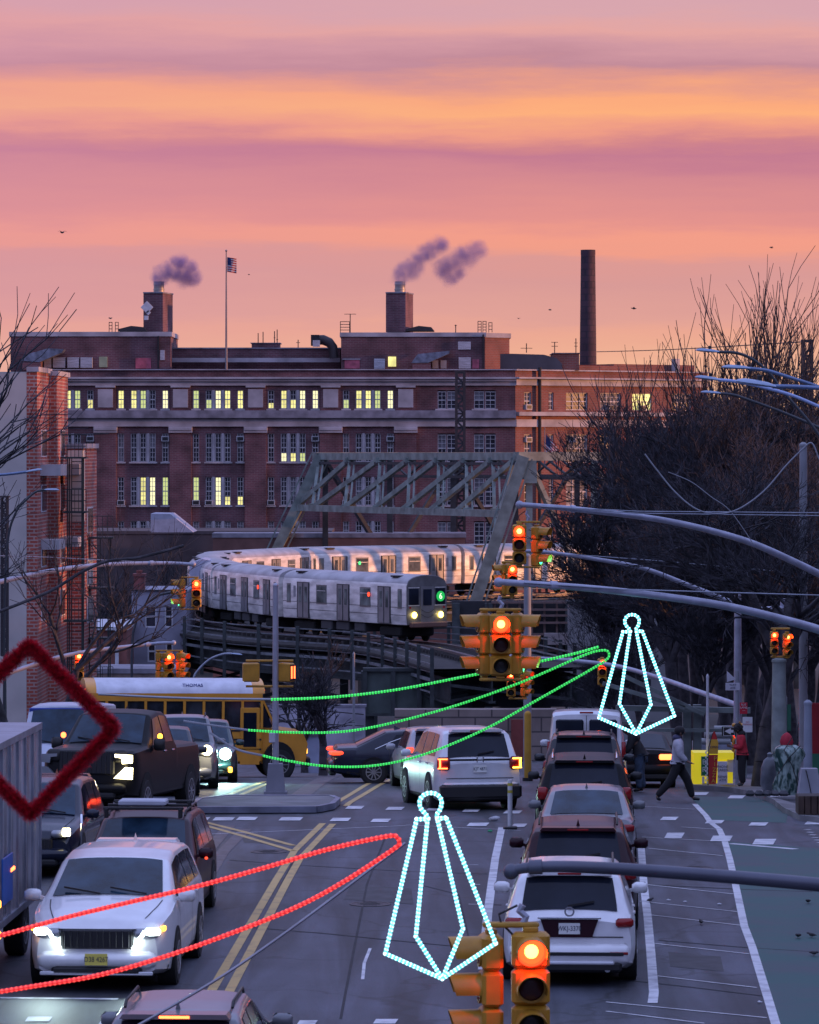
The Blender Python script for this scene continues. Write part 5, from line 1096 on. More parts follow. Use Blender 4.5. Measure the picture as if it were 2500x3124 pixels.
for i, c in enumerate(cars):
    c['label'] = labels[i]; sc0 = s0+i*12.95; a, b = path(sc0), path(sc0+12.65); m_ = (a+b)/2; d = (a-b).normalized()
    c.location = m_; c.rotation_euler = (0, 0, math.atan2(-d.x, d.y)); c.scale = (1.06, 12.65/15.2, 1.08)
# route light on the sixth car and US-style side flags are tiny: side destination signs
mb = None
for idx, (mm, sgn) in ((0,(REDLIT,1)),(5,(GRN,1)),(1,(REDLIT,1))):
    q = MB(); q.lathe((1.36,3.2 if idx != 5 else 3.0,2.45), [(.12,-.01),(.12,.01)], 'x', 14); q.build('route_light', mm, cars[idx])
    q = MB(); q.lathe((-1.36,3.2 if idx != 5 else 3.0,2.45), [(.12,-.01),(.12,.01)], 'x', 14); q.build('route_light', mm, cars[idx])
# viaduct
va = thing('elevated_viaduct', 'dark steel elevated railway viaduct curving under the train', 'viaduct', (path(40).x, path(40).y, gz(240)))
off_ = va.location
def side(s_, o_, dz=0):
    a, b = path(s_-.5), path(s_+.5); d = (b-a).normalized(); n = Vector((d.y, -d.x, 0)); p = path(s_); return Vector((p.x, p.y, RZ+dz))-n*o_*-1*-1
# near side of the track (towards the camera) is found by testing the sign
def near(s_, o_, dz): 
    a, b = path(max(0,s_-.5)), path(s_+.5); d = (b-a).normalized(); n = Vector((d.y,-d.x,0)); p = path(s_)
    return Vector((p.x+n.x*o_, p.y+n.y*o_, RZ+dz))
# travelling away the left side of the path faces the street, so offsets are negative
SE = s0+12.95*9
steps = [k*3.0 for k in range(int(SE/3)+6)]
mb = MB(off_)
for a, b in zip(steps, steps[1:]):
    for o1, o2 in ((-4.2, 4.2),):
        q = [near(a,o1,-.35), near(b,o1,-.35), near(b,o2,-.35), near(a,o2,-.35)]; r = [v-Vector((0,0,.12)) for v in q]; mb.add(q+r, [(0,1,2,3),(7,6,5,4),(0,4,5,1),(2,6,7,3)])
mb.build('deck', mat('timber_deck', (.028,.026,.026), rough=.9, var=.4, scale=2), va)
mb = MB(off_)
k = 0.0
while k < SE+8: mb.beam(near(k,-1.6,-.22), near(k,1.6,-.22), .2, .18); k += .75
mb.build('sleepers', mat('sleepers', (.05,.045,.045), rough=.95), va)
mb = MB(off_)
for a, b in zip(steps, steps[1:]):
    for o_ in (-.75,.75): mb.beam(near(a,o_,-.08), near(b,o_,-.08), .08, .12)
    mb.beam(near(a,-1.3,.02), near(b,-1.3,.02), .07, .12)
mb.build('rails', mat('rail_steel', (.22,.19,.19), rough=.4, metal=.7), va)
OUT = -4.1
for sgn in (1,-1):
    mb = MB(off_)
    for a, b in zip(steps, steps[1:]):
        for dz, th in ((.62,.05),(.22,.05),(-.15,.06),(-.55,.05),(-.95,.12),(-1.6,.06)): mb.beam(near(a,OUT*sgn,dz), near(b,OUT*sgn,dz), th, th*1.3)
    mb.build('handrails', mat('handrail_paint', (.15,.165,.18), rough=.6, var=.3, scale=2), va)
for i, s_ in enumerate(np.arange(0, SE, 3.4)):
    for sgn in (1,-1):
        mb = MB(off_); p = near(s_, OUT*1.02*sgn, 0); mb.beam(p+Vector((0,0,-2.6)), p+Vector((0,0,.75)), .20, .20)
        if s_ < s0+50 or sgn > 0: mb.build('rail_post', GRM, va)
mb = MB(off_)
for o_ in (-3.2, 3.2, -1, 1):
    for a, b in zip(steps, steps[1:]):
        p, q = near(a,o_,0), near(b,o_,0); mb.beam(p+Vector((0,0,-.9)), q+Vector((0,0,-.9)), .35, .12); mb.beam(p+Vector((0,0,-1.5)), q+Vector((0,0,-1.5)), .06, 1.1); mb.beam(p+Vector((0,0,-2.1)), q+Vector((0,0,-2.1)), .35, .12)
for a, b in zip(steps[::1], steps[1::1]): mb.beam(near(a,-3.2,-1.2), near(a,3.2,-2.0), .15); mb.beam(near(a,-3.2,-2.0), near(b,3.2,-1.2), .12)
mb.build('girders', GRM, va)
for s_ in np.arange(6, SE, 13.5):
    for o_ in (-3.2, 3.2):
        p = near(s_, o_, -2.1); zg = gz(p.y); mb = MB(off_); mb.beam((p.x,p.y,zg-.3), p, .5, .5); mb.build('column', GRM, va)
    mb = MB(off_); a, b = near(s_,-3.6,-2.4), near(s_,3.6,-2.4); mb.beam(a, b, .4, .6); 
    zb_ = gz(a.y)+.6*(a.z-gz(a.y)); mb.beam((a.x,a.y,a.z),(b.x,b.y,zb_),.18); mb.beam((b.x,b.y,b.z),(a.x,a.y,zb_),.18); mb.build('cross_frame', GRM, va)
# truss bridge; near truss and far truss, skewed portal between their end posts
DN, DF = 278.0, 318.0
br = thing('truss_bridge', 'grey-green steel truss railway bridge with lattice portal', 'bridge', (P(1435,0,DN).x, DN, gz(DN))); bo = br.location
def mbr(): return MB(bo)
zt = P(0,1392,DN).z; zbn = P(0,1875,DN).z
def pn(px, z, D_=DN): p = P(px, 0, D_); return Vector((p.x, p.y, z))
Tn, Bn = pn(1598,zt), pn(1430,zbn-.6)
ztf = P(0,1392,DF).z; Tf, Bf = pn(978,ztf,DF), pn(815,P(0,1740,DF).z,DF)
def post(a, b, w_, d_, name, m=BRG):
    mb = mbr(); v = (b-a).normalized(); s1 = Vector((0,1,0)).cross(v).normalized()
    mb.beam(a, b, d_, w_, up=(0,1,0)); o = mb.build(name, m, br)
    mb = mbr()
    for sg in (1,-1): mb.beam(a+s1*sg*w_*.5+Vector((0,-d_*.5-.01,0)), b+s1*sg*w_*.5+Vector((0,-d_*.5-.01,0)), .12, .09, up=(0,1,0))
    mb.build('flange', m, o)
# up=(0,1,0): width w_ lies across the view, depth d_ along it
post(Bn, Tn, 1.25, .8, 'end_post'); post(Bf, Tf, 1.45, .8, 'end_post')
mb = mbr(); mb.beam(Tn+Vector((-.5,0,0)), Tn+Vector((40,20,0)), .8, .62); mb.build('top_chord', BRG, br)
mb = mbr(); mb.beam(Tf+Vector((-.5,0,0)), Tf+Vector((40,20,0)), .8, .62); mb.build('top_chord', BRG, br)
for T0, pitch, zlow, m_, n_ in ((Tn, 4.7, zbn, BRG, 8), (Tf, 5.2, Bf.z, BRD, 9)):
    for k in range(n_):
        xx = T0.x+.4+k*pitch; yy = T0.y+.5*k*pitch; 
        mb = mbr(); mb.beam((xx,yy,zlow),(xx,yy,T0.z-.3),.46,.4)
        mb.build('vertical', m_, br)
        if k < n_-1:
            mb = mbr(); mb.beam((xx,yy,T0.z-.4),(xx+pitch,yy+.5*pitch,zlow+.3) if k % 2 == 0 or T0 is Tn else (xx,yy,zlow+.3), .55 if k == 0 else .35, .3)
            if k % 2 and T0 is not Tn: mb = mbr(); mb.beam((xx,yy,zlow+.3),(xx+pitch,yy+.5*pitch,T0.z-.4),.35,.3)
            mb.build('diagonal', m_, br)
    mb = mbr(); mb.beam((Bn.x if T0 is Tn else Bf.x, T0.y, zlow-.5),(T0.x+40,T0.y+20,zlow-.5),.6,.7); mb.build('bottom_chord', m_, br)
# gusset and cream edge plates
mb = mbr(); mb.prism([(Tn.x-.5,Tn.z-.3),(Tn.x+.9,Tn.z-.3),(Tn.x+.95,Tn.z-1.9),(Tn.x+.15,Tn.z-1.9)], DN-.44, DN-.40); mb.build('gusset', BRG, br)
# portal: top strut, lower strut and lattice between the two inclined posts
def pp(u, v):   # u 0..1 from far to near, v 0 top .. 1 lower strut
    a = Tf.lerp(Bf, .45*v*1.0); b = Tn.lerp(Bn, .345*v*1.0); return a.lerp(b, u)
mb = mbr(); mb.beam(pp(0,0), pp(1,0), .6, .55); mb.build('portal_top_strut', BRG, br)
mb = mbr(); mb.beam(pp(0,.13)+Vector((0,-.1,0)), pp(1,.13)+Vector((0,-.1,0)), .2, .2); mb.build('portal_strut', BRD, br)
mb = mbr(); mb.beam(pp(.0,1), pp(1,1), .5, .5); mb.build('portal_lower_strut', BRG, br)
nodes_t = [0,.17,.33,.48,.62,.75,.87,.97]
for i, u in enumerate(nodes_t):
    mb = mbr(); u2 = min(.98, u+.085); mb.beam(pp(u,.05), pp(u2,.97), .24, .26); mb.beam(pp(u+.025,.05), pp(min(.99,u2+.025),.97), .14, .14); mb.build('portal_diagonal', BRG, br)
    if i < len(nodes_t)-1:
        mb = mbr(); mb.beam(pp(max(.0,u-.075),.97), pp(nodes_t[i+1],.05), .32, .38); mb.build('portal_diagonal', BRG, br)
    mb = mbr(); c = pp(u,.07); s_ = .42; mb.bb(tuple(c+Vector((0,-.16,0))), (s_*1.6,.06,s_), .02); c = pp(u2,.96); mb.bb(tuple(c+Vector((0,-.16,0))), (s_*1.4,.06,s_), .02); mb.build('gusset', BRG, br)
mb = mbr(); mb.beam(pp(.03,1.0), Tf.lerp(Bf,.78)+Vector((.3,0,0)), .2, .25); mb.beam(pp(.97,1.0), Tn.lerp(Bn,.52)+Vector((-.2,0,0)), .2, .25); mb.build('knee_brace', BRG, br)
# overhead sway bracing seen beyond
for k in range(1,7):
    a = Tf+Vector((k*5.2,.5*k*5.2,0)); b = Tn+Vector((k*4.7,.5*k*4.7,0)); mb = mbr(); mb.beam(a, b, .3, .3); mb.beam(a-Vector((0,0,1.6)), b-Vector((0,0,1.6)), .22, .22)
    n = 8
    for j in range(n): mb.beam(a.lerp(b,j/n)-Vector((0,0,1.6 if j%2 else 0)), a.lerp(b,(j+1)/n)-Vector((0,0,0 if j%2 else 1.6)), .14)
    mb.build('sway_frame', BRD, br)
# lattice masts standing beyond the bridge
def lattice(lab, px, hw, yt, yb, D_, holes=False):
    a = P(px-hw,yb,D_); b = P(px+hw,yt,D_); t = thing('lattice_mast', lab, 'mast', (P(px,0,D_).x, D_, a.z)); mb = MB(t.location)
    zz = np.arange(a.z, b.z, (b.x-a.x)*.95); y0, y1 = D_-.25, D_+.25; w_ = (b.x-a.x)*.34
    for x in (a.x, b.x):
        for y in (y0, y1): mb.beam((x,y,a.z),(x,y,b.z),w_)
    mb.build('legs', mat('mast_iron', (.035,.03,.035), rough=.7), t); mb = MB(t.location)
    for i, z in enumerate(zz[:-1]):
        z2 = zz[i+1]; s_ = (a.x, b.x) if i % 2 else (b.x, a.x)
        for y in (y0, y1): mb.beam((s_[0],y,z),(s_[1],y,z2),w_*.7); mb.beam((a.x,y,z),(b.x,y,z),w_*.7)
    mb.beam((a.x-.1,D_,b.z),(b.x+.1,D_,b.z),.5,w_); mb.build('lacing', mat('mast_iron', (.035,.03,.035)), t); return t
lattice('tall dark lattice mast rising behind the truss bridge', 1405, 12, 1135, 1900, 326); 
lattice('dark perforated mast above the bare trees at the far right', 2464, 13, 1040, 1900, 215); lattice('thin dark lattice mast at the extreme left edge', 14, 8, 1515, 2000, 150)
# base of tall mast: thicker foot, already inside the lattice
# road bridge girder, stone abutment and pier under the lines
SG = mat('green_girder', (.075,.10,.095), rough=.6, var=.3, scale=.8)
gd = thing('plate_girder', 'green steel plate girder across the street below the viaduct', 'bridge', (P(1270,0,212).x, 208, gz(208))); q = 208.0
def gx(px): return P(px,0,q).x
def gzz(py): return P(0,py,q).z
mb = MB(gd.location); mb.b2(gx(1112),gx(1440),q,q+.3,gzz(2178),gzz(2042)); mb.build('web', SG, gd)
mb = MB(gd.location); mb.b2(gx(1108),gx(1760),q-.2,q+.4,gzz(2048),gzz(2038)); mb.b2(gx(1108),gx(1440),q-.2,q+.4,gzz(2184),gzz(2176)); mb.build('flanges', GRM, gd)
for px in (1114,1200,1282,1360,1436): mb = MB(gd.location); mb.b2(gx(px)-.12,gx(px)+.12,q-.18,q-.004,gzz(2176),gzz(2048)); mb.build('stiffener', GRM, gd)
for px in (1122,1460,1640): mb = MB(gd.location); mb.b2(gx(px)-.35,gx(px)+.35,q+.5,q+1.2,gz(q)-.5,gzz(2050)); mb.build('column', GRM, gd)
mb = MB(gd.location); mb.b2(gx(1440)+.01,gx(1990),q+.8,q+1.1,gzz(2160),gzz(2075)); mb.build('dark_fascia', mat('fascia', (.05,.055,.07)), gd)
sa = thing('stone_wall', 'pale stone block retaining wall under the viaduct', 'wall', (P(1400,0,190).x,190,gz(190))); mb = MB(sa.location); D=190
mb.b2(P(1205,0,D).x,P(1700,0,D).x,D,D+1,gz(D)-.5,P(0,2165,D).z); mb.build('blocks', brick('stone_blocks', (.36,.29,.26),(.30,.24,.22),(.12,.10,.10),1.6,.7,.04,.3), sa)
mb = MB(sa.location); mb.b2(P(1560,0,D).x,P(1606,0,D).x,D-.3,D-.004,gz(D),P(0,2195,D).z); mb.build('red_panel', mat('faded_red', (.28,.07,.06)), sa)
cp_ = thing('concrete_pier', 'tall grey concrete bridge pier behind the right-hand traffic arm', 'pier', (P(1810,0,255).x,255,gz(255))); D=255; mb = MB(cp_.location)
mb.b2(P(1738,0,D).x,P(1822,0,D).x,D,D+3,gz(D)-.5,P(0,1842,D).z); mb.b2(P(1823,0,D).x,P(2080,0,D).x,D+.3,D+3,gz(D)-.5,P(0,1846,D).z); mb.build('shaft', mat('pier_concrete', (.20,.20,.21), var=.15, scale=.4), cp_)
mb = MB(cp_.location); mb.b2(P(1730,0,D).x,P(2090,0,D).x,D-.2,D+3.2,P(0,1842,D).z+.003,P(0,1835,D).z); mb.build('cap', GRM, cp_)
# far second deck of rails and sheds seen below the train on the right
dk = thing('rail_deck', 'dark stacked rail deck with horizontal rails behind the main traffic signal', 'railway', (P(1650,0,262).x,262,gz(262))); mb = MB(dk.location); D = 262
for y in (1838,1860,1878,1900,1935,1985,2005,2030): mb.beam(P(1500,y,D), P(1745,y,D), .16, .14)
for px in range(1510,1745,38): mb.beam(P(px,1830,D+.3), P(px,2060,D+.3), .14)
mb.build('rails', mat('rusty_rail', (.16,.10,.09), rough=.7), dk); mb = MB(dk.location); mb.b2(P(1380,0,D).x,P(1745,0,D).x,D+.6,D+1.2,P(0,2110,D).z,P(0,1835,D).z); mb.build('side_plate', mat('plate_dark', (.025,.025,.03)), dk)
mb = MB(dk.location); mb.b2(P(1660,0,D).x,P(1738,0,D).x,D-1,D-.4,P(0,1965,D).z,P(0,1930,D).z); mb.build('pale_box', mat('pale_box_paint', (.32,.27,.27)), dk)
for px in (1745,1500,1400): mb = MB(dk.location); mb.beam(P(px-8,2400,D+.2), P(px-8,1840,D+.2), .5); mb.build('column', GRM, dk)
# white lean-to walls by the bus nose and fence
for lab, x0, x1, yt, D_, m_ in (('pale graffitied wall with bare saplings behind the bus nose',820,1115,2150,175,mat('pale_wall_blotched', (.40,.38,.46), var=.4, scale=.8)),('pale blue shed right of the bus nose',925,985,2240,150,mat('blue_grey_shed', (.33,.36,.48)))):
    o = thing('wall', lab, 'wall', GX((x0+x1)/2, D_)); mb = MB(o.location); mb.b2(P(x0,0,D_).x,P(x1,0,D_).x,D_,D_+.4,gz(D_)-.5,P(0,yt,D_).z-.1); mb.build('panel', m_, o); mb = MB(o.location); mb.b2(P(x0,0,D_).x-.05,P(x1,0,D_).x+.05,D_-.05,D_+.45,P(0,yt,D_).z-.097,P(0,yt,D_).z); mb.build('coping', STONED, o)
# unseen blocks added right of the picture to keep the low sun off
for lab, x0, y0, x1, y1, z_ in (('unseen brick block added to shade the street, right of the view',27,10,45,120,16),('unseen low block added to shade the train, right of the bare trees',36,122,60,262,2.6)):
    o = thing('sun_blocker', lab, 'building', ((x0+x1)/2,(y0+y1)/2,gz(y1))); mb = MB(o.location); mb.b2(x0,x1,y0,y1,gz(y1)-1,z_-.4); mb.build('wall', BR, o); mb = MB(o.location); mb.b2(x0-.1,x1+.1,y0-.1,y1+.1,z_-.397,z_); mb.build('cornice', STONED, o)
# ================================================================== traffic signals on mast arms
SY = mat('signal_yellow', (.46,.22,.02), rough=.42, var=.14, scale=4); SYD = mat('signal_yellow_worn', (.40,.21,.025), rough=.5, var=.25, scale=6)
ARM = mat('mast_arm_paint', (.36,.37,.46), rough=.45, metal=.3, var=.15, scale=4); ARMD = mat('mast_arm_dark', (.10,.105,.14), rough=.4, metal=.3)
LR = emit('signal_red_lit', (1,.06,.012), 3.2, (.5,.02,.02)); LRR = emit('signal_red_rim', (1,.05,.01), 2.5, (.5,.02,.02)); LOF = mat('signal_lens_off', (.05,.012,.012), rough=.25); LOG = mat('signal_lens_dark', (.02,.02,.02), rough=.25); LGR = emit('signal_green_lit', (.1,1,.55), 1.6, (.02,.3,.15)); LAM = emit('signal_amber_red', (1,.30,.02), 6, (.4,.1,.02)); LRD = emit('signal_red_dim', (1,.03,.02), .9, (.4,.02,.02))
def head(parent, c, rz, sz=.34, lit=(1,0,0), hot=True, vis=.30, n=3):
    """three-lens signal head, front towards local -y; built round the origin then placed"""
    w = sz*1.04; mb = MB()
    for k in range(n): mb.bb((0,0,((n-1)/2-k)*sz), (w,.20*sz/.34,sz*.985), .035*sz/.34)
    mb.bb((0,.0,n/2*sz+.02), (w*.4,.10,.05), .01); mb.bb((0,.0,-n/2*sz-.02), (w*.4,.10,.05), .01)
    h = mb.build('signal_head', SY, parent, smooth=40); h.location = c; h.rotation_euler = (0,0,rz)
    y = -.10*sz/.34; r_ = sz*.42
    for k in range(n):
        z = ((n-1)/2-k)*sz; on = lit[k]
        m = (LR if on == 1 else LGR if on == 2 else LAM if on == 3 else LRD) if on else (LOF if k < 2 else LOG)
        q = MB(); q.sph((0,y-.004,z), r_*.84, 20, (1,.22,1)); ln = q.build('lens', m, h, smooth=70)
        if on in (1, 3): q = MB(); q.sph((0,y-.004-r_*.10,z), r_*.52, 18, (1,.22,1)); q.build('lamp_core', emit('signal_core', (1,.50,.09), 5.5), ln, smooth=70)
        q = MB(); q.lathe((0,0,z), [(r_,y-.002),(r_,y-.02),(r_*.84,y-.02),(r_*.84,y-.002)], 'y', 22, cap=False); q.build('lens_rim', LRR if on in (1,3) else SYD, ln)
        q = MB(); nn_ = 16; a0, arc = math.pi*-.12, 1.24
        for L_, dz in ((0,0),):
            for k2 in range(nn_+1):
                a = a0+math.pi*arc*k2/nn_; top_ = .5+.5*math.sin(a); ln_ = vis*sz/.34*(.70+.30*top_)
                for rr, yy in ((r_*1.02,y),(r_*1.0,y-ln_),(r_*.95,y-ln_),(r_*.96,y)): q.v.append((rr*math.cos(a), yy, z+rr*math.sin(a)))
            for k2 in range(nn_):
                for j in range(4): q.f.append((k2*4+j,k2*4+(j+1)%4,k2*4+4+(j+1)%4,k2*4+4+j)); q.mi.append(0)
        q.build('visor', SY, h, smooth=50)
        if on: glow('lens_glow', h, (0,y-.16*sz/.34,z), (1,.035,.012) if on != 2 else (.2,1,.6), (13 if on != 2 else 2)*(sz/.34)**2 if on != 4 else .6, .04)
    return h
def signal(lab, px, py, D, heads, group=None, hang=None):
    """heads: (dx metres, dz, rz, lit, size)"""
    o = thing('traffic_signal', lab, 'traffic light', P(px, py, D), group=group)
    for dx, dz, dy, rz, lit, sz in heads: head(o, (dx, dy, dz), rz, sz, lit)
    zs = [h_[1] for h_ in heads]; zt_ = max(zs)+1.5*heads[0][5]+.06; mb = MB()
    if len(heads) > 1:
        xs = [h_[0] for h_ in heads]; mb.bb(((min(xs)+max(xs))/2,.02,zt_), (max(xs)-min(xs)+.16,.09,.05), .015); mb.build('bracket', SYD, o); mb = MB(); mb.bb(((min(xs)+max(xs))/2,.02,-zt_+2*zs[0]), (max(xs)-min(xs)+.16,.09,.05), .015); mb.build('bracket', SYD, o)
    if hang:
        mb = MB(); mb.tube([(0,.03,zt_),(0.03,.03,zt_+hang*.4),(-.03,.03,zt_+hang*.7),(0,.03,zt_+hang)], .035*heads[0][5]/.34, 8); mb.build('hanger', ARM, o)
        mb = MB(); mb.tube([(-.05,0,zt_+hang),(-.22,.0,zt_+hang*.55),(-.2,0,zt_+hang*.1),(-.08,0,zt_-.1)], .012, 6); mb.build('cable_loop', BLK, o, smooth=60)
    return o
RD = (1,0,0)
# nearest pair, bottom right, below the dark arm
DS = 36.0; k_ = F/DS
signal('large close traffic signal with glowing red lens, cut by the bottom edge', 1596, 3010, DS, [(.07,0,0,R(2),RD,.335),(-.29,-.03,.12,R(-84),(0,0,0),.335)], hang=.18)
DS = 65.0
signal('big three-way yellow traffic signal in the middle of the picture, red lit', 1528, 1967, DS, [(0,0,0,R(2),RD,.345),(-.27,0,.2,R(-78),(0,0,0),.345),(.27,0,.2,R(80),(0,0,2),.345)], hang=.22)
signal('red and green two-faced traffic signal hanging high in front of the bridge', 1610, 1665, 98, [(-.20,.03,0,R(-3),RD,.335),(.24,-.02,.15,R(62),(0,0,2),.335)], hang=.28)
signal('smaller red traffic signal just below the high two-faced one', 1563, 1768, 118, [(0,0,0,R(4),RD,.31),(-.24,0,.18,R(-75),(0,0,0),.31)])
signal('small red two-faced traffic signal below the green light strings', 1560, 2086, 122, [(0,0,0,R(-2),RD,.27),(.42,0,.12,R(55),(4,0,0),.27)])
signal('small red traffic signal left of the right-hand star drop light', 1838, 2050, 128, [(0,0,0,0,RD,.29)])
signal('yellow side-on and red-lit traffic signal left of the train', 575, 1810, 138, [(.28,0,0,R(4),RD,.335),(-.24,0,.12,R(-70),(0,0,2),.335)], hang=.15)
signal('red traffic signal at far left behind the tinsel diamond', 237, 2030, 132, [(.05,0,0,R(6),RD,.31)])
signal('square yellow two-lens traffic signal above the school bus', 505, 2033, 132, [(.09,0,0,R(20),RD,.31),(.50,0,.1,R(52),(4,0,0),.31),(-.25,.0,.12,R(95),(0,0,0),.31)])
signal('pair of small red lights among the bare branches at right', 2382, 1965, 96, [(-.15,.03,0,0,(1,0,0),.19),(.16,-.02,0,R(20),(1,0,0),.19)])
# pole-mounted signal at right corner
def arm(lab, pts, D, r, base, m=ARM, wires=(), brace=None, n=14):
    """mast arm as one bent pipe running to its own upright; points are (px, py, distance)"""
    W = [P(x, y, d) for x, y, d in pts]; b = Vector(base); o = thing('mast_arm_pole', lab, 'signal pole', (b.x, b.y, gz(b.y)))
    Wd = [W[0]]
    for i in range(len(W)-1):
        p0, p1, p2, p3 = W[max(i-1,0)], W[i], W[i+1], W[min(i+2,len(W)-1)]
        for k in range(1,9): t = k/8; Wd.append(.5*((2*p1)+(p2-p0)*t+(2*p0-5*p1+4*p2-p3)*t*t+(3*p1-p0-3*p2+p3)*t**3))
    mb = MB(o.location); rr = [r*(.8+.5*i/len(Wd)) for i in range(len(Wd))]; mb.tube(Wd, rr, n); mb.sph(Wd[0], r*1.35, 12); mb.build('arm', m, o, smooth=60)
    e = Wd[-1]; mb = MB(o.location); mb.tube([(b.x,b.y,gz(b.y)),(b.x,b.y,max(e.z,gz(b.y)+5)+.3)], [r*2.0,r*1.5], n); mb.box((b.x,b.y,gz(b.y)+.4), (r*7,r*7,.8), 0, .7); mb.build('pole', m, o, smooth=40)
    if (Vector((b.x,b.y,e.z))-e).length > .2: mb = MB(o.location); mb.tube([e, (b.x,b.y,e.z)], r*1.25, n); mb.build('arm_root', m, o, smooth=60)
    for wp in wires:
        mb = MB(o.location); mb.tube([P(*w_) for w_ in wp], r*.2, 6); mb.build('stay_wire', STEEL, o)
    for i in (len(Wd)//4,): mb = MB(o.location); d = (Wd[i+1]-Wd[i]).normalized(); mb.tube([Wd[i]-d*.06, Wd[i]+d*.06], r*1.25, n); mb.build('collar', m, o, smooth=60)
    return o
arm('dark thick mast arm crossing in front of the white crossover at bottom right', [(1560,2660,36),(1610,2648,36),(1750,2645,36),(2050,2662,36.2),(2500,2700,36.5),(2800,2740,36.8)], 36, .055, (5.6,37,0), ARMD, n=18)
arm('long pale mast arm holding the big three-way signal', [(1522,1777,65),(1560,1778,65),(1850,1800,65.5),(2150,1838,66),(2350,1880,66.5),(2560,1942,67),(2740,2030,67.5)], 65, .062, (8.3,68,0), wires=[[(1600,1778,65),(1900,1798,65.5),(2700,1822,67)]])
arm('upper pale mast arm curving down to the right, holding the high signal', [(1586,1540,98),(1620,1542,98),(1800,1558,98.5),(2040,1590,99),(2260,1645,99.5),(2420,1712,100),(2560,1785,100.5),(2700,1880,101)], 98, .078, (12.3,102,0), wires=[[(1650,1545,98),(1950,1560,98.5),(2700,1566,101)],[(1650,1545,98),(1950,1566,98.5),(2700,1576,101)]])
arm('thinner mast arm vanishing into the branches below the upper one', [(1575,1680,118),(1660,1684,118),(1800,1703,118.5),(1960,1733,119),(2100,1785,119.5),(2290,1860,120)], 118, .062, (11.5,121,0), wires=[[(1660,1685,118),(2000,1710,119),(2400,1745,121)]])
arm('low mast arm reaching left from the corner pole with the amber-red light', [(1560,2005,122),(1700,2012,122),(1870,2030,121),(2010,2068,118),(2130,2110,115),(2245,2150,112)], 122, .065, (P(2252,0,111).x,111,0))
arm('pale mast arm from the left edge to the signal beside the train', [(590,1722,138),(500,1718,138),(330,1722,137.5),(180,1738,137),(0,1775,136.5),(-200,1830,136)], 138, .075, (-16.8,136,0), wires=[[(500,1718,138),(150,1700,137),(-200,1690,136)]])
arm('lower mast arm behind the tinsel diamond at left', [(530,1961,132),(450,1966,132),(210,1998,131),(0,2062,130),(-150,2110,129)], 132, .065, (-15.5,129,0))
# corner pole light
o = thing('traffic_signal', 'amber-red lit traffic signal on the right corner pole', 'traffic light', P(2253,2262,110.5)); head(o, (0,0,.02), 0, .33, (3,0,0))
# hanging tubes below the arms already modelled; pole with pedestrian signals on the island
PB = G(841,2424); s_p = F/PB.y
o = thing('pedestrian_signal_pole', 'silver pole with square yellow pedestrian signals standing on the traffic island', 'signal pole', (PB.x,PB.y,PB.z+.14))
zz = lambda y: CZ-(y-1350)/F*PB.y
mb = MB(o.location); mb.tube([(PB.x,PB.y,zz(2340)),(PB.x,PB.y,zz(1787))], [.085,.07], 14); mb.sph((PB.x,PB.y,zz(1787)), .075, 10); mb.build('pole', mat('pole_silver', (.42,.42,.48), rough=.4, metal=.5), o, smooth=50)
mb = MB(o.location); mb.box((PB.x,PB.y,(zz(2330)+zz(2424))/2), (.5,.45,zz(2330)-zz(2424)), 0, .72); mb.box((PB.x,PB.y,zz(2420)), (.58,.52,.1)); mb.build('base', mat('pole_base_grey', (.22,.22,.26), rough=.7), o)
for dx, lab in ((-.62,0),(.27,1)):
    mb = MB(); mb.bb((0,0,0), (.42,.24,.48), .03); h = mb.build('signal_housing', SY, o, smooth=40); h.location = (dx+.0, -.02, zz(2051)-o.location.z); h.rotation_euler = (0,0,R(-38 if lab else 8))
    if lab:
        mb = MB(); mb.bb((.215,-.0,0), (.02,.2,.40), .01); mb.build('display', BLK, h)
        for y_0 in (-.055,.055):
            q = MB(); q.b2(.226,.236,y_0-.022,y_0+.022,-.15,.16); q.build('countdown_digit', emit('ped_orange', (1,.12,.03), 5), h)
mb = MB(o.location)
for y in (2016,2094): mb.tube([(PB.x-.75,PB.y,zz(y)),(PB.x+.45,PB.y,zz(y))], .03, 8)
mb.build('bracket', SY, o, smooth=50)
mb = MB(o.location); mb.bb((PB.x-.08,PB.y-.1,zz(2250)), (.16,.1,.26), .02); mb.build('button_box', mat('push_box', (.5,.5,.55)), o)
# traffic island
isl = thing('traffic_island', 'low concrete traffic island with chamfered kerb at the crossing', 'island', G(800,2450)); A = [G(*p) for p in ((572,2484),(965,2482),(1014,2472),(1032,2456),(1012,2447),(690,2446),(610,2456))]
mb = MB(isl.location); n = len(A); lo_ = [(v.x,v.y,v.z-.02) for v in A]; up_ = [(v.x,v.y,v.z+.15) for v in A]; mb.add(lo_+up_, [tuple(range(n,2*n)), tuple(range(n-1,-1,-1))]+[(i,(i+1)%n,(i+1)%n+n,i+n) for i in range(n)]); mb.build('slab', CONC, isl)
mb = MB(isl.location)
for i in range(n): a, b = Vector(up_[i]), Vector(up_[(i+1)%n]); mb.beam(a+Vector((0,0,-.055)), b+Vector((0,0,-.055)), .12, .14)
mb.build('kerb', mat('steel_kerb', (.17,.18,.24), rough=.5, var=.3), isl)
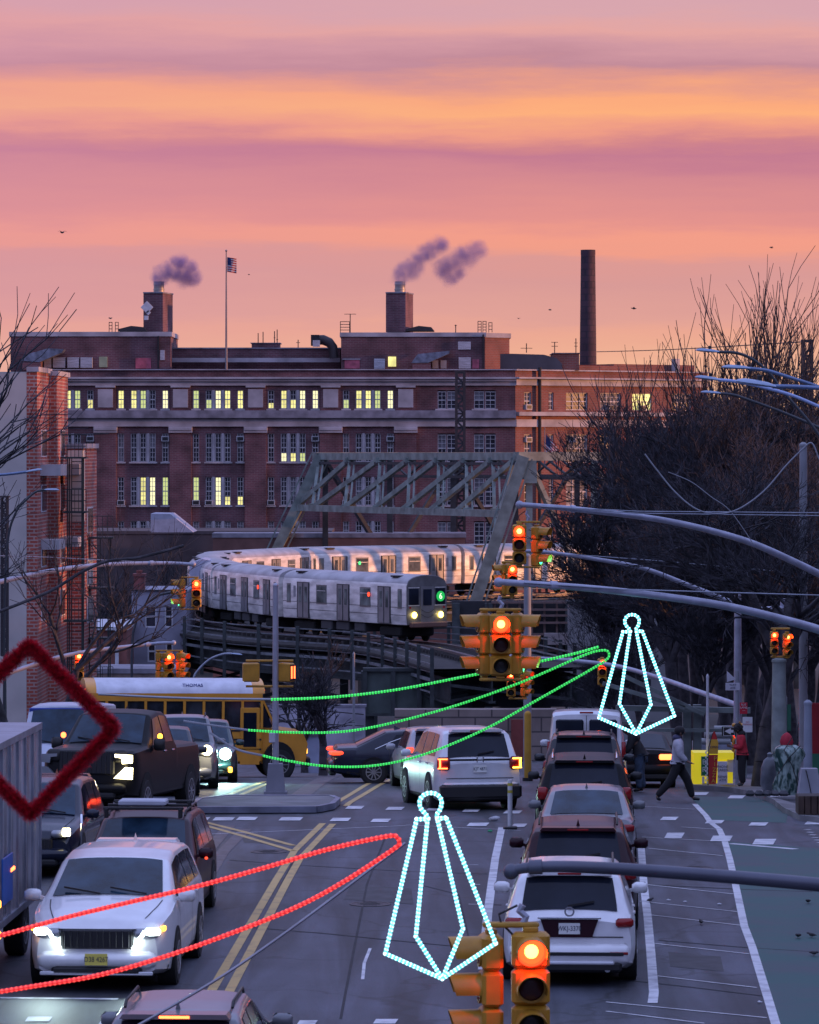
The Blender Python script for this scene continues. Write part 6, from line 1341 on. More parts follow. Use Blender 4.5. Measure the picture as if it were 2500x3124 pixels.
# flexible post by the lane line, yellow bollard
fp = G(1557,2530); o = thing('flexible_post', 'white flexible post with reflective bands at the start of the queue lane', 'bollard', fp); mb = MB(); mb.tube([(0,0,.05),(0,0,1.05)], .05, 12); mb.build('post', mat('post_white', (.6,.6,.62), rough=.4), o, smooth=50)
mb = MB(); mb.bb((0,0,.03), (.3,.3,.06), .02); mb.build('base', BLK, o); mb = MB()
for z in (.8,.95): mb.lathe((0,0,z), [(.053,-.03),(.053,.03)], 'z', 12)
mb.build('reflective_band', mat('yellow_band', (.5,.42,.05)), o)
o = thing('bollard', 'yellow steel bollard right of the white crossing car', 'bollard', GX(1611,112)); mb = MB(); mb.tube([(0,0,0),(0,0,1.9)], .1, 12); mb.sph((0,0,1.9), .1, 10); mb.build('post', mat('bollard_yellow', (.5,.27,.03)), o, smooth=50)
mb = MB(); mb.lathe((0,0,.05), [(.15,-.05),(.15,.05)], 'z', 12); mb.build('foot', BLK, o)
# ------------------------------------------------------------------ street lamps
def lamp(lab, x0, y0, x1, y1, D, arms, r=.05, m=None, hm=None, cell=True, pole=None):
    """cobra-head lamp: head from (x0,y0) tip to (x1,y1) neck, arm polyline of pixels"""
    a, b = P(x0,y0,D), P(x1,y1,D); hm = hm or mat('lamp_head_paint', (.30,.38,.52), rough=.4)
    base = pole or (P(arms[-1][0],0,D).x, D); o = thing('street_lamp', lab, 'street lamp', (base[0], base[1], gz(base[1]))); L_ = (b-a).length; d = (b-a).normalized(); w_ = L_*.5
    mb = MB(o.location); pr_ = [(0,.03),(.08,.3),(.25,.5),(.55,.5),(.8,.42),(1,.2)]; vs = []; zu = Vector((0,0,1)); yv = Vector((0,1,0)); n = 10
    for t, s_ in pr_:
        c = a+d*L_*t
        for k in range(n): an = 2*math.pi*k/n; vs.append(c+yv*math.cos(an)*w_*s_+zu*(max(-.35,math.sin(an))*w_*s_*.42))
    fs = [(i*n+k,i*n+(k+1)%n,(i+1)*n+(k+1)%n,(i+1)*n+k) for i in range(len(pr_)-1) for k in range(n)]+[tuple(range(n)), tuple((len(pr_)-1)*n+k for k in range(n))]
    mb.add(vs, fs); mb.build('lamp_head', hm, o, smooth=50)
    if cell: c = a+d*L_*.6; mb = MB(o.location); mb.lathe((c.x,c.y,c.z+w_*.2), [(w_*.12,0),(w_*.12,w_*.22),(w_*.08,w_*.26)], 'z', 10); mb.build('photocell', BLK, o)
    W = [b-d*.05]+[P(x,y,D) for x, y in arms]; Wd = []
    for i in range(len(W)-1):
        p0, p1, p2, p3 = W[max(i-1,0)], W[i], W[i+1], W[min(i+2,len(W)-1)]
        for k in range(6): t = k/6; Wd.append(.5*((2*p1)+(p2-p0)*t+(2*p0-5*p1+4*p2-p3)*t*t+(3*p1-p0-3*p2+p3)*t**3))
    Wd.append(W[-1]); mb = MB(o.location); mb.tube(Wd, r, 10); mb.build('arm', m or ARM, o, smooth=60)
    e = W[-1]; mb = MB(o.location); mb.tube([(base[0],base[1],gz(base[1])),(base[0],base[1],e.z+.1)], [r*2.2,r*1.2], 12); mb.build('pole', m or ARM, o, smooth=50); return o
ARMB = mat('lamp_arm_blue', (.16,.22,.36), rough=.35, metal=.4); ARMK = mat('lamp_arm_dark', (.045,.05,.06), rough=.5)
lamp('smallest lamp head on a dark arched arm, highest of the right-hand street lamps', 2122,1068,2196,1074,88,[(2250,1077),(2300,1098),(2350,1140),(2390,1195),(2480,1300),(2560,1420)],.035,ARMK,pole=(9.7,88.5))
lamp('street lamp head second from the top at right, on a blue-grey arm', 2202,1120,2290,1124,74,[(2340,1130),(2400,1148),(2500,1180),(2640,1230)],.034,ARMB,pole=(8.8,74.5))
lamp('street lamp head with bright blue arm passing behind the widest head', 2120,1150,2200,1160,70,[(2260,1166),(2400,1200),(2500,1240),(2640,1300)],.030,mat('lamp_arm_bright', (.36,.45,.72), rough=.3),pole=(8.4,70.5))
lamp('widest street lamp head, nearest on the right', 2243,1162,2368,1180,58,[(2430,1180),(2500,1184),(2640,1195)],.034,ARMB,pole=(6.9,58.5))
lamp('pale lamp head lost among the twig tops', 2138,1196,2200,1200,104,[(2240,1205),(2280,1218),(2400,1262),(2560,1330)],.04,ARMK,pole=(11.5,104.5))
lamp('blue-grey lamp head reaching in from the left edge', 130,1432,78,1440,92,[(30,1446),(-40,1452),(-120,1460)],.035,ARMB,pole=(-10.8,92.5),cell=False)
lamp('white-blue lamp head on a thin arched arm in front of the brick block', 182,1495,136,1494,112,[(110,1500),(80,1525),(50,1560),(25,1640),(15,1800),(12,2000)],.035,ARMK,pole=(P(12,0,112).x,112.2),cell=False)
lamp('small pale lamp head above the bus on a curved arm', 740,1998,705,1994,165,[(680,1996),(640,2012),(605,2045),(590,2080),(585,2200)],.05,STEEL,pole=(P(585,0,165).x,165.2),cell=False)
o = thing('street_lamp', 'dark arched lamp arm in front of the grey house, its head hidden by the signal', 'street lamp', GX(400,148)); mb = MB(o.location); D=148
mb.tube([P(402,2300,D),P(402,2000,D),P(406,1930,D),P(420,1880,D),P(445,1842,D),P(485,1815,D),P(530,1805,D),P(548,1808,D)], .05, 8); mb.build('arm', ARMK, o, smooth=60); mb = MB(o.location); mb.bb(tuple(P(556,1809,D)), (.35,.2,.1), .03); mb.build('lamp_head', ARMK, o)
# plain poles and wires
def polething(lab, px, r, yt, D_, m, name='utility_pole', yb=None):
    b = GX(px, D_); o = thing(name, lab, 'pole', b); z = P(0,yt,D_).z-b.z; mb = MB(); mb.tube([(0,0,0),(0,0,z)], [r,r*.8], 12); mb.build('shaft', m, o, smooth=50); mb = MB(); mb.lathe((0,0,z), [(r*.9,0),(r*.9,.06),(r*.3,.12)], 'z', 12); mb.build('cap', m, o); return o
WD = mat('weathered_pole', (.20,.19,.18), rough=.9, var=.4, scale=3, stretch=(3,3,.4)); GPL = mat('grey_pole_paint', (.24,.25,.28), rough=.6)
polething('thick grey-green utility pole behind the wrapped bundle', 2378, .22, 2020, 103, mat('pole_grey_green', (.22,.25,.24), rough=.8, var=.3))
polething('slim white pole rising behind the walking man in grey', 2160, .045, 2070, 104, mat('pole_white', (.5,.5,.55)), 'sign_pole')
polething('tall pale post among the bare trees at the right edge', 2452, .13, 1362, 108, GPL)
polething('grey lamp post right of the wrapped bundle', 2466, .12, 2150, 98, mat('post_bluegrey', (.24,.27,.33)))
polething('grey street post behind the white crossing car', 1610, .14, 1700, 128, GPL)
polething('slender slanted grey post behind the green light strings', 1080, .05, 2000, 132, GPL, 'sign_pole')
def wire(lab, pts, r, m, cat='cable', name='cable'):
    W = [P(*p) for p in pts]; o = None; Wd = []
    for i in range(len(W)-1):
        p0, p1, p2, p3 = W[max(i-1,0)], W[i], W[i+1], W[min(i+2,len(W)-1)]
        for k in range(10): t = k/10; Wd.append(.5*((2*p1)+(p2-p0)*t+(2*p0-5*p1+4*p2-p3)*t*t+(3*p1-p0-3*p2+p3)*t**3))
    Wd.append(W[-1]); mb = MB(); mb.tube(Wd, r, 6); o = mb.build(name, m, None, smooth=60); tag(o, lab, cat); return o
CBL = mat('pale_cable', (.26,.27,.31), rough=.6); CBD = mat('dark_cable', (.03,.03,.035))
wire('pale cable sagging in a deep loop across the bare trees', [(1968,1385,97),(2010,1440,97),(2060,1500,97),(2120,1550,97),(2180,1567,97),(2250,1555,97),(2330,1500,97),(2400,1420,97),(2450,1370,97),(2478,1352,97),(2500,1400,97)], .022, CBL)
wire('thin dark wire from the smokestack to the far mast', [(1822,1073,330),(2050,1066,290),(2460,1042,215)], .035, CBD)
wire('slack wire hanging below the pale looped cable', [(2040,1440,98),(2110,1470,98),(2170,1515,98),(2230,1560,98),(2300,1660,98)], .012, CBL)
wire('upper of two dark wires sagging behind the pedestrian signal pole', [(640,2120,135),(860,2155,134),(1110,2180,133)], .02, CBD); wire('lower of two dark wires sagging behind the pedestrian signal pole', [(640,2150,135),(880,2200,134),(1110,2215,133)], .02, CBD)
# ------------------------------------------------------------------ festive lights
def rope(lab, pts, D, r, m_t, m_b, sp, name='light_string', cat='string light', group=None, unlit=None, beads=True, closed=False, extra=None):
    o = thing(name, lab, cat, P(*pts[0], D), group=group)
    def one(pp_, nm, mt, mbd, smooth=True):
        W = [P(p[0], p[1], p[2] if len(p) > 2 else D) for p in pp_]; Wd = []
        if smooth:
            for i in range(len(W)-1):
                p0, p1, p2, p3 = W[max(i-1,0)], W[i], W[i+1], W[min(i+2,len(W)-1)]
                for k in range(10): t = k/10; Wd.append(.5*((2*p1)+(p2-p0)*t+(2*p0-5*p1+4*p2-p3)*t*t+(3*p1-p0-3*p2+p3)*t**3))
            Wd.append(W[-1])
        else: Wd = W
        mb = MB(o.location); mb.tube(Wd, r, 6); q = mb.build(nm, mt, o, smooth=60)
        if mbd:
            mb = MB(o.location); acc = 0; nxt = 0
            for a, b in zip(Wd, Wd[1:]):
                L_ = (b-a).length
                while nxt < acc+L_: mb.sph(a.lerp(b,(nxt-acc)/L_), r*1.16, 6); nxt += sp
                acc += L_
            mb.build('bulbs', mbd, q)
        return q
    one(pts, 'light_tube', m_t, m_b)
    for e in (extra or []): one(e[0], e[1], e[2], e[3], e[4] if len(e) > 4 else True)
    return o
GT = emit('green_rope', (.02,.85,.08), .28, (.1,.35,.15)); GB = emit('green_bulb', (.05,1,.12), 1.15, (.1,.3,.1)); UT = mat('unlit_rope', (.34,.36,.40), rough=.4)
RT = emit('red_rope', (1,.025,.03), .62, (.3,.01,.01)); RB = emit('red_bulb', (1,.09,.07), 1.25, (.5,.05,.05))
CT = emit('cyan_rope', (.05,.75,.95), 1.3, (.3,.4,.4)); CB = emit('white_bulb', (.62,.95,1), 2.2, (.6,.6,.6))
rope('green string light, topmost of three, lit from the bus to the right', [(830,2134),(1000,2128),(1200,2106),(1400,2068),(1600,2028),(1750,1995),(1828,1973)], 66, .022, GT, GB, .050, group='green string lights', extra=[([(300,2118),(560,2130),(830,2134)],'unlit_end',UT,None)])
rope('green string light pair joined in a hairpin beside the right star drop light', [(760,2228),(900,2235),(1050,2232),(1200,2205),(1400,2150),(1600,2078),(1780,2000),(1840,1984),(1858,1992),(1852,2012),(1800,2045),(1650,2130),(1480,2225),(1300,2300),(1150,2335),(1000,2338),(860,2318),(800,2305)], 66, .020, GT, GB, .047, group='green string lights', extra=[([(560,2200),(660,2215),(760,2228)],'unlit_end',UT,None),([(640,2235),(720,2285),(800,2305)],'unlit_end',UT,None)])
rope('red string light pair joined in a hairpin at the left', [(-60,2864),(0,2855),(200,2800),(400,2752),(600,2705),(800,2650),(1000,2592),(1180,2552),(1212,2556),(1218,2572),(1200,2592),(1050,2690),(900,2770),(700,2850),(500,2920),(300,2976),(100,3010),(-60,3036)], 42, .025, RT, RB, .052)
rope('unlit pale rope stretched from the hairpin of red lights to the minivan', [(1238,2572),(1150,2638),(1000,2752),(850,2862),(700,2965),(560,3050),(420,3130)], 43, .018, UT, None, 1, name='rope', cat='rope')
def drop(lab, cx, cy, sx, D, L0, T0, R0, iL, iR):
    T = lambda pts: [(cx+x*sx, cy+y*sx) for x, y in pts]
    ring = T([(-12,80),(-24,58),(-44,36),(-53,12),(-50,-15),(-30,-38),(0,-46),(32,-38),(52,-15),(54,12),(46,38),(32,60),(34,82)])
    outer = [T([(-68,84),L0]), T([L0,T0]), T([T0,R0]), T([R0,(77,76)])]
    inner = [T([(-14,82),iL]), T([iL,T0]), T([T0,iR]), T([iR,(34,82)])]
    cross_ = [T([(-68,84),(-14,82)]), T([(34,82),(77,76)])]
    ex = [(p_, 'light_side', CT, CB, False) for p_ in outer+inner+cross_]
    return rope(lab, ring, D, .0175 if D < 50 else .026, CT, CB, .034 if D < 50 else .054, name='light_ornament', cat='light ornament', group='kite-shaped drop lights', extra=ex)
o1 = drop('large white-cyan kite-shaped drop light hanging low in the middle', 1314, 2448, .62, 34, (-222,745), (58,869), (321,694), (-72,660), (160,622))
o2 = drop('smaller white-cyan kite-shaped drop light at the right in front of the branches', 1929, 1894, .405, 66, (-249,731), (32,852), (321,716), (-94,625), (143,630))
o = thing('tinsel_diamond', 'fuzzy dark red tinsel diamond frame hanging at the left edge', 'tinsel decoration', P(90,1965,30)); rr = random.Random(5); segs = []
pts = [P(90,1968,30),P(350,2222,30),P(92,2486,30),P(-175,2222,30)]; mb = MB(o.location); mb.tube(pts+[pts[0]], .012, 6); fr_ = mb.build('wire_frame', DARKM, o)
for a, b in zip(pts, pts[1:]+pts[:1]):
    d = b-a
    for k in range(9500):
        p = a+d*rr.random(); v = Vector((rr.gauss(0,1), rr.gauss(0,1), rr.gauss(0,1))).normalized(); l_ = rr.uniform(.045,.085); segs.append((p, p+v*l_, .0019, .0009))
TI = mat('red_tinsel', (.80,.015,.04), rough=.35, var=.6, scale=30, metal=.3); segs_obj('tinsel', segs, TI, fr_, 3, o.location)
mb = MB(); mb.v = []; 
# wrapped glassy street-tree tubes near the truck are part of the truck; traffic clutter ends here
# ------------------------------------------------------------------ right corner: pavement, stand, signs
pv = MB(); A = [(2300,2432),(2230,2418),(2150,2412),(2090,2408),(2100,2392),(2700,2392),(2700,2545),(2560,2520),(2440,2505),(2390,2480),(2360,2455)]
q = [G(*p) for p in A]; n = len(q); pv.add([(v.x,v.y,v.z-.02) for v in q]+[(v.x,v.y,v.z+.13) for v in q], [tuple(range(n,2*n)), tuple(range(n-1,-1,-1))]+[(i,(i+1)%n,(i+1)%n+n,i+n) for i in range(n)])
tag(pv.build('pavement', CONC), kind='structure')
def at(px, py): v = G(px, py); return Vector((v.x, v.y, v.z+.13))
b = at(2180,2408); s1 = F/b.y
YW = emit('stand_yellow_glow', (.9,.75,.02), .35, (.75,.6,.02));  # kiosk body glows weakly by itself, brightness put into the yellow
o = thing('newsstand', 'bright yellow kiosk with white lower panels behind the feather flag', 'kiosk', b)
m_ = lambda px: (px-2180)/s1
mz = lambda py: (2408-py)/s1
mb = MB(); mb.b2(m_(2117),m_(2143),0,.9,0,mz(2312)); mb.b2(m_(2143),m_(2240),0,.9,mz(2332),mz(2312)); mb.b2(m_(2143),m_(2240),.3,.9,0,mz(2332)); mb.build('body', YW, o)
mb = MB(); mb.b2(m_(2140),m_(2162),-.05,-.004,mz(2382),mz(2323)); mb.build('green_panel', mat('green_panel', (.01,.16,.07)), o)
text('panel_words', 'BI\nRI', .2, mat('panel_white_ink', (.6,.6,.6)), o, (m_(2152),-.06,mz(2352)), ext=.002)
mb = MB(); mb.b2(m_(2190),m_(2220),-.06,-.004,0,mz(2338)); mb.b2(m_(2222),m_(2239),.1,.296,mz(2372),mz(2335)); mb.build('notice_panel', mat('notice_white', (.62,.60,.66)), o)
text('notice_words', 'PHONE\nCARDS\n\nNEWS\nATM', .09, INK, o, (m_(2205),-.065,mz(2375)), ext=.002)
mb = MB(); mb.b2(m_(2143),m_(2150),-.07,-.004,mz(2405),mz(2384)); mb.build('small_notice', mat('notice_white', (.6,.6,.6)), o)
# feather flag
b = at(2175,2412); o = thing('feather_flag', 'tall red and yellow feather flag with letters running down it', 'flag', b); mb = MB(); mb.tube([(-.12,0,0),(-.1,0,1.0),(.0,0,1.35),(.07,0,1.42)], .015, 6); mb.build('rod', BLK, o)
prof = [(-.10,.04),(.09,.04),(.14,.8),(.15,1.1),(.12,1.3),(.06,1.42),(.02,1.4),(-.04,1.2),(-.10,.8)]
mb = MB(); mb.prism([(x,z) for x, z in prof if z <= .82], -.012, .012); mb.build('cloth', mat('flag_cloth_red', (.42,.02,.02), rough=.7), o)
mb = MB(); mb.prism([(-.10,.823),(.14,.823),(.15,1.1),(.13,1.2),(-.035,1.2)], -.012, .012); mb.build('cloth_top', mat('flag_cloth_yellow', (.55,.30,.03), rough=.7), o)
mb = MB(); mb.prism([(-.03,1.203),(.128,1.203),(.06,1.42),(.02,1.4)], -.012, .012); mb.build('cloth_tip', mat('flag_cloth_red', (.42,.02,.02)), o)
text('flag_word', 'OPEN', .085, INK, o, (.045,-.02,1.0), ext=.002)
for k, ch in enumerate('PIZZA'): text('flag_letter', ch, .15, mat('flag_ink_yellow', (.6,.38,.04)), o, (.02+.012*(4-k),-.02,.70-k*.145), ext=.002)
mb = MB()
for k in range(14):
    for j in range(2):
        if (k+j) % 2: mb.b2(-.19+j*.035,-.155+j*.035,-.02,-.005,.05+k*.06,.11+k*.06)
mb.build('checker_strip', mat('checker_white', (.6,.6,.6)), o)
# corner pole with signs
b = at(2250,2409.5); s1 = F/b.y; o = thing('sign_post', 'corner post carrying the arrow sign and small street signs', 'sign', b); z_ = lambda y: (2412-y)/s1; x_ = lambda x: (x-2254)/s1
mb = MB(); mb.tube([(0,0,0),(0,0,z_(2065))], .05, 10); mb.build('post', GPL, o)
mb = MB(); mb.bb((x_(2228),-.08,z_(2248)), (.37,.03,.25), .02); sg_ = mb.build('arrow_sign', BLK, o)
mb = MB(); mb.prism([(x_(2215),z_(2248)),(x_(2234),z_(2258)),(x_(2234),z_(2238))], -.11, -.098); mb.b2(x_(2234),x_(2242),-.11,-.098,z_(2252),z_(2244)); q = mb.build('arrow', mat('sign_white', (.6,.6,.62)), sg_)
mb = MB()
for a in ((x_(2211),x_(2245),z_(2262),z_(2261)),(x_(2211),x_(2245),z_(2236),z_(2235)),(x_(2211),x_(2212),z_(2261),z_(2236)),(x_(2244),x_(2245),z_(2261),z_(2236))): mb.b2(a[0],a[1],-.11,-.098,a[2],a[3])
mb.build('border', mat('sign_white', (.6,.6,.62)), sg_)
mb = MB(); mb.bb((x_(2273),-.08,z_(2178)), (.2,.02,.3), .01); q = mb.build('red_sign', mat('sign_red', (.45,.01,.03)), o); text('sign_words', 'BUS\nLANE\n—', .075, mat('sign_white', (.6,.6,.62)), q, (x_(2273),-.095,z_(2176)), ext=.001)
mb = MB(); mb.bb((x_(2285),-.08,z_(2228)), (.26,.02,.4), .01); q = mb.build('parking_sign', mat('sign_white', (.6,.6,.62)), o); text('sign_words', 'NO\nPARKING', .06, mat('sign_red', (.45,.01,.03)), q, (x_(2285),-.095,z_(2224)), ext=.001)
mb = MB(); mb.bb((x_(2240),-.08,z_(2112)), (.38,.02,.2), .01); q = mb.build('street_sign', mat('sign_pale', (.45,.44,.50)), o); text('sign_words', 'WAY\nAVE', .08, INK, q, (x_(2240),-.095,z_(2112)), ext=.001)
mb = MB(); mb.prism([(x_(2222),z_(2064)),(x_(2250),z_(2090)),(x_(2222),z_(2098))], -.09, -.07); mb.build('pennant_sign', mat('sign_pale', (.45,.44,.50)), o)
# wrapped bundle, planter, red banner, covered base
b = at(2402,2440)+Vector((0,0,0)); o = thing('wrapped_bundle', 'tall bundle wrapped in crumpled green plastic with a red top', 'bundle', b)
def lumpy(name, m, prof, seed, amp, parent, n=22, dx=0):
    rr = random.Random(seed); mb = MB(); ph = [rr.uniform(0,6.28) for _ in range(6)]
    for j, (r_, z) in enumerate(prof):
        for k in range(n):
            a = 2*math.pi*k/n; r2 = r_*(1+amp*math.sin(3*a+ph[0]+z*2)+amp*.7*math.sin(5*a+ph[1]-z*4)+rr.uniform(-amp,amp)*.6); mb.v.append((dx+r2*math.cos(a), r2*math.sin(a), z))
    for j in range(len(prof)-1):
        for k in range(n): mb.f.append((j*n+k,j*n+(k+1)%n,(j+1)*n+(k+1)%n,(j+1)*n+k))
    mb.f.append(tuple(range((len(prof)-1)*n, len(prof)*n))); mb.mi = [0]*len(mb.f); return mb.build(name, m, parent, smooth=50)
PLG = mat('green_plastic_wrap', (.42,.55,.50), rough=.2, var=.2, scale=7, bump=.8, col2=(.03,.07,.06), lo=.42, hi_=.58, stretch=(1,1,.5));  # pale blotches are highlights of the crumpled plastic put into its colour
lumpy('wrap', PLG, [(.26,0),(.31,.2),(.26,.48),(.30,.75),(.36,.95),(.30,1.12),(.16,1.20)], 2, .14, o); lumpy('red_top', mat('red_cloth', (.38,.02,.04), rough=.8), [(.12,1.18),(.15,1.28),(.12,1.40),(.06,1.47),(.01,1.50)], 3, .12, o)
mb = MB(); mb.tube([(.25,-.32,.2),(.1,-.4,.7),(-.1,-.36,1.1),(.1,-.3,1.4)], .012, 5); mb.tube([(-.25,-.3,.5),(.0,-.4,.9),(.3,-.32,1.2)], .012, 5); mb.build('cord', BLK, o)
b = at(2350,2434); o = thing('rubbish_bag', 'grey rubbish bag beside the wrapped bundle', 'bag', b); lumpy('bag', mat('grey_bag', (.12,.13,.15), rough=.3, var=.4, bump=.5), [(.16,0),(.24,.2),(.22,.6),(.15,.8),(.05,.88)], 8, .08, o); lumpy('knot', mat('grey_bag', (.12,.13,.15)), [(.05,.88),(.07,.95),(.02,.99)], 9, .05, o)
b = at(2470,2455); o = thing('covered_post_base', 'light grey trapezoid cover round the foot of the right lamp post', 'cover', b); mb = MB(); mb.box((0,0,.36), (.56,.5,.72), 0, .66); mb.build('cover', mat('cover_grey', (.30,.31,.36), rough=.7), o); mb = MB(); mb.tube([(-.1,-.2,.7),(-.02,-.27,.35),(.05,-.27,.0)], .012, 5); mb.build('cord', BLK, o)
b = at(2500,2500); o = thing('planter', 'dark wooden planter box on the right corner pavement', 'planter', b); mb = MB()
for k in range(7): mb.bb((-.42+k*.14,0,.2), (.125,.7,.4), .01)
mb.build('slats', mat('dark_wood', (.07,.045,.035), rough=.9, var=.4), o); mb = MB(); mb.b2(-.47,.47,-.33,.33,.38,.41); mb.build('soil', mat('soil', (.03,.025,.02)), o)
b = at(2492,2405); o = thing('red_banner', 'dark red and green hoarding at the right edge behind the posts', 'hoarding', b); mb = MB(); mb.b2(-.12,.8,.5,.58,.75,2.1); mb.build('red_panel', mat('hoarding_red', (.30,.01,.02)), o); mb = MB(); mb.b2(-.12,.8,.5,.58,.2,.747); mb.build('green_panel', mat('hoarding_green', (.03,.15,.09)), o); mb = MB(); mb.b2(-.1,-.04,.52,.56,0,.2); mb.b2(.6,.66,.52,.56,0,.2); mb.build('legs', BLK, o)
b = at(2400,2406); o = thing('ribbon_post', 'thin post with red and green ribbon beside the utility pole', 'post', b); mb = MB(); mb.tube([(0,0,0),(0,0,2.3)], .03, 8); mb.build('post', GPL, o); mb = MB(); mb.b2(-.09,-.04,-.05,-.03,1.5,2.35); mb.build('red_ribbon', mat('hoarding_red', (.30,.01,.02)), o); mb = MB(); mb.b2(.02,.12,-.05,-.03,1.4,2.1); mb.build('green_ribbon', mat('hoarding_green', (.03,.15,.09)), o)
b = at(2322,2445); o = thing('stones', 'low dark heap of rubble at the kerb', 'rubble', b); 
for k in range(5): lumpy('stone', mat('rubble', (.05,.05,.06), var=.4), [(.09,0),(.12,.06),(.06,.13)], 20+k, .15, o, 9, dx=-.25+k*.2)
# steel frames behind the corner (subway entrance structure)
D = 118; o = thing('steel_portal', 'grey-green steel street-level frame behind the pedestrians', 'frame', GX(2100,D)); 
for px in (2096,2128,2266): mb = MB(o.location); mb.beam(P(px,2150,D), (P(px,0,D).x,D,gz(D)), .24, .3); mb.build('column', mat('frame_green', (.14,.165,.16), rough=.7, var=.3), o)
mb = MB(o.location); mb.beam(P(1880,2160,D-.4),P(2290,2168,D-.4),.2,.16); mb.beam(P(1880,2226,D-.4),P(2290,2230,D-.4),.12,.1); mb.build('beams', mat('frame_green', (.14,.165,.16)), o)
for a, b_ in (((1840,2085),(2090,2160)),((1900,2060),(2150,2180))): mb = MB(o.location); mb.beam(P(*a,D-.8),P(*b_,D-.8),.14,.12); mb.build('brace', mat('frame_green', (.14,.165,.16)), o)
o = thing('silver_pipes', 'pale horizontal pipes and tanks behind the yellow kiosk', 'pipes', GX(2190,120)); mb = MB(o.location)
for y, a, b_, r_ in ((2240,2150,2260,.12),(2262,2120,2230,.10),(2222,2180,2270,.08)): mb.tube([P(a,y,120),P(b_,y,120)], r_, 10)
mb.tube([P(2122,2400,120),P(2122,2262,120),P(2140,2258,120)], .1, 10); mb.build('pipes', mat('pipe_grey', (.34,.35,.36), rough=.5), o, smooth=50); mb = MB(o.location); mb.b2(P(2132,0,121).x,P(2262,0,121).x,121,121.4,gz(121),P(0,2268,121).z); mb.build('back_panel', mat('panel_pale', (.30,.32,.40), var=.3), o)
# litter and birds
def bird(lab, px, py, D, s_, fly=True, group='small dark birds', rz=0):
    o = thing('bird', lab, 'bird', P(px,py,D) if fly else G(px,py), rz, group); m = mat('bird_feathers', (.05,.045,.05), rough=.8, var=.4, scale=20); mb = MB()
    prof = [(-.5,.02),(-.35,.08),(-.1,.15),(.15,.14),(.32,.09),(.42,.10),(.5,.06),(.56,.01)]; n = 8
    for y, r_ in prof:
        for k in range(n): a = 2*math.pi*k/n; mb.v.append((r_*math.cos(a)*s_, y*s_, (r_*math.sin(a)*(.9)+(.05 if y < .3 else .14)+(0 if fly else .22))*s_))
    for j in range(len(prof)-1):
        for k in range(n): mb.f.append((j*n+k,j*n+(k+1)%n,(j+1)*n+(k+1)%n,(j+1)*n+k))
    mb.mi = [0]*len(mb.f); mb.build('body', m, o, smooth=60)
    for sg in (1,-1):
        q = MB()
        if fly: q.add([(0,.15*s_,.1*s_),(0,-.2*s_,.1*s_),(sg*.55*s_,-.1*s_,.32*s_),(sg*.5*s_,.12*s_,.34*s_),(sg*1.05*s_,-.15*s_,.12*s_)], [(0,1,2,3),(3,2,4)]); q.build('wing', m, o)
        else: q.add([(sg*.13*s_,.2*s_,.3*s_),(sg*.16*s_,-.1*s_,.34*s_),(sg*.04*s_,-.55*s_,.24*s_),(sg*.15*s_,-.1*s_,.2*s_)], [(0,1,2),(0,2,3)]); q.build('wing', m, o); q = MB(); q.tube([(sg*.05*s_,0,0),(sg*.05*s_,0,.14*s_)], .012*s_, 5); q.build('leg', mat('bird_leg', (.2,.06,.05)), o)
    return o
for px, py, D, s_, lab in ((190,710,150,.24,'small bird high at the left of the sky'),(760,838,200,.13,'tiny bird right of the flag'),(2355,756,150,.16,'bird at the top right of the sky'),(1935,942,170,.24,'gliding bird between smokestack and tree, right one'),(1679,946,220,.20,'tiny bird just left of the smokestack'),(1583,972,220,.16,'tiny bird left of centre above the curved roof')): bird(lab, px, py, D, s_, True, 'birds in the sky', R(rng.uniform(30,150)))
gull = bird('pale gull perched on the left roof ladder hoop', 337, 972, DB+4, .38, True, None, R(60))
for px, py, lab in ((1984,2755,'pigeon on the hatching behind the white crossover'),(2140,2822,'pigeon in the middle of the hatched area'),(2467,2758,'pigeon near the right edge on the green lane'),(2437,2864,'left pigeon of two close together on the green lane'),(2478,2862,'right pigeon of two close together on the green lane'),(2484,2918,'pale-backed pigeon at the right edge')): bird(lab, px, py, 0, .2, False, 'pigeons on the road', R(rng.uniform(0,360)))
LIT_ = mat('litter_paper', (.55,.55,.58), rough=.8, var=.2)
def litter(lab, px, py, s_, m=LIT_):
    rr = random.Random(px); o = MB(); n = 7; c = G(px,py)
    for j in range(4):
        for k in range(n): a = 2*math.pi*k/n; r_ = s_*(.5,1,.8,.2)[j]*rr.uniform(.6,1.2); o.v.append((c.x+r_*math.cos(a), c.y+r_*math.sin(a)*.8, c.z+.012+s_*.8*j/3*rr.uniform(.7,1)))
    for j in range(3):
        for k in range(n): o.f.append((j*n+k,j*n+(k+1)%n,(j+1)*n+(k+1)%n,(j+1)*n+k))
    o.f.append(tuple(range(3*n,4*n))); o.mi = [0]*len(o.f); tag(o.build('litter', m), lab, 'litter')
for k, (px, py) in enumerate(((1130,2760),(2120,2650),(820,2600))):
    c = G(px, py); o = thing('manhole_cover', ['round iron cover in the lane left of the middle drop light','round iron cover in the hatched area at right','round iron cover by the yellow centre lines'][k], 'manhole cover', c+Vector((0,0,.006)), group='manhole covers in the road'); mb = MB(); mb.lathe((0,0,0), [(.36,-.02),(.36,.006),(.31,.008),(.31,.004),(.02,.004)], 'z', 26, cap=False); mb.build('lid', mat('cast_iron', (.03,.03,.033), rough=.5, metal=.3), o, smooth=40); mb = MB()
    for j in range(5): mb.bb((0,-.2+j*.1,.006), (.44-abs(j-2)*.1,.03,.006), .002)
    mb.build('ribs', mat('cast_iron', (.03,.03,.033)), o)
litter('crumpled white bag on the road left of the flexible post', 1510, 2505, .14); litter('green scrap left of the queue lane line', 1496, 2540, .07, mat('green_scrap', (.03,.3,.12)))
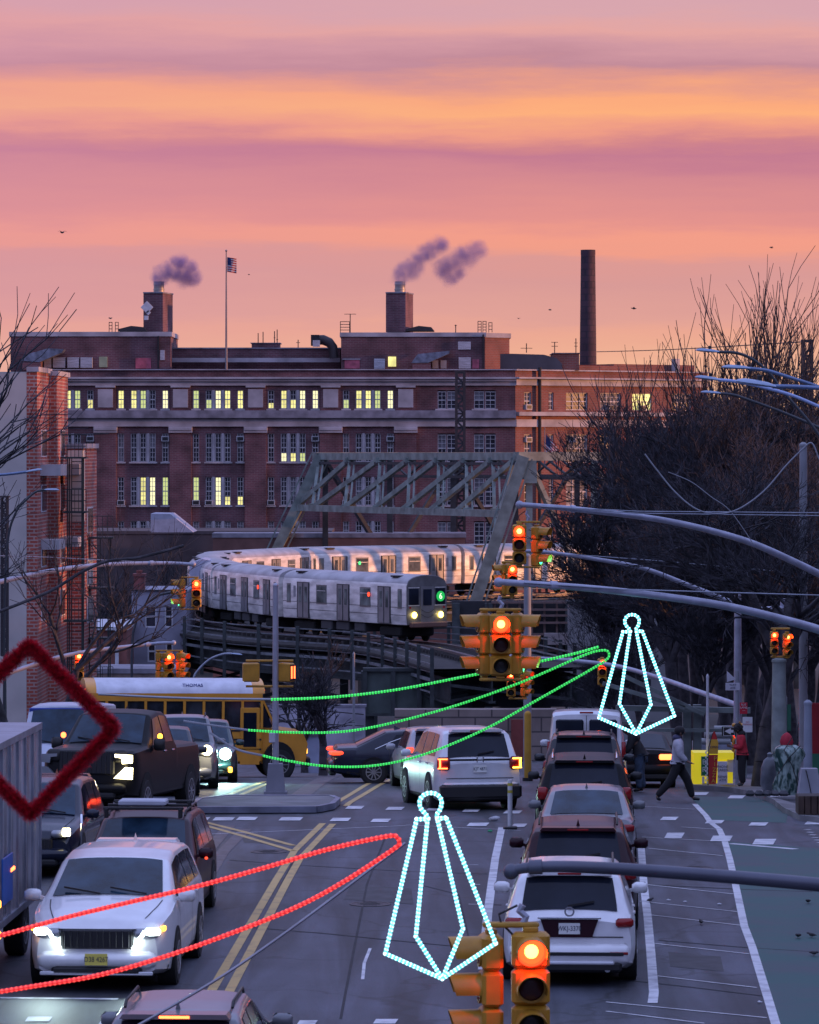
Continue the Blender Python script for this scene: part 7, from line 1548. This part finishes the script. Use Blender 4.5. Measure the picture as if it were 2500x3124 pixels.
for i, (px, py) in enumerate(((2040,2750),(2092,2755),(2196,2762),(2318,3062),(2030,2655))): litter(['left white scrap on the second hatching line','middle white scrap on the second hatching line','right white scrap near the bike lane line','white scrap at the lower bike lane line','white scrap behind the dark arm'][i], px, py, .04)
# ================================================================== bare winter trees
BARK = mat('bark', (.050,.045,.052), rough=.95, var=.4, scale=4, bump=.3); TWIG = mat('twigs', (.022,.021,.027), rough=.9, col2=(.085,.082,.105), scale=2.5, lo=.42, hi_=.72); TWIGW = mat('twigs_warm', (.085,.055,.06), rough=.95, var=.35, scale=.4)  # twigs: lit highlights put into the colour as paler bluish specks
def grow(rr, p, d, L_, r, lev, maxlev, segs, limbs, up=.10, spread=.55, n_child=(3,4), taper=.62, curve=.12, minr=.006, steps=4):
    q = p; rad = r; out = limbs if lev <= 1 else segs
    for k in range(steps):
        d = (d+Vector((rr.gauss(0,curve), rr.gauss(0,curve), rr.gauss(0,curve*.7)+up*.3))).normalized(); q2 = q+d*(L_/steps); r2 = r*(1-(1-taper)*(k+1)/steps)
        out.append((q, q2, rad, r2)); q = q2; rad = r2
        if lev < maxlev and k >= 1 and lev >= 1 or (lev == 0 and k >= steps-2):
            m = rr.randint(*n_child) if k == steps-1 else (1 if lev > 0 else 2)
            for _ in range(m):
                ax = Vector((rr.gauss(0,1), rr.gauss(0,1), rr.gauss(0,.5))).normalized(); dd = (d+ax*spread*rr.uniform(.6,1.2)+Vector((0,0,up))).normalized()
                grow(rr, q, dd, L_*rr.uniform(.52,.80), max(minr, rad*rr.uniform(.5,.75)), lev+1, maxlev, segs, limbs, up, spread, n_child, taper, curve*1.15, minr, max(2, steps-1) if lev > 1 else steps)
def tree(lab, px, D, h, r, seed, maxlev=5, up=.12, spread=.55, lean=(0,0), n_child=(3,4), twig=None, group='bare winter trees', L0=.32, minr=.008, curve=.10):
    rr = random.Random(seed); b = GX(px, D); o = thing('bare_tree', lab, 'tree', b, group=group); segs = []; limbs = []
    grow(rr, Vector((0,0,-.2)), Vector((lean[0], lean[1], 1)).normalized(), h*L0, r, 0, maxlev, segs, limbs, up, spread, n_child, .72, curve, minr, 4)
    segs_obj('trunk', limbs, BARK, o, 8); segs_obj('crown', segs, twig or TWIG, o, 3); return o
def retree(src, lab, px, D, rz, s_):
    c = copy_tree(src); c.location = GX(px, D); c.rotation_euler = (0,0,rz); c.scale = s_ if isinstance(s_, tuple) else (s_,)*3; c['label'] = lab; return c
T1 = tree('broad dense bare tree at the left of the dark tree mass', 2085, 172, 15, .34, 11, 6, .10, .62, minr=.016)
T2 = tree('dense bare tree in the middle of the dark tree mass', 2180, 166, 17, .36, 23, 6, .12, .58, minr=.016)
retree(T1, 'dense bare tree at the right of the dark tree mass', 2330, 160, 2.1, 1.05); retree(T2, 'dense bare tree filling the right edge above the corner', 2480, 168, 1.2, 1.05)
retree(T2, 'lower bare tree in front of the bridge end', 1985, 185, 4.0, (.6,.6,.62)); retree(T1, 'low spreading bare tree in the front of the tree mass', 2120, 150, 3.6, .68); retree(T1, 'low spreading bare tree behind the right corner poles', 2390, 146, 5.1, .74)
retree(T2, 'bare tree behind the first row, between smokestack and lamps', 2270, 205, .4, (1.15,1.15,.95)); retree(T1, 'bare tree behind the first row at the far right', 2440, 210, 2.6, (1.25,1.25,1.0))
T3 = tree('tall upright bare tree with long thin shoots against the sky', 2290, 176, 24, .32, 41, 4, .24, .48, n_child=(2,3), minr=.016, L0=.36, curve=.06)
retree(T3, 'second tall upright bare tree with shoots reaching the highest', 2215, 182, 1.7, 1.0); retree(T3, 'third tall upright bare tree near the right-hand mast', 2410, 180, 3.3, .95); retree(T3, 'shorter upright bare tree whose shoots start left of the lamps', 2090, 180, 5.0, (.95,.95,.84))
T4 = tree('near dark-trunked street tree at the right corner, branches hanging over the road', 2322, 104, 9.5, .30, 57, 5, .0, .75, minr=.009, L0=.38)
T5 = tree('bare tree with drooping branches at the left edge, in front of the brick block', -290, 84, 14.5, .22, 71, 4, .04, .62, n_child=(2,3), minr=.010, L0=.36)
retree(T5, 'bare tree behind the tinsel diamond with a long dark branch', 40, 112, 2.2, .8); retree(T5, 'low dark bare tree at the far left under the lamps', 150, 128, 4.2, .72)
T6 = tree('small forked bare tree between bus nose and black sedan', 985, 128, 4.6, .16, 91, 4, .06, .7, minr=.012, L0=.34)
retree(T6, 'sapling left of the small forked tree', 930, 150, 1.0, 1.0); retree(T6, 'pale bare tree in front of the sooty wall', 560, 290, 2.0, 2.6); retree(T6, 'pale bare tree left of the grey house chimney', 350, 285, 2.9, 2.4)
for k, (px, D, s_, rz) in enumerate(((1900,150,.40,1.0),(2080,190,.9,2.4),(2230,155,.85,.5),(2340,190,1.1,4.4),(2480,150,.9,3.0),(2120,195,1.1,5.5))): retree((T1, T2)[k % 2], ['smallest bare tree at the left rim of the tree mass','back row bare tree left of the near street tree','middle bare tree behind the corner signs','back row bare tree under the lamp heads','right edge bare tree behind the red hoarding','back row bare tree behind the looped cable'][k], px, D, rz, s_)
# long dark branch crossing the left signal arm
wire('long dark branch reaching right across the brick block', [(-40,1880,84),(60,1842,85),(160,1800,86),(250,1745,86.5),(330,1712,87),(430,1700,87.5),(560,1665,88)], .035, BARK, 'branch', 'fallen_branch')
# ================================================================== people
def skin(name, joints, edges, m, parent, sub=2, root=0):
    me = bpy.data.meshes.new(name); me.from_pydata([j[:3] for j in joints], edges, []); me.materials.append(m); o = bpy.data.objects.new(name, me); link(o, parent)
    sm = o.modifiers.new('Skin', 'SKIN'); sm.use_smooth_shade = True; sv = me.skin_vertices[0].data if me.skin_vertices else None
    if sv is None: 
        bpy.context.view_layer.objects.active = o; bm_ = None
    for i, j in enumerate(joints):
        r_ = j[3]; sv[i].radius = (r_, j[4] if len(j) > 4 else r_); sv[i].use_root = (i == root)
    ss = o.modifiers.new('Sub', 'SUBSURF'); ss.levels = sub; ss.render_levels = sub
    return o
SKN = mat('skin_tone', (.16,.085,.06), rough=.6)
def person(lab, loc, rz, J, coat, trousers, hair_m, hair_kind, shoe=None, hood=None, coat_len=.0, cloth2=None, s_=1.0, bag=False):
    """J: joint positions keyed by name, x to the person's left-right, y forward, z up"""
    o = thing('person', lab, 'person', loc, rz); o.scale = (s_,)*3; K = {k: Vector(v) for k, v in J.items()}
    names = ['pelvis','waist','chest','neck','head','crown','lhip','lknee','lank','ltoe','rhip','rknee','rank','rtoe','lsh','lelb','lwri','lhand','rsh','relb','rwri','rhand']
    rad = dict(pelvis=(.14,.11),waist=(.13,.10),chest=(.155,.11),neck=(.055,.055),head=(.075,.085),crown=(.07,.08),lhip=.085,lknee=.058,lank=.04,ltoe=.035,rhip=.085,rknee=.058,rank=.04,rtoe=.035,lsh=.055,lelb=.042,lwri=.028,lhand=.036,rsh=.055,relb=.042,rwri=.028,rhand=.036)
    idx = {n: i for i, n in enumerate(names)}; js = [tuple(K[n])+(rad[n] if isinstance(rad[n], tuple) else (rad[n], rad[n])) for n in names]
    E = [('pelvis','waist'),('waist','chest'),('chest','neck'),('neck','head'),('head','crown'),('pelvis','lhip'),('lhip','lknee'),('lknee','lank'),('lank','ltoe'),('pelvis','rhip'),('rhip','rknee'),('rknee','rank'),('rank','rtoe'),('chest','lsh'),('lsh','lelb'),('lelb','lwri'),('lwri','lhand'),('chest','rsh'),('rsh','relb'),('relb','rwri'),('rwri','rhand')]
    ed = [(idx[a], idx[b]) for a, b in E]
    for sd in ('l', 'r'):     # fingers and thumb
        h = K[sd+'hand']; d = (h-K[sd+'wri']).normalized(); q = d.cross(Vector((0,1,0))); q = q.normalized() if q.length > .1 else Vector((1,0,0))
        for f_ in range(4):
            b = h+d*.02+q*(f_-1.5)*.018; m1 = b+d*(.035+.006*(1-abs(f_-1.3)))+Vector((0,.012,0)); t = m1+d*.02+Vector((0,.02,0)); n0 = len(js)
            js += [tuple(m1)+(.009,.009), tuple(t)+(.007,.007)]; ed += [(idx[sd+'hand'], n0), (n0, n0+1)]
        n0 = len(js); js += [tuple(h+q*.035+Vector((0,.01,0)))+(.010,.010), tuple(h+q*.045+d*.03+Vector((0,.02,0)))+(.008,.008)]; ed += [(idx[sd+'hand'], n0), (n0, n0+1)]
    skin('body', js, ed, SKN, o, 2)
    # face
    hd = K['head']; fw = (K['face'] if 'face' in K else Vector((0,1,0))).normalized(); rt = fw.cross(Vector((0,0,1))).normalized(); mb = MB(); mb.sph(hd+fw*.095+Vector((0,0,.0)), .018, 8, (1,1,1.3))
    for sg in (1,-1): mb.sph(hd+rt*sg*.095, .03, 8, (.5,.8,1.1))
    mb.build('nose_and_ears', SKN, o, smooth=60); mb = MB()
    for sg in (1,-1): mb.sph(hd+fw*.085+rt*sg*.033+Vector((0,0,.03)), .011, 8)
    mb.beam(hd+fw*.088+rt*.025+Vector((0,0,-.05)), hd+fw*.088-rt*.025+Vector((0,0,-.05)), .012); mb.build('eyes_and_mouth', BLK, o, smooth=60)
    c = K['crown']
    mb = MB(); mb.sph(hd+Vector((0,0,.055))-fw*.02, .122, 14, (1,1.05,.95)); 
    if hair_kind == 'curly':
        rr = random.Random(4)
        for _ in range(40): v = Vector((rr.gauss(0,1),rr.gauss(0,1),rr.gauss(0,1)+.3)).normalized(); mb.sph(hd+Vector((0,0,.05))-fw*.02+v*.11, .045, 6)
        mb.sph(hd-fw*.12+Vector((0,0,-.13)), .12, 10, (1.3,.9,.8))
    mb.build('hat' if hair_kind == 'hat' else 'hair', hair_m, o, smooth=60)
    if hood: mb = MB(); mb.sph(K['neck']-fw*.05+Vector((0,0,.0)), .13, 12, (1.05,.9,.62)); mb.build('hood', hood, o, smooth=60)
    w_ = lambda n, e=0: tuple(K[n])+(((rad[n][0] if isinstance(rad[n], tuple) else rad[n])+e),((rad[n][1] if isinstance(rad[n], tuple) else rad[n])+e))
    hem = K['pelvis']-Vector((0,0,coat_len)); cj = [w_('waist',.075), w_('chest',.065), tuple(K['neck']-Vector((0,0,.05)))+(.085,.085), tuple(K['pelvis'])+(.185,.16), tuple(hem)+(.20,.17), w_('lsh',.055), w_('lelb',.050), tuple(K['lwri'])+(.06,.06), w_('rsh',.055), w_('relb',.050), tuple(K['rwri'])+(.05,.05)]
    skin('coat', cj, [(0,1),(1,2),(0,3),(3,4),(1,5),(5,6),(6,7),(1,8),(8,9),(9,10)], coat, o, 2)
    tj = [tuple(K['pelvis'])+(.165,.13), w_('lhip',.045), w_('lknee',.055), tuple(K['lank'])+(.08,.08), w_('rhip',.045), w_('rknee',.055), tuple(K['rank'])+(.08,.08)]
    skin('trousers', tj, [(0,1),(1,2),(2,3),(0,4),(4,5),(5,6)], trousers, o, 2)
    for sd in ('l','r'):
        a, t = K[sd+'ank'], K[sd+'toe']; sj = [tuple(a+Vector((0,0,-.02)))+(.055,.055), tuple(a*.6+t*.4+Vector((0,0,-.005)))+(.052,.045), tuple(t)+(.046,.036)]; skin('shoe', sj, [(0,1),(1,2)], shoe or BLK, o, 1)
    return o
CO_GREY = mat('parka_grey', (.38,.37,.42), rough=.85, var=.2, scale=8, bump=.3); CO_BLK = mat('jacket_black', (.018,.017,.02), rough=.8, var=.3, scale=8); CO_RED = mat('jacket_red', (.42,.015,.03), rough=.8, var=.25, scale=8); JEANS = mat('jeans_blue', (.045,.07,.11), rough=.9, var=.3, scale=8); TRB = mat('trousers_black', (.014,.013,.016), rough=.9); HAIRB = mat('hair_black', (.012,.01,.012), rough=.8); FUR = mat('fur_collar', (.02,.016,.018), rough=.95)
gp_ = G(2068,2446); sg = F/gp_.y
J = dict(pelvis=(0,0,.93),waist=(0,.0,1.10),chest=(0,.02,1.34),neck=(0,.04,1.53),head=(0,.07,1.64),crown=(0,.07,1.72),lhip=(.10,0,.88),lknee=(.11,-.16,.52),lank=(.12,-.50,.13),ltoe=(.12,-.40,.035),rhip=(-.10,0,.88),rknee=(-.10,.24,.52),rank=(-.10,.36,.09),rtoe=(-.10,.54,.045),lsh=(.20,.02,1.42),lelb=(.27,.05,1.14),lwri=(.25,.22,.98),lhand=(.25,.29,.95),rsh=(-.20,.02,1.42),relb=(-.27,-.06,1.15),rwri=(-.27,.08,.93),rhand=(-.26,.13,.87))
person('man in a pale grey parka and black trousers striding to the right across the road', gp_, R(-92), J, CO_GREY, TRB, HAIRB, 'hat', hood=mat('hood_navy', (.04,.04,.09)), coat_len=.16, s_=1.0)
g2 = G(1955,2417)
J2 = dict(pelvis=(0,-.02,.92),waist=(0,.02,1.08),chest=(0,.16,1.30),neck=(0,.27,1.44),head=(0,.37,1.50),crown=(0,.42,1.57),face=(0,1,-.4),lhip=(.10,0,.87),lknee=(.11,.03,.48),lank=(.12,-.05,.09),ltoe=(.13,.10,.04),rhip=(-.10,0,.87),rknee=(-.12,.02,.48),rank=(-.14,.0,.09),rtoe=(-.15,.15,.04),lsh=(.20,.17,1.36),lelb=(.24,.30,1.10),lwri=(.17,.45,.98),lhand=(.14,.50,.93),rsh=(-.20,.17,1.36),relb=(-.26,.24,1.08),rwri=(-.20,.40,.96),rhand=(-.17,.46,.92))
person('person in a black jacket and blue jeans bending forward beside the dark sedan', g2, R(75), J2, CO_BLK, JEANS, HAIRB, 'hair', coat_len=.05, s_=1.04)
g3 = at(2266,2415)
J3 = dict(pelvis=(0,0,.92),waist=(0,.0,1.08),chest=(0,.03,1.30),neck=(0,.07,1.47),head=(0,.13,1.56),crown=(0,.15,1.63),face=(0,1,-.35),lhip=(.09,0,.87),lknee=(.09,.03,.48),lank=(.09,.0,.09),ltoe=(.10,.14,.04),rhip=(-.09,0,.87),rknee=(-.09,.02,.48),rank=(-.09,-.02,.09),rtoe=(-.10,.13,.04),lsh=(.18,.04,1.38),lelb=(.24,.05,1.10),lwri=(.15,.26,1.10),lhand=(.12,.33,1.12),rsh=(-.18,.04,1.38),relb=(-.24,.05,1.10),rwri=(-.15,.26,1.10),rhand=(-.12,.33,1.12))
person('person in a red jacket with dark curly hair looking down at the right corner', g3, R(88), J3, CO_RED, TRB, HAIRB, 'curly', hood=FUR, coat_len=.04, s_=.93)
